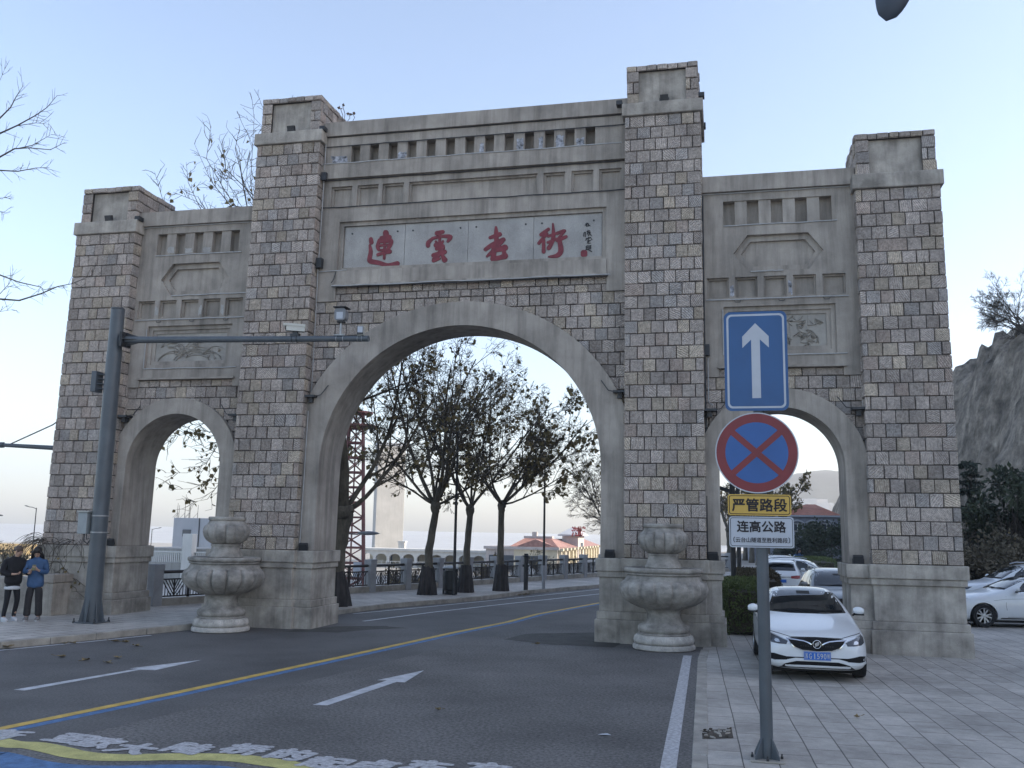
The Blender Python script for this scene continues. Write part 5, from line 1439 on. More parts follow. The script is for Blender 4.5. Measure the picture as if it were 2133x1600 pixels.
for k in range(26):
    p_ = Vector((-10.72, .3, 1.8)); d = Vector((-rv.uniform(.3,1), -rv.uniform(0,.6), rv.uniform(-.1,.9))); pts = [p_]
    for i in range(7): pts.append(pts[-1]+d.normalized()*.13); d += Vector((rv.uniform(-.3,.3), rv.uniform(-.3,.3), -.28))
    st.tube(pts, .006, 4)
st.build('stems', MAT['twig'], root); lf.build('leaves', MAT['dry_leaf'], root)
# dead sprigs on top of the wall beside the left inner cap
root = empty('dry_sprig', (-3.3,.9,12.57), 'two dead sprigs growing from the top of the wall beside the inner left cap', 'plant')
st = MB(); lf = MB()
for (px, py, ex, ey) in ((716,250,714,222), (722,251,728,238), (735,248,735,238), (712,252,709,226)):
    a = W(px, py+4, .9); e = W(ex, ey, .9); m_ = (a+e)/2+Vector((.05,0,0)); st.tube([a, m_, e], .008, 4)
    for k in range(3 if ey < 240 else 1): leaf(lf, e, (rv.uniform(-1,1), -.3, rv.uniform(-.5,.6)), .085, rv)
st.build('stems', MAT['twig'], root); lf.build('leaves', pmat('pale_dead_leaf', (.22,.16,.12), .8), root)

# fallen leaves, one by one
rf = random.Random(17); MAT['fallen'] = pmat('fallen_leaf', (.23,.17,.085), .8, .3, 6)
def fallen(px, py, s, z, label, group, mat='fallen'):
    q = G(px, py, z); mb = MB(); a = rf.uniform(0, 6.28); P = []
    n = 11
    for k in range(n):
        t = 2*pi*k/n; R = s*(.5+.28*abs(cos(t*2.5)))*(1.0 if k else 1.25); P.append(Vector((R*cos(t+a), R*sin(t+a)*.8, rf.uniform(.004,.03)+.02*abs(sin(t)))))
    c = Vector((0,0,.006)); V = [q+c]+[q+v for v in P]
    mb.add(V, [(0, k+1, (k+1) % n+1) for k in range(n)]); mb.tube([q+P[0], q+P[0]*1.7+Vector((0,0,-.004))], .004, 4)
    o = mb.build('fallen_leaf', MAT[mat]); tag(o, label, 'leaf', group)
for px, py in ((240,1337),(262,1338),(283,1346),(245,1371),(128,1369),(223,1381),(178,1376),(135,1341),(152,1340)): fallen(px, py, .11, .004, 'dry brown leaf lying on the asphalt near the left kerb', 'leaves on the road by the left kerb')
for k in range(16): px = rf.uniform(1078,1150); fallen(px, 1240-(px-1078)*.10+rf.uniform(-2.5,2.5), .12, .006, 'dry leaf in the drift along the promenade kerb beyond the arch', 'leaf drift at the promenade kerb')
fallen(18,1348,.16,.03,'largest curled brown leaf, against the kerb at the left edge',None)
fallen(913,1480,.06,.004,'small pale leaf on the asphalt beyond the road lettering',None)
fallen(1120,1342,.08,.006,'small brown leaf on the dark repair near the right inner pillar',None)
fallen(1785,1495,.06,.008,'small greenish leaf on the square paving, right of the sign post',None)
m = MB(); q = G(1259,1531,.004); m.add([q+Vector((-.075,-.03,.006)), q+Vector((.02,-.045,.012)), q+Vector((.085,-.012,.004)), q+Vector((.03,.03,.015)), q+Vector((-.05,.025,.004))], [(0,1,2,3,4)])
tag(m.build('paper_scrap', MAT['sign_white']), 'scrap of white paper lying on the asphalt by the edge line', 'litter')
# ------------------------------------------------------------------ buildings and masts beyond
MAT['far_white'] = pmat('white_plaster', (.62,.61,.58), .85, .06, .6, streak=.1)
MAT['far_grey'] = pmat('pale_grey_plaster', (.40,.42,.46), .85, .06, .6, streak=.08)
MAT['far_cream'] = pmat('cream_plaster', (.58,.52,.40), .85, .08, .8, streak=.1)
MAT['far_pink'] = pmat('pinkish_plaster', (.46,.42,.41), .85, .08, .8, streak=.1)
MAT['roof_red'] = pmat('red_roof_tiles', (.34,.19,.165), .7, .15, 3)
MAT['win_dark'] = glass_mat('dark_window', (.05,.06,.075))
MAT['mast_red'] = pmat('red_mast_paint', (.17,.06,.055), .6, .18, 2)
MAT['concrete'] = pmat('weathered_concrete', (.35,.34,.32), .9, .12, .6, streak=.2)
# red lattice mast
Y = 42.0; c = W(729,1190,Y); tz = W(757,862,Y).z; root = empty('lattice_mast', (c.x, c.y, QZ), 'red steel lattice mast beyond the railing, behind the left pier of the centre arch', 'lattice mast')
pxm = CF/(Y-CPOS.y)*.97; w0 = 62/pxm/2*1.02; w1 = 27/pxm/2; H = tz-QZ; m = MB(); ca_, sa_ = cos(.35), sin(.35)
def mc(sx, sy, t): w_ = w0+(w1-w0)*t; return Vector((c.x+(sx*ca_-sy*sa_)*w_, c.y+(sx*sa_+sy*ca_)*w_, QZ+H*t))
cor = [(-1,-1),(1,-1),(1,1),(-1,1)]; nb = 13
for (sx, sy) in cor: m.bar(mc(sx,sy,0), mc(sx,sy,1), .17)
for i in range(nb):
    a, b = i/nb, (i+1)/nb
    for k in range(4):
        p, q = cor[k], cor[(k+1) % 4]
        m.bar(mc(*p,a), mc(*q,a), .12); m.bar(mc(*p,a), mc(*q,b), .075); m.bar(mc(*q,a), mc(*p,b), .075)
        mid0 = (mc(*p,a)+mc(*q,a))/2; m.bar(mid0, (mc(*p,b)+mc(*q,b))/2, .045)
m.build('lattice', MAT['mast_red'], root)
m = MB()
for t in (1.0, .93): m.tube([mc(0,0,t), mc(0,0,t)+pz*.12], w1*2.6 if t == 1 else w1*3.2, 20)
m.build('platform', pmat('faded_red', (.36,.15,.13), .7), root)
m = MB()
for sg in (-.22, .22): m.bar(mc(-1.5,-1,.5)+RT*sg, mc(-1.9,-1,.95)+RT*sg, .05)
for i in range(26): q = mc(-1.5,-1,.5).lerp(mc(-1.9,-1,.95), i/25); m.bar(q-RT*.22, q+RT*.22, .045)
m.build('ladder', MAT['mast_red'], root)
m = MB(); q = mc(.6,-1.1,.20); m.box(q.x-.25,q.x+.25,q.y-.2,q.y+.1,q.z-.5,q.z+.5); m.build('cabinet', MAT['far_grey'], root)
def bldg(name, c, hx, hy, z0, z1, rot, mat, label, cat='building'):
    root = empty(name, (c[0], c[1], z0), label, cat); ca, sa = cos(rot), sin(rot)
    ax, ay = Vector((ca,sa,0)), Vector((-sa,ca,0)); o = Vector((c[0],c[1],0))
    m = MB(); m.obox(o+pz*((z0+z1)/2), ax, ay, pz, hx, hy, (z1-z0)/2)
    m.build('wall', MAT[mat], root, bevel=.03)
    return root, o, ax, ay
def window(root, o, ax, ay, u, v, z, w_, h, mat='win_dark', frame='far_white', face=-1):
    """u along the front, on the face at ay*face*v"""
    m = MB(); c = o+ax*u+ay*(v*face)+pz*z; m.obox(c, ax, ay, pz, w_/2, .05, h/2); f = m.build('window', MAT[frame], root)
    m = MB(); 
    for s in (-.25, .25): m.obox(c+ax*(s*w_)+ay*face*.03, ax, ay, pz, w_*.21, .03, h*.43)
    m.build('pane', MAT[mat], f)
MAT['tower_wall'] = pmat('tower_plaster', (.44,.43,.415), .85, .06, .6, streak=.1)
# tall white tower
Y = 110; c = W(805,1170,Y); zt_ = W(822,930,Y).z; k = (Y-CPOS.y)/CF
r1, o1, ax1, ay1 = bldg('white_tower', (c.x, c.y), 30*k, 26*k, QZ, zt_, .48, 'tower_wall', 'tall plain white tower behind the plane trees, its right side sunlit')
m = MB(); m.obox(o1+pz*(zt_+.2), ax1, ay1, pz, 31.5*k, 27.5*k, .2); m.build('parapet', MAT['far_grey'], r1)
m = MB(); q = W(838,1130,Y-8); m.box(q.x-.45,q.x+.45,q.y-.3,q.y+.3,QZ,q.z); m.box(q.x-.55,q.x+.55,q.y-.4,q.y+.4,q.z,q.z+.18); m.build('gate_pier', MAT['far_white'], r1)
# white arcade
Y = 88; xa = W(752,1150,Y).x; xb = W(1012,1150,Y).x; zt_ = W(880,1144,Y).z
root = empty('white_arcade', ((xa+xb)/2, Y, QZ), 'long low white arcade beyond the railing, behind the plane tree trunks', 'arcade')
m = MB(); n = 9; sp_ = (xb-xa)/n; zs_ = zt_-1.15
for i in range(n):
    x0 = xa+sp_*i; P = [(x0+.001, zt_-.25)]
    pts = [(x0+sp_/2-sp_*.40*cos(pi*j/12), zs_+sp_*.40*.75*sin(pi*j/12)) for j in range(13)]
    P = [(x0, zt_-.25), (x0, QZ), (pts[0][0], QZ)] + pts + [(pts[-1][0], QZ), (x0+sp_, QZ), (x0+sp_, zt_-.25)]
    m.prism(P, lambda u, v: (u, Y, v), lambda u, v: (u, Y+.4, v))
m.build('arches', MAT['far_white'], root)
m = MB(); m.box(xa-.2, xb+.2, Y-.25, Y+3.2, zt_-.248, zt_); m.build('roof', MAT['far_white'], root)
m = MB(); m.box(xa, xb, Y+3.0, Y+3.2, QZ, zt_-.25); w_ = m.build('back_wall', MAT['far_cream'], root)
for i in range(n):
    if i % 2: 
        m = MB(); m.box(xa+sp_*(i+.3), xa+sp_*(i+.7), Y+2.95, Y+3.0, QZ+.4, zs_+.3); m.build('window', MAT['win_dark'], w_)
m = MB()
for z in (-2.1,-1.75,-1.45): m.bar((xa,Y-.6,z), (xb,Y-.6,z), .06)
for i in range(n*3+1): m.bar((xa+sp_/3*i,Y-.6,QZ), (xa+sp_/3*i,Y-.6,-1.45), .06)
m.build('handrail', MAT['far_white'], root)
# hall with the red roof, long sunlit wing and small tower
Y = 85; xl_ = W(1012,1150,Y).x; xm_ = W(1161,1150,Y).x; ze = W(1100,1139,Y).z; zr = W(1120,1119.5,Y).z
root = empty('seafront_hall', ((xl_+xm_)/2, Y, QZ), 'seafront hall with faded red hipped roof, sunlit columned wing and red roof letters', 'building')
m = MB(); m.box(xl_, xm_, Y, Y+7, QZ, ze); m.build('wall', MAT['far_pink'], root)
m = MB(); m.box(xl_-.2, xm_+.25, Y-.3, Y+.02, ze-.32, ze-.0); m.build('eaves', MAT['far_pink'], root)
m = MB(); m.box(xl_+.4, xm_-1.2, Y-.06, Y+.02, ze-2.6, ze-1.0); w_ = m.build('window_band', MAT['win_dark'], root)
xr0, xr1 = W(1063,1138,Y).x, xm_+.1; ya, yb_ = Y-.2, Y+7.2; x2, x3 = W(1095,1120,Y+3).x, W(1147,1120,Y+3).x
zr = W(1120,1121.0,Y+3).z
m = MB(); m.add([(xr0,ya,ze),(xr1,ya,ze),(xr1,yb_,ze),(xr0,yb_,ze),(x2,Y+3,zr),(x3,Y+3,zr),(x3,Y+4,zr),(x2,Y+4,zr)], [(0,1,5,4),(1,2,6,5),(2,3,7,6),(3,0,4,7),(4,5,6,7)])
for i in range(40):
    t = i/39; a = Vector((xr0,ya,ze)).lerp(Vector((xr1,ya,ze)), t); b = Vector((x2,Y+3,zr)).lerp(Vector((x3,Y+3,zr)), t); m.bar(a, b, .05)
m.build('roof', MAT['roof_red'], root)
m = MB(); m.box(x2-.2, x3+.2, Y+2.85, Y+4.15, zr-.02, zr+.22); q = W(1114,1112,Y+3.5); m.box(q.x-.28,q.x+.28,Y+3.3,Y+3.9,zr+.2,W(1114,1108,Y+3.5).z); m.build('ridge_cap', MAT['far_pink'], root)
ye = 125; xe = W(1246,1150,ye).x; a = Vector((xm_,Y,0)); b = Vector((xe,ye,0)); u = (b-a).normalized(); nn = Vector((u.y,-u.x,0)); L = (b-a).length
m = MB(); V = []
ze2 = ze-.15
m.add([a+pz*QZ, b+pz*QZ, b+pz*ze2, a+pz*ze2, a-nn*5+pz*QZ, b-nn*5+pz*QZ, b-nn*5+pz*ze2, a-nn*5+pz*ze2], [(0,1,2,3),(3,2,6,7),(1,5,6,2),(4,7,6,5),(0,3,7,4)])
wg = m.build('wing', MAT['far_cream'], root)
m = MB(); m.add([a+nn*.3+pz*ze2, b+nn*.3+pz*ze2, a-nn*2.5+pz*(ze2+1.0), b-nn*2.5+pz*(ze2+1.0), a-nn*5.3+pz*ze2, b-nn*5.3+pz*ze2], [(0,1,3,2),(2,3,5,4),(0,2,4),(1,5,3)]); m.build('wing_roof', MAT['roof_red'], root)
for i in range(13):
    q = a+u*(L*(i+.2)/13); m = MB(); m.obox(q+nn*.2+pz*((QZ+ze2)/2-.1), u, nn, pz, .28, .22, (ze2-QZ)/2-.1); m.obox(q+nn*.25+pz*(ze2-.12), u, nn, pz, .45, .38, .14); m.build('column', MAT['far_cream'], wg)
    m = MB(); qq = a+u*(L*(i+.7)/13); P = [(-.85,QZ+.2),(.85,QZ+.2),(.85,-1.5)]+[(.85*cos(pi*j/8),-1.5+.7*sin(pi*j/8)) for j in range(1,8)]+[(-.85,-1.5)]
    m.prism(P, lambda s, v: tuple(qq+u*s+nn*.05+pz*v), lambda s, v: tuple(qq+u*s-nn*.05+pz*v)); m.build('arched_opening', MAT['win_dark'], wg)
Y2 = 100; q0_ = W(1171,1140,Y2); q1_ = W(1204,1140,Y2); q2_ = W(1221,1140,Y2+9); zt_ = W(1190,1117,Y2).z
m = MB(); P = [(q0_.x,Y2),(q1_.x,Y2),(q2_.x,Y2+7),(q2_.x-(q1_.x-q0_.x),Y2+7)]
m.prism(P, lambda s, v: (s, v, QZ), lambda s, v: (s, v, zt_)); tw_ = m.build('tower', MAT['far_pink'], root)
m = MB(); e_ = .5; P2 = [(P[0][0]-e_,P[0][1]-e_),(P[1][0]+e_,P[1][1]-e_),(P[2][0]+e_,P[2][1]+e_),(P[3][0]-e_,P[3][1]+e_)]; cxy = (sum(p[0] for p in P)/4, sum(p[1] for p in P)/4)
m.add([(p[0],p[1],zt_+.02) for p in P2]+[(p[0],p[1],zt_+.2) for p in P2]+[(cxy[0],cxy[1],zt_+1.25)], [(0,1,5,4),(1,2,6,5),(2,3,7,6),(3,0,4,7),(4,5,8),(5,6,8),(6,7,8),(7,4,8),(3,2,1,0)]); m.build('tower_roof', MAT['far_grey'], tw_)
m = MB(); uu = Vector((P[2][0]-P[1][0], P[2][1]-P[1][1], 0)).normalized(); nv = Vector((uu.y,-uu.x,0))
for i in range(3): q = Vector((P[1][0],P[1][1],0))+uu*(3.2+.9*i)+nv*.03; m.obox(q+pz*(zt_-1.6), uu, nv, pz, .28, .04, .75)
m.build('tower_window', MAT['win_dark'], tw_)
for i, ch in enumerate("海上楼"):
    v, f = text_mesh(ch, 1.3, .05); o_ = W(1198+i*7.5,1109,Y2-.6)
    if v: m = MB(); m.add([(o_.x+q[0]*.75, Y2-.6, o_.z+q[1]) for q in v], f); m.bar((o_.x,Y2-.55,zt_+.1), (o_.x,Y2-.55,o_.z), .06); m.build('roof_letter', pmat('red_letter', (.42,.06,.05), .5), root)
# white canopy and box by the railing
q = W(1092,1166,34); root = empty('white_canopy', (q.x,q.y,QZ), 'small white pyramid canopy beyond the railing, behind the marker post', 'canopy')
m = MB(); bz_ = W(1092,1197,34).z; hw_ = .78; m.add([(q.x-hw_,q.y-hw_,bz_),(q.x+hw_,q.y-hw_,bz_),(q.x+hw_,q.y+hw_,bz_),(q.x-hw_,q.y+hw_,bz_),(q.x,q.y,q.z)], [(0,1,4),(1,2,4),(2,3,4),(3,0,4),(3,2,1,0)]); m.build('roof', MAT['far_white'], root)
m = MB(); m.box(q.x-.45,q.x+.45,q.y-.45,q.y+.45,QZ,bz_-.01); m.build('booth', MAT['far_white'], root)
# flat grey block with aerials, seen through the left arch
Y = 62; k = (Y-CPOS.y)/CF; xl_ = W(360,1110,Y).x; xr_ = W(520,1110,Y).x; zt_ = W(400,1079,Y).z
root = empty('flat_roofed_block', ((xl_+xr_)/2, Y+3, QZ), 'flat roofed pale grey block with thin aerials, seen in the left arch', 'building')
m = MB(); m.box(xl_, xr_, Y, Y+7, QZ, zt_); m.build('wall', MAT['far_grey'], root, bevel=.03)
m = MB(); q = W(415,1100,Y); m.box(q.x-.04,q.x+.04,Y-.07,Y-.001,QZ,zt_); m.build('downpipe', MAT['dark_metal'], root)
for (pa, pb) in ((381,397),(434,450)):
    a_, b_ = W(pa,1103,Y), W(pb,1118,Y); m = MB(); m.box(a_.x,b_.x,Y-.05,Y+.02,b_.z,a_.z); m.build('window', MAT['win_dark'], root)
for px, py in ((371,1048),(374,1052),(388,1030),(395,1054),(398,1040),(413,1052)):
    q = W(px, py, Y+1.5); m = MB(); m.tube([(q.x,q.y,zt_),(q.x+.02,q.y,q.z)], [.035,.018], 6); m.bar((q.x,q.y,zt_+.5), (q.x-.5,q.y,zt_), .02); m.build('aerial', MAT['dark_metal'], root)
# low terrace building in front of it
Y = 46; xl_ = W(285,1160,Y).x; xr_ = W(470,1160,Y).x; zt_ = W(370,1146,Y).z
root = empty('terrace_building', ((xl_+xr_)/2, Y, QZ), 'low white sunlit terrace building with balusters below the pale grey block', 'building')
m = MB(); m.box(xl_, xr_, Y+1.2, Y+6, QZ, zt_-.1); m.build('wall', MAT['far_white'], root)
m = MB(); m.box(xl_-.3, xr_, Y+.6, Y+6.2, zt_-.098, zt_+.12); m.build('roof', MAT['concrete'], root)
zf = W(370,1172,Y).z; m = MB(); m.box(xl_, xr_, Y, Y+1.2, QZ, zf); m.build('terrace', MAT['concrete'], root)
m = MB(); 
for i in range(46): x = xl_+(xr_-xl_)*i/45; m.box(x-.05,x+.05,Y+.1,Y+.2,zf,zf+.75)
m.box(xl_,xr_,Y+.06,Y+.24,zf+.75,zf+.87); m.build('balustrade', MAT['far_white'], root)
for i in range(7): x = xl_+(xr_-xl_)*(i+.5)/7; m = MB(); m.box(x-.35,x+.35,Y+1.14,Y+1.22,zf+.2,zt_-.4); m.build('window', MAT['win_dark'], root)
m = MB(); q = W(397,1112,Y); m.box(q.x-.42,q.x+.42,Y-.4,Y+.3,QZ,q.z); m.build('chimney', MAT['far_white'], root, bevel=.02)
# sunlit house at the left edge
Y = 50; root = empty('cream_house', (W(-20,1150,Y).x, Y, QZ), 'cream sunlit house roof just above the low wall at the left edge', 'building')
q0_, q1_ = W(-120,1150,Y), W(48,1150,Y); zt_ = W(10,1146,Y).z
m = MB(); m.box(q0_.x,q1_.x,Y,Y+6,QZ,zt_-.35); m.build('wall', MAT['far_cream'], root)
m = MB(); m.add([(q0_.x-.3,Y-.3,zt_-.35),(q1_.x+.3,Y-.3,zt_-.35),(q1_.x+.3,Y+6.3,zt_-.35),(q0_.x-.3,Y+6.3,zt_-.35),(q0_.x+1,Y+3,zt_+.5),(q1_.x-1,Y+3,zt_+.5)], [(0,1,5,4),(1,2,5),(2,3,4,5),(3,0,4),(3,2,1,0)]); m.build('roof', pmat('ochre_tiles', (.42,.30,.14), .8), root)
m = MB(); 
for i in range(4): x = q1_.x-1.2-2.0*i; m.box(x-.4,x+.4,Y-.04,Y+.02,-1.8,-.6)
m.build('window', MAT['win_dark'], root)
tree('dry_leaved_tree', (W(5,1180,24).x, 24, QZ), limbset(rr, 6, 2.6, .05, .6), dict(PL, lv=3, nc=[6,5,4], ldens=.16, ls=.14, knob=False, rmin=.01), 401, 'small tree with dry leaves behind the low wall at the left edge', None, [(0,0,-.1),(0,0,1.2),(0,0,2.2)], (.12,.08))
for i, (px, Y, h, lb) in enumerate(((846,34,2.2,'thin shrub behind the railing, left of the tallest plane tree'), (1022,40,2.4,'thin shrub behind the railing between two plane trees'), (1118,44,2.6,'thin shrub behind the railing below the red roof'), (1190,55,2.2,'thin shrub in front of the columned wing'))):
    q = W(px, 1180, Y); tree('thin_shrub', (q.x, Y, QZ), limbset(rr, 8, h, .03, .45), dict(BTs, leaves=1, ldens=.4, ls=.14), 420+i, lb, 'thin shrubs below the promenade', [(0,0,-.1),(0,0,.4),(0,0,1.0)], (.05,.04), cat='shrub')
# ------------------------------------------------------------------ seen through the right arch
Y = 72; k = (Y-CPOS.y)/CF; MAT['slate_blue'] = pmat('blue_grey_plaster', (.24,.255,.30), .85, .08, .5, streak=.15)
x0, x1 = W(1560,1100,Y).x, W(1762,1100,Y).x; ze = W(1690,1077,Y).z
root = empty('red_roofed_house', ((x0+x1)/2, Y, 0), 'blue grey house with a red tiled roof, seen through the right arch', 'house')
m = MB(); m.box(x0, x1, Y, Y+9, 0, ze); m.build('wall', MAT['slate_blue'], root)
m = MB(); m.box(x0-.2, x1+.2, Y-.3, Y+9.2, ze, ze+.16); m.build('cornice', MAT['far_grey'], root)
ap = W(1689,1051,Y+4); m = MB(); ra, rb2 = W(1610,1075,Y).x, W(1752,1075,Y).x
m.add([(ra,Y-.1,ze+.16),(rb2,Y-.1,ze+.16),(rb2,Y+9,ze+.16),(ra,Y+9,ze+.16),(ap.x-.4,Y+4.5,ap.z),(ap.x+.4,Y+4.5,ap.z)], [(0,1,5,4),(1,2,5),(2,3,4,5),(3,0,4)])
for i in range(30):
    t = i/29; m.bar(Vector((ra,Y-.1,ze+.16)).lerp(Vector((rb2,Y-.1,ze+.16)), t), Vector((ap.x-.4,Y+4.5,ap.z)).lerp(Vector((ap.x+.4,Y+4.5,ap.z)), t), .07)
m.build('roof', pmat('orange_red_tiles', (.42,.17,.11), .7, .15, 2), root)
for i, px in enumerate((1602,1661,1692,1722)):
    window(root, Vector((W(px,1098,Y).x, Y, 0)), Vector((1,0,0)), Vector((0,1,0)), 0, .03, W(px,1099,Y).z, 15*k, 15*k)
    m = MB(); q = W(px,1088,Y); n = 10; P = [(q.x-.62+1.24*j/n, q.z+.25*sin(pi*j/n)) for j in range(n+1)]+[(q.x+.62-1.24*j/n, q.z-.14+.25*sin(pi*(n-j)/n)) for j in range(n+1)]
    m.prism(P, lambda u, v: (u, Y-.22, v), lambda u, v: (u, Y+.02, v)); m.build('window_hood', MAT['far_grey'], root)
for px in (1676,1707):
    m = MB(); q = W(px,1090,Y); m.box(q.x-.25,q.x+.25,Y-.1,Y+.02,0,ze); m.build('pilaster', MAT['slate_blue'], root)
leafy('dark_tree', (W(1732,1170,50).x, 50, 0), 3.5, 1.5, 2200, 'evergreen', 'dark spreading tree before the red roofed house, right of centre in the right arch', None, 51, .24, False, 1.0, 26)
leafy('dark_tree', (W(1690,1150,58).x, 58, 0), 3.3, 1.5, 1800, 'evergreen', 'dark tree left of the spreading one, below the house windows', None, 52, .26, False, .8, 24)
for i, (px, py, Y, h, rad, lb) in enumerate(((1640,1160,44,1.5,.75,'clipped round shrub behind the stone stele, left one'), (1668,1158,44,1.9,.8,'clipped round shrub behind the stone stele, tallest one'), (1684,1165,43,1.4,.6,'clipped round shrub at the right end of the retaining wall'), (1742,1180,41,1.2,1.3,'low dark bush under the spreading dark tree'))):
    q = W(px, 1170, Y); leafy('clipped_shrub', (q.x, Y, 0), h+.5, rad, 1100, 'conifer', lb, 'clipped shrubs beyond the car park', 60+i, .14, False, .6, 12, .6, cat='shrub')
q = W(1646,1180,42); root = empty('stone_stele', (q.x,42,0), 'rounded stone stele standing behind the parked cars', 'stele')
m = MB(); zt_ = W(1646,1158,42).z; w_ = .22; P = [(q.x-w_,.3),(q.x+w_,.3),(q.x+w_,zt_-w_)]+[(q.x+w_*cos(pi*j/8), zt_-w_+w_*sin(pi*j/8)) for j in range(1,8)]+[(q.x-w_,zt_-w_)]
m.prism(P, lambda u, v: (u,41.9,v), lambda u, v: (u,42.1,v)); m.build('slab', MAT['urn_base'], root); m = MB(); m.box(q.x-.4,q.x+.4,41.7,42.3,0,.3); m.build('base', MAT['urn'], root)
root = empty('retaining_wall', (W(1660,1180,43.5).x,43.5,0), 'low grey retaining wall behind the stele', 'wall'); m = MB(); a_, b_ = W(1632,1178,43.2).x, W(1692,1178,43.2).x; m.box(a_,b_,43.2,46,0,.75); m.build('wall', MAT['stucco'], root, bevel=.03); m = MB(); m.box(a_-.1,b_+.1,43.1,46,.752,.85); m.build('coping', MAT['stucco_dirty'], root)
# hedges along the car park
def hedge(x0, x1, y0, y1, h, label, seed, dens=1500, mat='hedge'):
    r = random.Random(seed); root = empty('hedge', ((x0+x1)/2, (y0+y1)/2, 0), label, 'hedge')
    m = MB(); m.box(x0+.1, x1-.1, y0+.1, y1-.1, .05, h-.12); m.build('branches', MAT['twig'], root)
    lf = MB(); n = int(dens*((x1-x0)*(y1-y0)+2*h*((x1-x0)+(y1-y0))))
    for i in range(n):
        k = r.random(); A_ = (x1-x0)*(y1-y0); B_ = (x1-x0)*h; Cc = (y1-y0)*h; s = r.uniform(0, A_+2*B_+2*Cc); bz_ = .04*sin(i*.1)
        j = abs(r.gauss(0, .035))
        if s < A_: p = Vector((r.uniform(x0,x1), r.uniform(y0,y1), h+.06-2*j)); d = Vector((0,0,1))
        elif s < A_+B_: p = Vector((r.uniform(x0,x1), y0+j, r.uniform(.05,h))); d = Vector((0,-1,0))
        elif s < A_+2*B_: p = Vector((r.uniform(x0,x1), y1-j, r.uniform(.05,h))); d = Vector((0,1,0))
        else:
            sg = 1 if r.random() < .5 else -1; p = Vector((x0+j if sg < 0 else x1-j, r.uniform(y0,y1), r.uniform(.05,h))); d = Vector((sg,0,0))
        leaf(lf, p, d+Vector((r.gauss(0,.8), r.gauss(0,.8), r.gauss(0,.8))), r.uniform(.05,.09), r, 0, False)
    lf.build('foliage', MAT[mat], root)
hedge(5.95, 6.95, 2.6, 7.0, 1.1, 'clipped green hedge right behind the inner right pillar, beside the white sedan', 3, 900)
MAT['hedge_red'] = pmat('russet_hedge_leaf', (.075,.055,.03), .65, .4, 3, col2=(.03,.03,.014))
hedge(6.3, 7.5, 7.4, 13.5, 1.15, 'russet brown hedge behind the clipped green one', 4, 500, 'hedge_red')
hedge(9.2, 11.0, 25.5, 31, 1.25, 'dark clipped hedge by the street, further along the car park', 5, 260)
for px, Y, lb in ((1533,7.1,'dark steel post rising out of the clipped green hedge'), (1545,13.6,'second dark steel post behind the hedge, thinner and farther')):
    q = W(px-4,1240,Y); t = W(px-6,1000,Y); root = empty('steel_post', (q.x,Y,0), lb, 'post', 'steel posts in the hedge'); m = MB(); m.tube([(q.x,Y,0),(q.x,Y,t.z)], .075, 12); m.build('pole', MAT['dark_metal'], root, smooth=True, angle=40)
    m = MB(); a_ = W(px-5,1026,Y); b_ = W(px-60,1010,Y); m.bar(Vector((q.x,Y,a_.z)), b_, .07); m.build('arm', MAT['dark_metal'], root)
# street trees in a row, low sun on them
for i in range(7):
    px, Y = ((1622,46),(1598,52),(1580,58),(1566,66),(1552,74),(1538,82),(1518,66))[i]
    q = W(px, 1170, Y)
    tree('street_tree', (q.x, Y, 0), limbset(rr, 5, 3.6, .09, .5), dict(PL, lv=3, nc=[5,5,4], ldens=.7, ls=.24, rmin=.014), 500+i,
         ('thick trunked plane tree by the cars, nearest of the street row', 'plane tree second in the street row seen through the right arch', 'plane tree third in the street row seen through the right arch', 'plane tree fourth in the street row seen through the right arch', 'plane tree fifth in the street row seen through the right arch', 'plane tree farthest in the street row seen through the right arch', 'plane tree at the left of the row, beside the right arch jamb')[i],
         'plane trees along the street beyond the right arch', [(0,0,-.1),(.05,0,1.2),(-.05,0,2.6)], (.30 if i == 0 else .22, .20 if i == 0 else .15))
# faint town on the far slope
MAT['town'] = pmat('far_town_wall', (.6,.58,.56), .9, .1, .05)
rt_ = random.Random(6)
for i in range(16):
    px = 1655+i*6.5+rt_.uniform(-3,3); py = 1058-rt_.uniform(0,24)+max(0, px-1690)*.2; Y = 800+rt_.uniform(-60,60); q = W(px, py, Y); hw = rt_.uniform(2.5,6)
    m = MB(); m.box(q.x-hw,q.x+hw,q.y-4,q.y+4,-7,q.z); o = m.build('far_house', MAT['town']); tag(o, 'pale far house on the hazy slope beyond the red roof', 'house', 'hazy town on the far slope')
# ------------------------------------------------------------------ cars
MAT['tyre'] = pmat('tyre_rubber', (.018,.018,.019), .85, .1, 8)
MAT['rim'] = pmat('alloy_rim', (.42,.43,.45), .35, .08, 8, metal=.7)
MAT['trim'] = pmat('black_trim', (.010,.010,.011), .7, .1, 8, spec=.2)
MAT['chrome'] = pmat('chrome', (.72,.73,.75), .12, .03, 8, metal=1.0)
MAT['glass'] = glass_mat('car_glass', (.012,.015,.018))
MAT['lampglass'] = glass_mat('headlamp_glass', (.05,.055,.065))
MAT['lamplight'] = pmat('headlamp_reflector', (.6,.63,.66), .2, .05, 8, metal=.6)
MAT['taillight'] = pmat('red_tail_lamp', (.25,.012,.012), .2, .05, 8, spec=.6)
MAT['plate_blue'] = pmat('blue_plate', (.02,.13,.50), .4, .04, 5)
MAT['seam'] = pmat('panel_gap', (.03,.03,.032), .8, .05, 5)
MAT['shadow_under'] = pmat('dark_underbody', (.012,.012,.012), .9, .05, 5)
def paint(name, col, rough=.28):
    return pmat(name, col, rough, .02, .8, coat=.6, spec=.5, fine=.02, fscale=8)
MAT['paint_white'] = paint('white_paint', (.66,.68,.70))
MAT['paint_grey'] = paint('grey_paint', (.15,.16,.17))

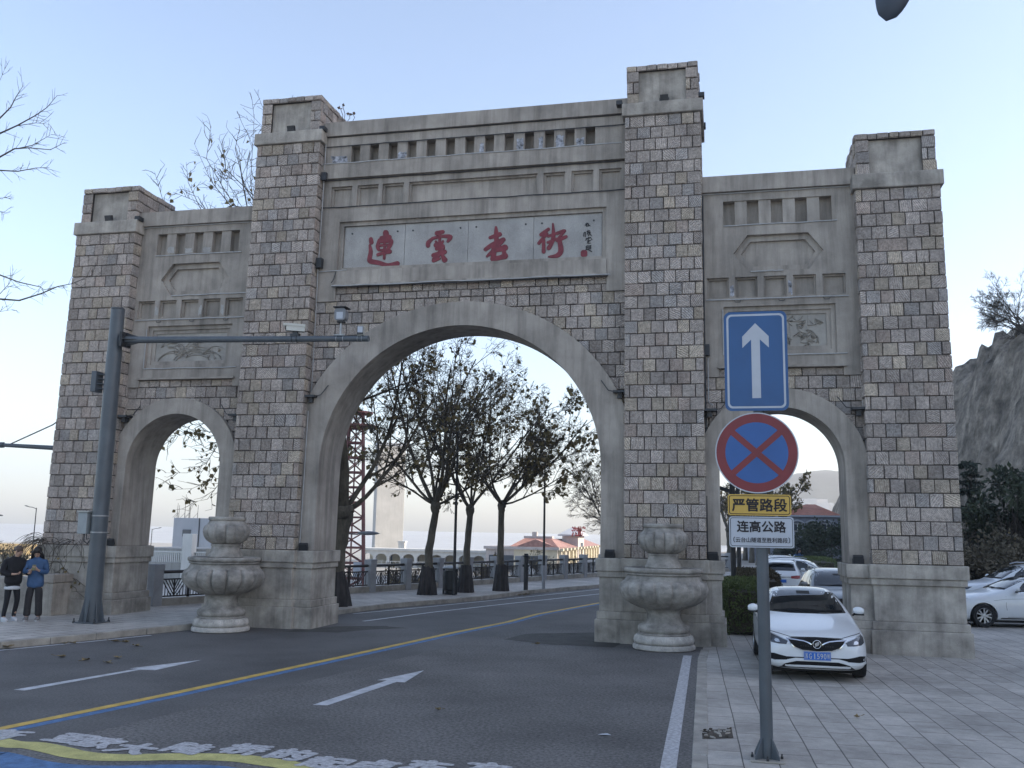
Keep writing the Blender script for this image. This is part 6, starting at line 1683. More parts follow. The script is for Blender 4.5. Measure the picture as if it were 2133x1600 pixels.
def eval_mesh(ob):
    dg = bpy.context.evaluated_depsgraph_get(); dg.update()
    return bpy.data.meshes.new_from_object(ob.evaluated_get(dg))
ST = {'sedan': [(0,.60,.27,.54,.64,.48),(.05,.74,.21,.60,.72,.60),(.22,.85,.18,.70,.81,.70),(.6,.893,.17,.80,.895,.74),(1.05,.90,.17,.87,.965,.74),(1.42,.90,.17,.90,1.015,.79),
                (1.8,.90,.17,.92,1.22,.715),(2.3,.90,.17,.94,1.425,.61),(2.85,.90,.17,.95,1.47,.595),(3.4,.90,.17,.96,1.425,.59),(3.85,.89,.18,.97,1.235,.65),(4.2,.87,.2,.99,1.09,.70),(4.5,.82,.28,.96,1.04,.62),(4.6,.70,.42,.84,.94,.5)],
      'suv':   [(0,.62,.32,.66,.80,.52),(.05,.77,.26,.72,.88,.64),(.22,.87,.24,.84,.97,.72),(.6,.915,.23,.94,1.05,.77),(1.0,.92,.23,1.0,1.11,.78),(1.28,.92,.23,1.02,1.15,.82),
                (1.6,.92,.23,1.05,1.38,.76),(2.05,.92,.23,1.07,1.62,.665),(2.7,.92,.23,1.08,1.69,.65),(3.5,.92,.23,1.09,1.67,.645),(4.0,.91,.24,1.10,1.60,.64),(4.3,.89,.27,1.09,1.36,.68),(4.5,.86,.33,1.06,1.14,.66),(4.58,.76,.45,.90,1.02,.58)]}
WH = {'sedan': (.92, 3.58, .325), 'suv': (.92, 3.60, .355)}
def car_hull(kind):
    mb = MB(); st = ST[kind]; n = 8; V = []
    for (y, w_, zb, zl, zt, wt) in st:
        half = [(0,zb),(.78*w_,zb),(.965*w_,zb+.07),(w_,(zb*.45+zl*.55)),(.965*w_,zl),(wt+ (.955*w_-wt)*.12,zt-.055),(wt*.72,zt-.008),(0,zt+.012)]
        V += [(x, y, z) for x, z in half] + [(-x, y, z) for x, z in half[1:-1]][::-1]
    m = 14; F = []
    for i in range(len(st)-1):
        for k in range(m): F.append((i*m+k, (i+1)*m+k, (i+1)*m+(k+1) % m, i*m+(k+1) % m))
    k = (len(st)-1)*m
    F += [(0,1,13),(1,2,12,13),(2,3,11,12),(3,4,10,11),(4,5,9,10),(5,6,8,9),(6,7,8)]
    F += [tuple(k+q for q in f[::-1]) for f in [(0,1,13),(1,2,12,13),(2,3,11,12),(3,4,10,11),(4,5,9,10),(5,6,8,9),(6,7,8)]]
    mb.add(V, F); o = mb.build('body', MAT['trim'], sub=2); 
    me = eval_mesh(o); bvh = BVHTree.FromPolygons([v.co for v in me.vertices], [tuple(p.vertices) for p in me.polygons])
    bpy.data.objects.remove(o)
    tmp = bpy.data.objects.new('body', me); COL.objects.link(tmp)
    yf, yr, R = WH[kind]; cut = MB()
    for y in (yf, yr): cut.tube([(-1.2,y,R-.01), (-.62,y,R-.01)], R+.055, 40); cut.tube([(.62,y,R-.01), (1.2,y,R-.01)], R+.055, 40)
    c = cut.build('cut', MAT['trim'])
    b = tmp.modifiers.new('b', 'BOOLEAN'); b.operation = 'DIFFERENCE'; b.object = c; b.solver = 'EXACT'
    me2 = eval_mesh(tmp); bpy.data.objects.remove(tmp); bpy.data.objects.remove(c)
    me2.polygons.foreach_set('use_smooth', [True]*len(me2.polygons)); me2.set_sharp_from_angle(angle=radians(38))
    return me2, bvh
HULL = {k: car_hull(k) for k in ST}

def conform(bvh, poly, axis, off=.004, thick=.012, cell=.06):
    """panel cut to a 2-D outline and laid on the body: axis 'F' front, 'B' back, 'L'/'R' sides, 'T' top"""
    bm = bmesh.new(); vs = [bm.verts.new((p[0], p[1], 0)) for p in poly]
    f = bm.faces.new(vs)
    xs = [p[0] for p in poly]; ys = [p[1] for p in poly]
    x = min(xs)+cell
    while x < max(xs)-1e-4:
        bmesh.ops.bisect_plane(bm, geom=bm.verts[:]+bm.edges[:]+bm.faces[:], plane_co=(x,0,0), plane_no=(1,0,0)); x += cell
    y = min(ys)+cell
    while y < max(ys)-1e-4:
        bmesh.ops.bisect_plane(bm, geom=bm.verts[:]+bm.edges[:]+bm.faces[:], plane_co=(0,y,0), plane_no=(0,1,0)); y += cell
    bmesh.ops.triangulate(bm, faces=bm.faces[:])
    bm.verts.ensure_lookup_table(); out = []; good = True
    for v in bm.verts:
        a, b = v.co.x, v.co.y
        o, d = {'F': ((a,-2,b),(0,1,0)), 'B': ((a,8,b),(0,-1,0)), 'R': ((3,a,b),(-1,0,0)), 'L': ((-3,a,b),(1,0,0)), 'T': ((a,b,4),(0,0,-1))}[axis]
        h = bvh.ray_cast(Vector(o), Vector(d))
        if h[0] is None:
            h2 = bvh.find_nearest(Vector(o)+Vector(d)*2.2); out.append((h2[0], h2[1]))
        else: out.append((h[0], h[1]))
    F = [[v.index for v in f.verts] for f in bm.faces]
    bnd = [(e.verts[0].index, e.verts[1].index, e.link_faces[0]) for e in bm.edges if len(e.link_faces) == 1]
    V = [tuple(p+nn*off) for p, nn in out] + [tuple(p+nn*(off-thick)) for p, nn in out]; n = len(out)
    F2 = []
    for f in F:
        a, b, c = [Vector(V[i]) for i in f]; nn = out[f[0]][1]
        F2.append(tuple(f) if (b-a).cross(c-a).dot(nn) > 0 else tuple(f[::-1]))
    for (a, b, lf_) in bnd: F2.append((a, b, b+n, a+n))
    bm.free(); return V, F2
def line_poly(pts, w_):
    L = []; R2 = []
    for i, p in enumerate(pts):
        a = Vector(pts[max(0,i-1)]); b = Vector(pts[min(len(pts)-1,i+1)]); d = (b-a).normalized(); nn = Vector((-d.y,d.x)); p = Vector(p)
        L.append(tuple(p+nn*w_/2)); R2.append(tuple(p-nn*w_/2))
    return L+R2[::-1]
def mir(P): return [(-x, z) for x, z in P][::-1]
PROTO = {}
def make_car(kind, pm_, plate=None, emblem=True):
    me, bvh = HULL[kind]; sd_ = kind == 'sedan'
    root = empty('parked_car', (0,0,0))
    me = me.copy(); me.materials.clear(); me.materials.append(MAT[pm_])
    body = bpy.data.objects.new('body', me); COL.objects.link(body); body.parent = root
    def part(name, polys, axis, mat, par=root, off=.004, thick=.014, label=None, smooth=True):
        m = MB()
        for P in polys: m.add(*conform(bvh, P, axis, off, thick))
        o = m.build(name, MAT[mat], par, smooth=smooth, angle=30)
        if label: o['label'] = label
        return o
    u = 0 if sd_ else .14
    # glass
    if sd_:
        ws = [(-.70,1.055),(-.3,1.04),(.3,1.04),(.70,1.055),(.655,1.17),(.545,1.375),(.3,1.41),(-.3,1.41),(-.545,1.375),(-.655,1.17)]
        rw = [(-.63,1.12),(.63,1.12),(.52,1.37),(.3,1.40),(-.3,1.40),(-.52,1.37)]
        win = [[(1.86,1.0),(2.62,1.005),(2.66,1.385),(2.38,1.365),(2.10,1.23)], [(2.70,1.005),(3.5,1.03),(3.62,1.16),(3.42,1.30),(3.05,1.385),(2.74,1.39)]]
    else:
        ws = [(-.74,1.19),(.74,1.19),(.69,1.36),(.60,1.565),(.3,1.615),(-.3,1.615),(-.60,1.57),(-.70,1.36)]
        rw = [(-.62,1.24),(.62,1.24),(.55,1.54),(.3,1.57),(-.3,1.57),(-.55,1.54)]
        win = [[(1.66,1.13),(2.45,1.13),(2.48,1.58),(2.14,1.555),(1.86,1.38)], [(2.53,1.13),(3.30,1.15),(3.33,1.585),(2.56,1.59)], [(3.38,1.15),(3.95,1.2),(4.08,1.36),(3.9,1.5),(3.4,1.58)]]
    wsp = part('windscreen', [ws], 'F', 'glass', thick=.02)
    # what shows dimly behind the glass: dash edge, seat tops, mirror, sticker
    m = MB(); m.add(*conform(bvh, [(-.12,ws[0][1]+.30),(.12,ws[0][1]+.30),(.12,ws[0][1]+.345),(-.12,ws[0][1]+.345)], 'F', .006, .004)); m.build('interior_mirror', MAT['seam'], wsp)
    m = MB()
    for P in ([(-.60,ws[0][1]+.015),(.60,ws[0][1]+.015),(.59,ws[0][1]+.022),(-.59,ws[0][1]+.022)],): m.add(*conform(bvh, P, 'F', .014, .008))
    for s in (-.35,.12): m.add(*conform(bvh, line_poly([(s,ws[0][1]+.01),(s+.3,ws[0][1]+.035),(s+.52,ws[0][1]+.03)], .014), 'F', .016, .01))
    m.build('wiper', MAT['trim'], wsp)
    part('rear_window', [rw], 'B', 'glass')
    for ax in 'LR':
        for P in win: part('side_window', [P], ax, 'glass')
        bz = win[0][0][1]; mid = win[0][1][0]; e0 = 1.55 if sd_ else 1.42; e1 = 3.72 if sd_ else 3.35
        zb = .30 if sd_ else .38
        ln = [line_poly([(e0,bz-.12),(e0-.02,.62),(e0+.03,zb)], .008), line_poly([(mid+.04,bz-.02),(mid+.05,.62),(mid+.02,zb)], .008), line_poly([(e1,bz+.02),(e1-.1,.74),(e1-.42,zb+.05)], .008),
              line_poly([(e0+.03,zb),(e1-.42,zb+.05)], .008), line_poly([(e0-.35,bz-.25),(e0,bz-.2),(mid,bz-.16),(e1,bz-.14)], .006)]
        m = MB()
        for P in ln: m.add(*conform(bvh, P, ax, .0015, .004, .2))
        m.build('door_gap', MAT['seam'], root)
        for y in (mid-.28, (e1-.30)): part('door_handle', [[(y,bz-.125),(y+.2,bz-.12),(y+.2,bz-.085),(y,bz-.09)]], ax, 'chrome', off=.03, thick=.02)
        part('sill', [[(1.35,zb-.10),(3.15,zb-.10),(3.12,zb-.02),(1.4,zb-.02)]], ax, 'trim', off=.006)
        part('window_trim', [line_poly([(win[0][0][0]-.05,bz-.016),(win[-1][1][0],win[-1][1][1]-.016)], .016)], ax, 'chrome', off=.008)
        sg = 1 if ax == 'R' else -1; m = MB(); cx, cy, cz = sg*(.965 if sd_ else 1.0), 1.84 if sd_ else 1.6, bz+.085
        V = []; F = []; n = 12; K = 6
        for i in range(K+1):
            t = i/K; w_ = sin(pi*(.1+.82*t))**.5
            for k in range(n): a = 2*pi*k/n; V.append((cx+sg*(t-.5)*.19, cy+.05*cos(a)*w_*1.3-.04*(t-.5), cz+.075*sin(a)*w_+.02*(t-.5)*0))
        for i in range(K):
            for k in range(n): F.append((i*n+k, i*n+(k+1) % n, (i+1)*n+(k+1) % n, (i+1)*n+k))
        F += [tuple(range(n)), tuple(K*n+k for k in range(n))]; m.add(V, F); mo = m.build('wing_mirror', MAT[pm_], root, smooth=True)
        m = MB(); m.bar((sg*.86,cy+.02,cz-.09), (cx-sg*.06,cy,cz-.05), .05, .03); m.obox((cx,cy,cz-.068), (1,0,0), (0,1,0), pz, .09, .045, .012); m.build('mirror_foot', MAT['trim'], mo)
    # front
    if sd_:
        gr = [(-.40,.725),(0,.735),(.40,.725),(.49,.705),(.45,.65),(.37,.58),(.24,.535),(0,.52),(-.24,.535),(-.37,.58),(-.45,.65),(-.49,.705)]
        g0 = part('grille', [gr], 'F', 'trim', off=.006)
        part('grille_frame', [line_poly([(-.49,.71),(-.445,.645),(-.37,.575),(-.24,.528),(0,.512),(.24,.528),(.37,.575),(.445,.645),(.49,.71)], .016)], 'F', 'chrome', g0, off=.016, thick=.02)
        part('chrome_wing', [line_poly([(-.46,.698),(-.34,.69),(-.21,.675),(-.13,.65),(-.085,.628)], .016)], 'F', 'chrome', g0, off=.014); part('chrome_wing', [line_poly([(.46,.698),(.34,.69),(.21,.675),(.13,.65),(.085,.628)], .016)], 'F', 'chrome', g0, off=.014)
        m = MB()
        for i in range(14):
            x = -.26+.04*i
            if abs(x) > .06: m.add(*conform(bvh, [(x-.012,.592),(x+.012,.592),(x+.012,.608),(x-.012,.608)], 'F', .012, .006))
        m.build('grille_studs', MAT['seam'], g0)
        for sg in (1, -1):
            f = (lambda P: P) if sg > 0 else mir
            hl = f([(.50,.615),(.62,.618),(.74,.632),(.80,.665),(.81,.74),(.775,.785),(.67,.745),(.55,.695),(.475,.665)])
            h = part('headlight', [hl], 'F', 'lampglass', off=.007)
            part('lamp_strip', [f(line_poly([(.46,.672),(.56,.705),(.68,.748),(.76,.772)], .012))], 'F', 'lamplight', h, off=.011)
            part('projector', [f([(.60,.645),(.64,.640),(.68,.648),(.69,.675),(.66,.695),(.62,.685)])], 'F', 'lamplight', h, off=.0105)
            part('fog_intake', [f([(.50,.36),(.78,.345),(.80,.38),(.80,.455),(.70,.46),(.60,.435),(.50,.415)])], 'F', 'trim', off=.005)
        part('lower_intake', [[(-.50,.365),(-.36,.40),(.36,.40),(.50,.365),(.50,.415),(-.50,.415)]], 'F', 'trim', off=.005)
        part('lower_lip', [[(-.62,.235),(.62,.235),(.52,.30),(.34,.345),(-.34,.345),(-.52,.30)]], 'F', 'trim', off=.006)
        part('bumper_bar', [line_poly([(-.80,.345),(-.66,.325),(-.52,.325),(-.36,.37),(0,.375),(.36,.37),(.52,.325),(.66,.325),(.80,.345)], .038)], 'F', pm_, off=.022, thick=.03)
        part('hood_gap', [line_poly([(-.78,.80),(-.6,.775),(-.42,.735),(0,.742),(.42,.735),(.6,.775),(.78,.80)], .008)], 'F', 'seam', off=.002)
        part('roof_glass', [[(-.44,2.34),(.44,2.34),(.44,3.1),(-.44,3.1)]], 'T', 'glass', off=.004)
        pzc = .44
    else:
        gr = [(-.40,.90),(.40,.90),(.44,.86),(.38,.70),(-.38,.70),(-.44,.86)]
        g0 = part('grille', [gr], 'F', 'trim', off=.006)
        part('grille_frame', [line_poly([(-.44,.88),(-.38,.70),(.38,.70),(.44,.88)], .02), line_poly([(-.42,.82),(.42,.82)], .018), line_poly([(-.40,.76),(.40,.76)], .018)], 'F', 'chrome', g0, off=.014)
        for sg in (1, -1):
            f = (lambda P: P) if sg > 0 else mir
            h = part('headlight', [f([(.47,.80),(.72,.79),(.82,.84),(.81,.92),(.68,.91),(.48,.88)])], 'F', 'lampglass', off=.007)
            part('projector', [f([(.58,.82),(.68,.82),(.69,.87),(.6,.87)])], 'F', 'lamplight', h, off=.011)
            part('fog_intake', [f([(.52,.45),(.80,.45),(.80,.58),(.6,.56)])], 'F', 'trim', off=.005)
        part('lower_intake', [[(-.56,.36),(.56,.36),(.5,.50),(-.5,.50)]], 'F', 'trim', off=.005)
        m = Each('roof_rail', MAT['rim'], root)
        for sg in (-1, 1): m.tube([(sg*.60,2.2,1.66),(sg*.60,2.4,1.715),(sg*.60,3.6,1.71),(sg*.585,3.85,1.645)], .02, 6)
        pzc = .62
    # rear
    tz = .90 if sd_ else 1.0
    for sg in (1, -1):
        f = (lambda P: P) if sg > 0 else mir
        part('tail_light', [f([(.42,tz-.08),(.70,tz-.10),(.84,tz-.06),(.83,tz+.05),(.66,tz+.05),(.42,tz+.02)])], 'B', 'taillight', off=.008)
    part('rear_bumper', [[(-.70,.36),(.70,.36),(.66,.50),(-.66,.50)]], 'B', 'trim', off=.006)
    part('tailgate_bar', [line_poly([(-.42,tz-.03),(.42,tz-.03)], .03)], 'B', 'chrome', off=.012)
    if not sd_:
        m = MB(); m.obox((0,4.12,1.615), (1,0,0), (0,1,-.15), pz, .56, .13, .018); m.build('spoiler', MAT[pm_], root, bevel=.01)
    # number plates
    def numplate(axis, z, text):
        sgn = -1 if axis == 'F' else 1
        h = bvh.ray_cast(Vector((0, -2 if axis == 'F' else 8, z)), Vector((0, 1 if axis == 'F' else -1, 0)))
        y = h[0].y + sgn*.03; m = MB(); m.box(-.22,.22,min(y,y-sgn*.02),max(y,y-sgn*.02),z-.07,z+.07); p_ = m.build('number_plate', MAT['plate_blue'], root, bevel=.004)
        m = MB(); y2 = y+sgn*.002
        for a in (((-.212,.212,.060,.064)),((-.212,.212,-.064,-.060)),((-.212,-.208,-.064,.064)),((.208,.212,-.064,.064))): m.box(a[0],a[1],min(y2,y),max(y2,y),z+a[2],z+a[3])
        m.build('plate_border', MAT['sign_white'], p_)
        if text:
            m = MB(); xs_ = [-.175,-.115,-.045,.015,.07,.125,.18]
            for ch, x in zip(text, xs_):
                for k, (dx, dz) in enumerate(((0,0),(.002,0),(-.002,0),(0,.002),(0,-.002))):
                    v, f = text_mesh(ch, .1)
                    zx = [q[0] for q in v]; zy = [q[1] for q in v]; kx = (.042 if ch != '1' else .016)/(max(zx)-min(zx)); ky = .088/(max(zy)-min(zy)); mx_ = (max(zx)+min(zx))/2; my_ = (max(zy)+min(zy))/2
                    m.add([((x+dx+(q[0]-mx_)*kx)*(1 if axis == 'F' else -1), y2+sgn*(.0004*k+.0003), z+dz+(q[1]-my_)*ky) for q in v], f)
            m.box(-.083,-.077,min(y2,y),max(y2,y),z-.004,z+.004); m.build('plate_text', MAT['sign_white'], p_)
    numplate('F', pzc, plate); numplate('B', .72 if sd_ else .80, None)
    if emblem and sd_:
        h = bvh.ray_cast(Vector((0,-2,.635)), Vector((0,1,0))); y = h[0].y-.03; m = MB(); n = 28
        ring = [(.066*cos(2*pi*i/n), y, .635+.066*sin(2*pi*i/n)) for i in range(n+1)]; m.tube(ring, .007, 6, cap=False)
        e_ = m.build('emblem', MAT['chrome'], root, smooth=True)
        m = MB(); m.tube([(0,y+.008,.635),(0,y+.025,.635)], .064, 24); m.build('emblem_field', MAT['trim'], e_)
        for i in (-1, 0, 1):
            m = MB(); ox, oz = .020*i, .635-.012*i*-1; P = [(ox-.017,oz+.030),(ox+.019,oz+.024),(ox+.017,oz-.010),(ox-.004,oz-.036),(ox-.018,oz-.012)]
            P = P[::-1]; m.prism(P, lambda a, b: (a, y+.003-.003*i, b), lambda a, b: (a, y-.006-.003*i, b)); m.build('emblem_shield', MAT['chrome'], e_, bevel=.002)
    # wheels
    yf, yr, R = WH[kind]; wdt = .205
    for y in (yf, yr):
        for sg in (-1, 1):
            m = MB(); prof = [(R*.66,-.09),(R*.70,-.10),(R*.93,-.10),(R*.99,-.07),(R,-.03),(R,.03),(R*.99,.07),(R*.93,.10),(R*.70,.10),(R*.66,.09)]
            m.lathe(prof, (0,0,0), 40, cap=False); xo = sg*(.79 if sd_ else .80)
            rotm = lambda x, yy, z: (xo+z*sg, y+x, R+yy)
            wo = m.xf(rotm).build('wheel', MAT['tyre'], root, smooth=True, angle=40)
            m = MB(); n = 40; ro = R*.68
            m.lathe([(ro,-.09),(ro,.085),(ro*.94,.095),(ro*.90,.08),(ro*.88,-.02),(.05,-.025)], (0,0,0), n, cap=False)
            m.lathe([(.045,-.02),(.06,.06),(.05,.075),(.02,.078)], (0,0,0), 16)
            for k in range(10):
                a = 2*pi*(k//2)/5+(.16 if k % 2 else -.16); a2 = 2*pi*(k//2)/5+(.26 if k % 2 else -.26); d1 = Vector((cos(a),sin(a),0)); d2 = Vector((cos(a2),sin(a2),0))
                p0, p1 = d1*.05+Vector((0,0,.062)), d2*ro*.92+Vector((0,0,.07)); m.bar(p0, p1, .038, .022)
            m.xf(rotm).build('rim', MAT['rim'], wo, smooth=True, angle=30)
            m = MB(); m.lathe([(ro*.86,-.005),(.02,-.005)], (0,0,0), 30); m.xf(rotm).build('brake_disc', MAT['shadow_under'], wo)
    m = MB(); m.box(-.72,.72,.30,4.3,.14 if sd_ else .19,.6); m.box(-.60,.60,yf-.45,yf+.45,.2,.66); m.box(-.60,.60,yr-.45,yr+.45,.2,.66); m.build('underbody', MAT['shadow_under'], root)
    return root
def put(root, label, y, x, rz, group=None, z=.006, sc=.94):
    tag(root, label, 'car', group); root.location = (x, y, z); root.rotation_euler = (0, 0, rz); root.scale = (sc,)*3; return root
CG = 'cars parked behind the gateway'
p = G(1688,1408); a_ = make_car('sedan', 'paint_white', "苏G1590W"); put(a_, 'white sedan with blue plate parked nose-out under the right arch, behind the sign post', p.y-.80, p.x+.05, radians(1.0))
s1 = make_car('suv', 'paint_grey'); q = W(1752,1200,6.0); put(s1, 'dark grey estate parked nose-out behind the white sedan, partly behind the right pillar', 4.6, q.x, radians(3), sc=.87)
s2 = make_car('suv', 'paint_white'); q = W(1634,1210,16); put(s2, 'white hatchback seen from behind, in line beyond the white sedan roof', 16+4.0, q.x+.1, pi-radians(3), CG, sc=.84)
for px, Y, rz, lb in ((1629,25,.0,'white car farther along the line, its roof above the hatchback'), (1650,23,-.1,'white car farther along the line, right of the hatchback roof')):
    c = copy_tree(s2); q = W(px, 1190, Y); put(c, lb, Y+4.6, q.x, pi+rz, CG, sc=.84)
c = copy_tree(s2); q = W(1775,1200,20); put(c, 'white car half hidden behind the right jamb, beyond the dark grey estate', 20, q.x, radians(75), CG, sc=.84)
s5 = copy_tree(a_)
for ch in list(s5.children):
    if ch.name.startswith('number_plate') and False: pass
q = G(2036,1303); put(s5, 'white sedan parked sideways at the right edge, nose toward the pillar', q.y, q.x-.95+.0, radians(-90+8), 'cars at the right edge')
s6 = copy_tree(s2); q = W(1990,1240,12.2); put(s6, 'taller white car parked sideways behind the sedan at the right edge', 12.2, q.x-.15, radians(-90+6), 'cars at the right edge')
# ------------------------------------------------------------------ two people on the left pavement, one far walker
MAT['skin'] = pmat('skin', (.42,.27,.20), .55, .06, 8)
MAT['hair_dark'] = pmat('dark_hair', (.022,.017,.015), .5, .2, 20)
MAT['hair_brown'] = pmat('brown_hair', (.10,.07,.055), .55, .2, 20)
MAT['cloth_black'] = pmat('black_knit', (.014,.014,.017), .9, .15, 12, .004, 60)
MAT['cloth_black2'] = pmat('black_leggings', (.010,.011,.014), .8, .1, 12)
MAT['cloth_white'] = pmat('white_cotton', (.52,.53,.55), .85, .08, 12)
MAT['cloth_blue'] = pmat('blue_jacket', (.045,.10,.21), .7, .16, 6, .008, 14)
MAT['cloth_dark'] = pmat('dark_trousers', (.030,.028,.030), .85, .2, 8, .008, 18)
MAT['shoe_grey'] = pmat('grey_suede', (.19,.18,.18), .8, .1, 9)
MAT['phone'] = pmat('phone_case', (.16,.15,.07), .4, .1, 9)
def skin(name, chains, mat, par, root_i=0, sub=2):
    """chains: list of [(x,y,z,rx[,ry]), ...]; equal points are joined"""
    pts = []; rad = []; ed = []; idx = {}
    def vid(p):
        k = tuple(round(c, 4) for c in p[:3])
        if k not in idx:
            idx[k] = len(pts); pts.append(p[:3]); rad.append((p[3], p[4] if len(p) > 4 else p[3]))
        return idx[k]
    for ch in chains:
        ids = [vid(p) for p in ch]
        ed += [(a, b) for a, b in zip(ids, ids[1:]) if a != b and (a, b) not in ed and (b, a) not in ed]
    me = bpy.data.meshes.new(name); me.from_pydata(pts, ed, []); o = bpy.data.objects.new(name, me); COL.objects.link(o)
    md = o.modifiers.new('skin', 'SKIN'); md.use_smooth_shade = True; md.branch_smoothing = .3
    sv = me.skin_vertices[0].data
    for i, r in enumerate(rad): sv[i].radius = r; sv[i].use_root = (i == root_i)
    ss = o.modifiers.new('s', 'SUBSURF'); ss.levels = sub; ss.render_levels = sub
    me2 = eval_mesh(o); bpy.data.objects.remove(o); me2.materials.clear(); me2.materials.append(MAT[mat]); me2.name = name
    me2.polygons.foreach_set('use_smooth', [True]*len(me2.polygons))
    r = bpy.data.objects.new(name, me2); COL.objects.link(r); r.parent = par
    return r
def hand(w, d, palm_n, s=1.0):
    """palm and five fingers from wrist w along d, curled towards palm_n"""
    w = Vector(w); d = Vector(d).normalized(); nrm = Vector(palm_n).normalized(); sd = d.cross(nrm).normalized()
    ch = []; pm_ = w+d*.055*s
    T = lambda v, r: (v.x, v.y, v.z, r*s)
    for k, (o, L) in enumerate(((-.030,.068),(-.010,.078),(.010,.073),(.029,.058))):
        a = pm_+d*.035*s+sd*o*s; b = a+(d*.8+nrm*.5)*L*.5*s; c = b+(d*.25+nrm*.9)*L*.5*s
        ch.append([T(pm_,.030), T(a,.011), T(b,.0095), T(c,.008)])
    th = w+d*.03*s; t1 = th-sd*.038*s+d*.025*s+nrm*.015*s; t2 = t1+(d*.7+nrm*.6-sd*.15)*.038*s
    ch.append([T(th,.024), T(t1,.012), T(t2,.009)])
    return [[T(w,.024), T(th,.024), T(pm_,.030)]]+ch
def person(base, rz, H, pose, look, label, clothes, hair, sc=1.0):
    root = empty('person', base, label, 'person'); P = {k: Vector(v) for k, v in pose.items()}
    T = lambda v, r, r2=None: (v.x, v.y, v.z, r, r2 or r)
    pel, ch, nk = P['pelvis'], P['chest'], P['neck']; hd = P['head']; hdir = Vector(look).normalized()
    B = [[T(pel,.12,.09), T((pel+ch)/2,.115,.09), T(ch,.14,.10), T(nk,.050), T(nk.lerp(hd,.45),.050), T(hd,.078,.092), T(hd+(hd-nk).normalized()*.085,.055,.06)]]
    for s in 'LR':
        B.append([T(ch,.14,.10), T(P['sh'+s],.055), T(P['el'+s],.040), T(P['wr'+s],.028)])
        d = (P['wr'+s]-P['el'+s]).normalized(); hh = hand(P['wr'+s], P.get('hd'+s, d), P.get('pn'+s, (0,-.3,-1)))
        hh[0][0] = T(P['wr'+s],.028); B += hh
        B.append([T(pel,.12,.09), T(P['hip'+s],.070), T(P['kn'+s],.058), T(P['an'+s],.040), T(P['an'+s]+Vector((0,-.09,-.05)),.032)])
    body = skin('body', B, 'skin', root)
    # face: nose, brow ridge, eyes, mouth, ears
    f = hdir; r_ = f.cross(pz).normalized(); u_ = r_.cross(f); m = MB()
    c = hd+u_*.015
    def blob(mb, p, sx, sy, sz, n=8):
        V = []; F = []
        for i in range(n+1):
            th = pi*i/n
            for k in range(n): a = 2*pi*k/n; V.append(p+r_*(sx*sin(th)*cos(a))+f*(sy*sin(th)*sin(a))+u_*(sz*cos(th)))
        for i in range(n):
            for k in range(n): F.append((i*n+k, i*n+(k+1) % n, (i+1)*n+(k+1) % n, (i+1)*n+k))
        mb.add(V, F)
    blob(m, c+f*.095-u_*.02, .012,.018,.024); m.build('nose', MAT['skin'], body, smooth=True)
    for s in (-1, 1):
        m = MB(); blob(m, c+f*.083+r_*s*.032+u_*.012, .013,.008,.007); m.build('eye', MAT['hair_dark'], body, smooth=True)
        m = MB(); blob(m, c+r_*s*.082-u_*.01, .012,.022,.032); m.build('ear', MAT['skin'], body, smooth=True)
    m = MB(); blob(m, c+f*.083-u_*.058, .024,.008,.007); m.build('mouth', pmat('lips', (.30,.11,.10), .5), body, smooth=True)
    for (nm, mat, chains) in clothes(P, T): skin(nm, chains, mat, root)
    hair(root, hd, f, r_, u_, blob)
    for s in 'LR':
        a = P['an'+s]; m = MB(); rows = [(-.20,.028,.030,.02),(-.16,.042,.05,.02),(-.09,.046,.068,.02),(-.02,.040,.095,.02),(.04,.038,.10,.02),(.075,.028,.085,.02)]; V = []; F = []; n = 10
        for (y, w_, h, b) in rows:
            for k in range(n): t = 2*pi*k/n; V.append((a.x+w_*cos(t)*1.1, a.y+y, max(.022, .022+h*(.5+.5*sin(t))*1.0 if sin(t) > -.2 else .022)))
        for i in range(len(rows)-1):
            for k in range(n): F.append((i*n+k, i*n+(k+1) % n, (i+1)*n+(k+1) % n, (i+1)*n+k))
        F += [tuple(range(n)), tuple((len(rows)-1)*n+k for k in range(n))]; m.add(V, F); sh_ = m.build('shoe', MAT[clothes.shoe], root, smooth=True, angle=60)
        m = MB(); m.prism([(a.x+.050*cos(2*pi*k/16)*(1 if sin(2*pi*k/16) < 0 else .85), a.y-.06+.148*sin(2*pi*k/16)) for k in range(16)], lambda x, y: (x, y, 0), lambda x, y: (x, y, .024)); m.build('sole', MAT['cloth_white'], sh_)
    root.rotation_euler = (0,0,rz); root.scale = (sc,)*3
    # parts were laid out round the origin
    for ch_ in root.children_recursive if hasattr(root, 'children_recursive') else []:
        pass
    return root
def person_at(base, rz, H, *a, **k):
    r = person((0,0,0), rz, H, *a, **k); r.location = base; return r

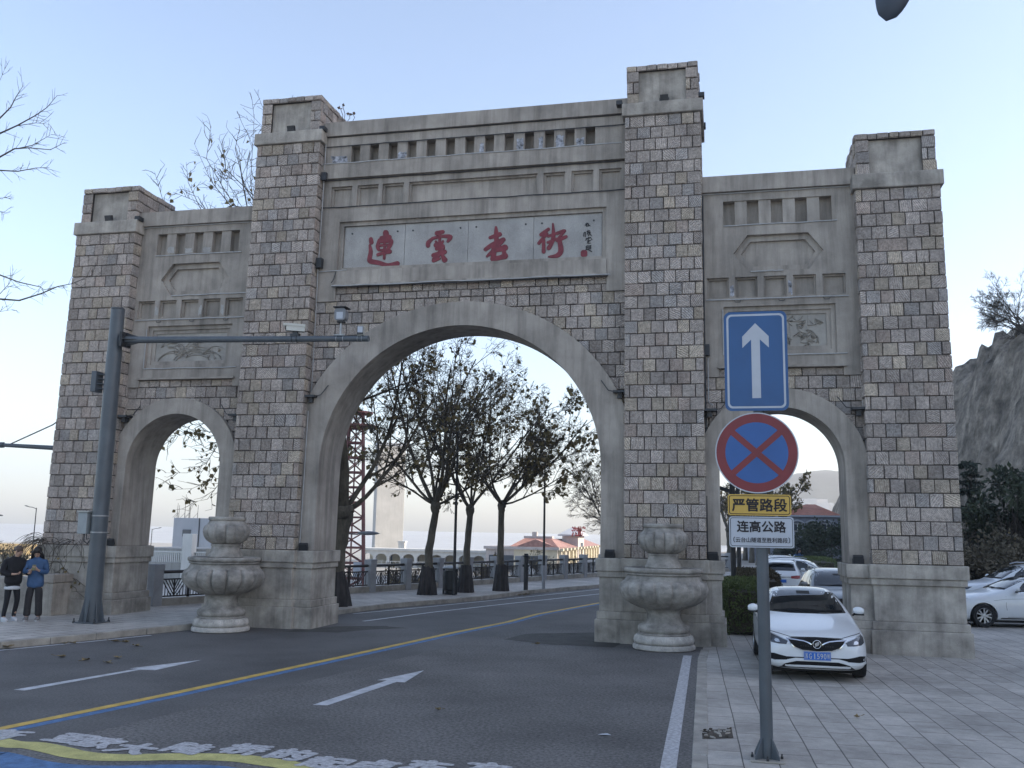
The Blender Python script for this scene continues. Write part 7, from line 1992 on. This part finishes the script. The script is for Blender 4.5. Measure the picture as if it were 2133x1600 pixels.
# blue jacket, long dark hair, looking down at a phone in both hands
poseB = dict(pelvis=(0,0,.92), chest=(0,.005,1.26), neck=(0,-.005,1.44), head=(.0,-.055,1.565), shL=(.185,.01,1.36), shR=(-.185,.01,1.36), elL=(.235,-.05,1.10), elR=(-.235,-.05,1.10),
             wrL=(.085,-.245,1.17), wrR=(-.085,-.245,1.17), hdL=(-.7,-.5,.35), hdR=(.7,-.5,.35), pnL=(-.4,.2,.6), pnR=(.4,.2,.6), hipL=(.095,0,.88), hipR=(-.095,0,.88), knL=(.11,-.02,.48), knR=(-.11,-.02,.48), anL=(.125,.02,.10), anR=(-.125,.02,.10))
def clothB(P, T):
    V3 = Vector
    L = [('jacket', 'cloth_blue', [[T(V3((0,0,.72)),.215,.15), T(V3((0,0,.90)),.205,.15), T(V3((0,0,1.08)),.19,.14), T(P['chest'],.20,.135), T(P['neck']+V3((0,0,-.01)),.085,.08), T(P['neck']+V3((0,.0,.045)),.078,.075)]]
          + [[T(P['chest'],.20,.135), T(P['sh'+s],.085), T(P['el'+s],.075), T(P['wr'+s].lerp(P['el'+s],.08),.052)] for s in 'LR']),
         ('trousers', 'cloth_dark', [[T(V3((0,0,.93)),.155,.12), T(V3((0,0,.86)),.15,.115)]]+[[T(V3((0,0,.86)),.15,.115), T(P['hip'+s]-V3((0,0,.08)),.105), T(P['kn'+s],.085), T(P['an'+s]+V3((0,0,.10)),.085), T(P['an'+s]+V3((0,0,-.01)),.092)] for s in 'LR'])]
    return L
clothB.shoe = 'shoe_grey'
def hairB(root, hd, f, r_, u_, blob):
    m = MB(); blob(m, hd+u_*.045-f*.034, .097,.100,.098, 14)
    for s in (-1, 1): m.tube([hd+r_*s*.07+u_*.07+f*.02, hd+r_*s*.098-u_*.02+f*.015, hd+r_*s*.115-u_*.14, hd+r_*s*.12-u_*.28-f*.01], [.03,.036,.04,.018], 8)
    m.tube([hd-f*.07+u_*.03, hd-f*.10-u_*.1, hd-f*.10-u_*.30], [.08,.085,.05], 10)
    m.build('hair', MAT['hair_dark'], root, smooth=True)
gB = G(66,1293,.128); gA = G(19,1294,.128)
pB = person_at(tuple(gB), radians(28), 1.66, poseB, (0,-.75,-.5), 'person in a blue jacket with long dark hair, looking down at a held phone', clothB, hairB, sc=.96)
m = MB(); m.obox((0,0,0), (1,0,0), (0,.55,.8), (0,-.8,.55), .038, .075, .006); ph = m.build('phone', MAT['phone'], None, bevel=.003)
c_, s_ = cos(radians(28)), sin(radians(28)); v = Vector((0,-.315,1.235))*.96; ph.location = gB+Vector((v.x*c_-v.y*s_, v.x*s_+v.y*c_, v.z)); ph.rotation_euler = (0,0,radians(28))
tag(ph, 'dark phone held in the hands of the person in the blue jacket', 'phone')
# black top over a white shirt, leggings, white trainers; turned towards the phone
poseA = dict(pelvis=(0,0,.93), chest=(.01,-.01,1.28), neck=(.02,-.02,1.46), head=(.045,-.07,1.59), shL=(.19,.0,1.38), shR=(-.18,.02,1.38), elL=(.27,-.10,1.12), elR=(-.25,.0,1.10),
             wrL=(.22,-.30,1.10), wrR=(-.08,-.22,1.08), hdL=(.1,-.8,.1), hdR=(.8,-.5,.1), pnL=(-.6,0,.4), pnR=(.2,.2,.7), hipL=(.09,0,.89), hipR=(-.09,0,.89), knL=(.12,-.03,.49), knR=(-.10,-.01,.49), anL=(.10,.04,.10), anR=(-.13,.02,.10))
def clothA(P, T):
    V3 = Vector
    return [('top', 'cloth_black', [[T(V3((0,0,.80)),.205,.15), T(V3((0,0,.95)),.215,.16), T(V3((.005,0,1.12)),.215,.16), T(P['chest'],.215,.15), T(P['neck']+V3((0,0,-.01)),.085,.08), T(P['neck']+V3((0,-.005,.03)),.075,.07)]]
             + [[T(P['chest'],.215,.15), T(P['sh'+s],.095), T(P['el'+s],.09), T(P['wr'+s].lerp(P['el'+s],.1),.058)] for s in 'LR']),
            ('shirt_hem', 'cloth_white', [[T(V3((0,0,.83)),.185,.14), T(V3((0,0,.74)),.198,.15), T(V3((0,0,.715)),.198,.15)]]),
            ('leggings', 'cloth_black2', [[T(V3((0,0,.93)),.15,.115), T(V3((0,0,.87)),.145,.11)]]+[[T(V3((0,0,.87)),.145,.11), T(P['hip'+s]-V3((0,0,.1)),.092), T(P['kn'+s],.062), T(P['an'+s].lerp(P['kn'+s],.6),.058), T(P['an'+s]+V3((0,0,.06)),.05), T(P['an'+s]+V3((0,0,-.03)),.05)] for s in 'LR'])]
clothA.shoe = 'cloth_white'
def hairA(root, hd, f, r_, u_, blob):
    m = MB(); blob(m, hd+u_*.048-f*.034, .092,.096,.092, 14); blob(m, hd-f*.12+u_*.0, .05,.05,.05, 10); m.build('hair', MAT['hair_brown'], root, smooth=True)
pA = person_at(tuple(gA), radians(60), 1.68, poseA, (.3,-.75,-.42), 'person in a black top, white shirt hem, black leggings and white trainers', clothA, hairA, sc=.96)
# far walker by the parked cars
q = W(1664,1205,30); pC = person_at((q.x,30,0), radians(10), 1.65, poseA, (0,-1,-.1), 'far person in pale clothes walking beside the parked cars', clothB, hairB)
# ------------------------------------------------------------------ the hazy air
hm = bpy.data.materials.new('hazy_air'); hm.use_nodes = True
hnt = hm.node_tree
hnt.nodes.remove(hnt.nodes['Principled BSDF'])
pvn = hnt.nodes.new('ShaderNodeVolumePrincipled')
pvn.inputs['Color'].default_value = (.93, .95, 1.0, 1)
pvn.inputs['Density'].default_value = 0.00055
pvn.inputs['Anisotropy'].default_value = 0.25
hnt.links.new(pvn.outputs[0], hnt.nodes['Material Output'].inputs['Volume'])
hz = MB(); hz.box(-1900, 1900, -200, 1900, -9.0, 150)
hzo = hz.build('haze', hm); hzo['kind'] = 'stuff'
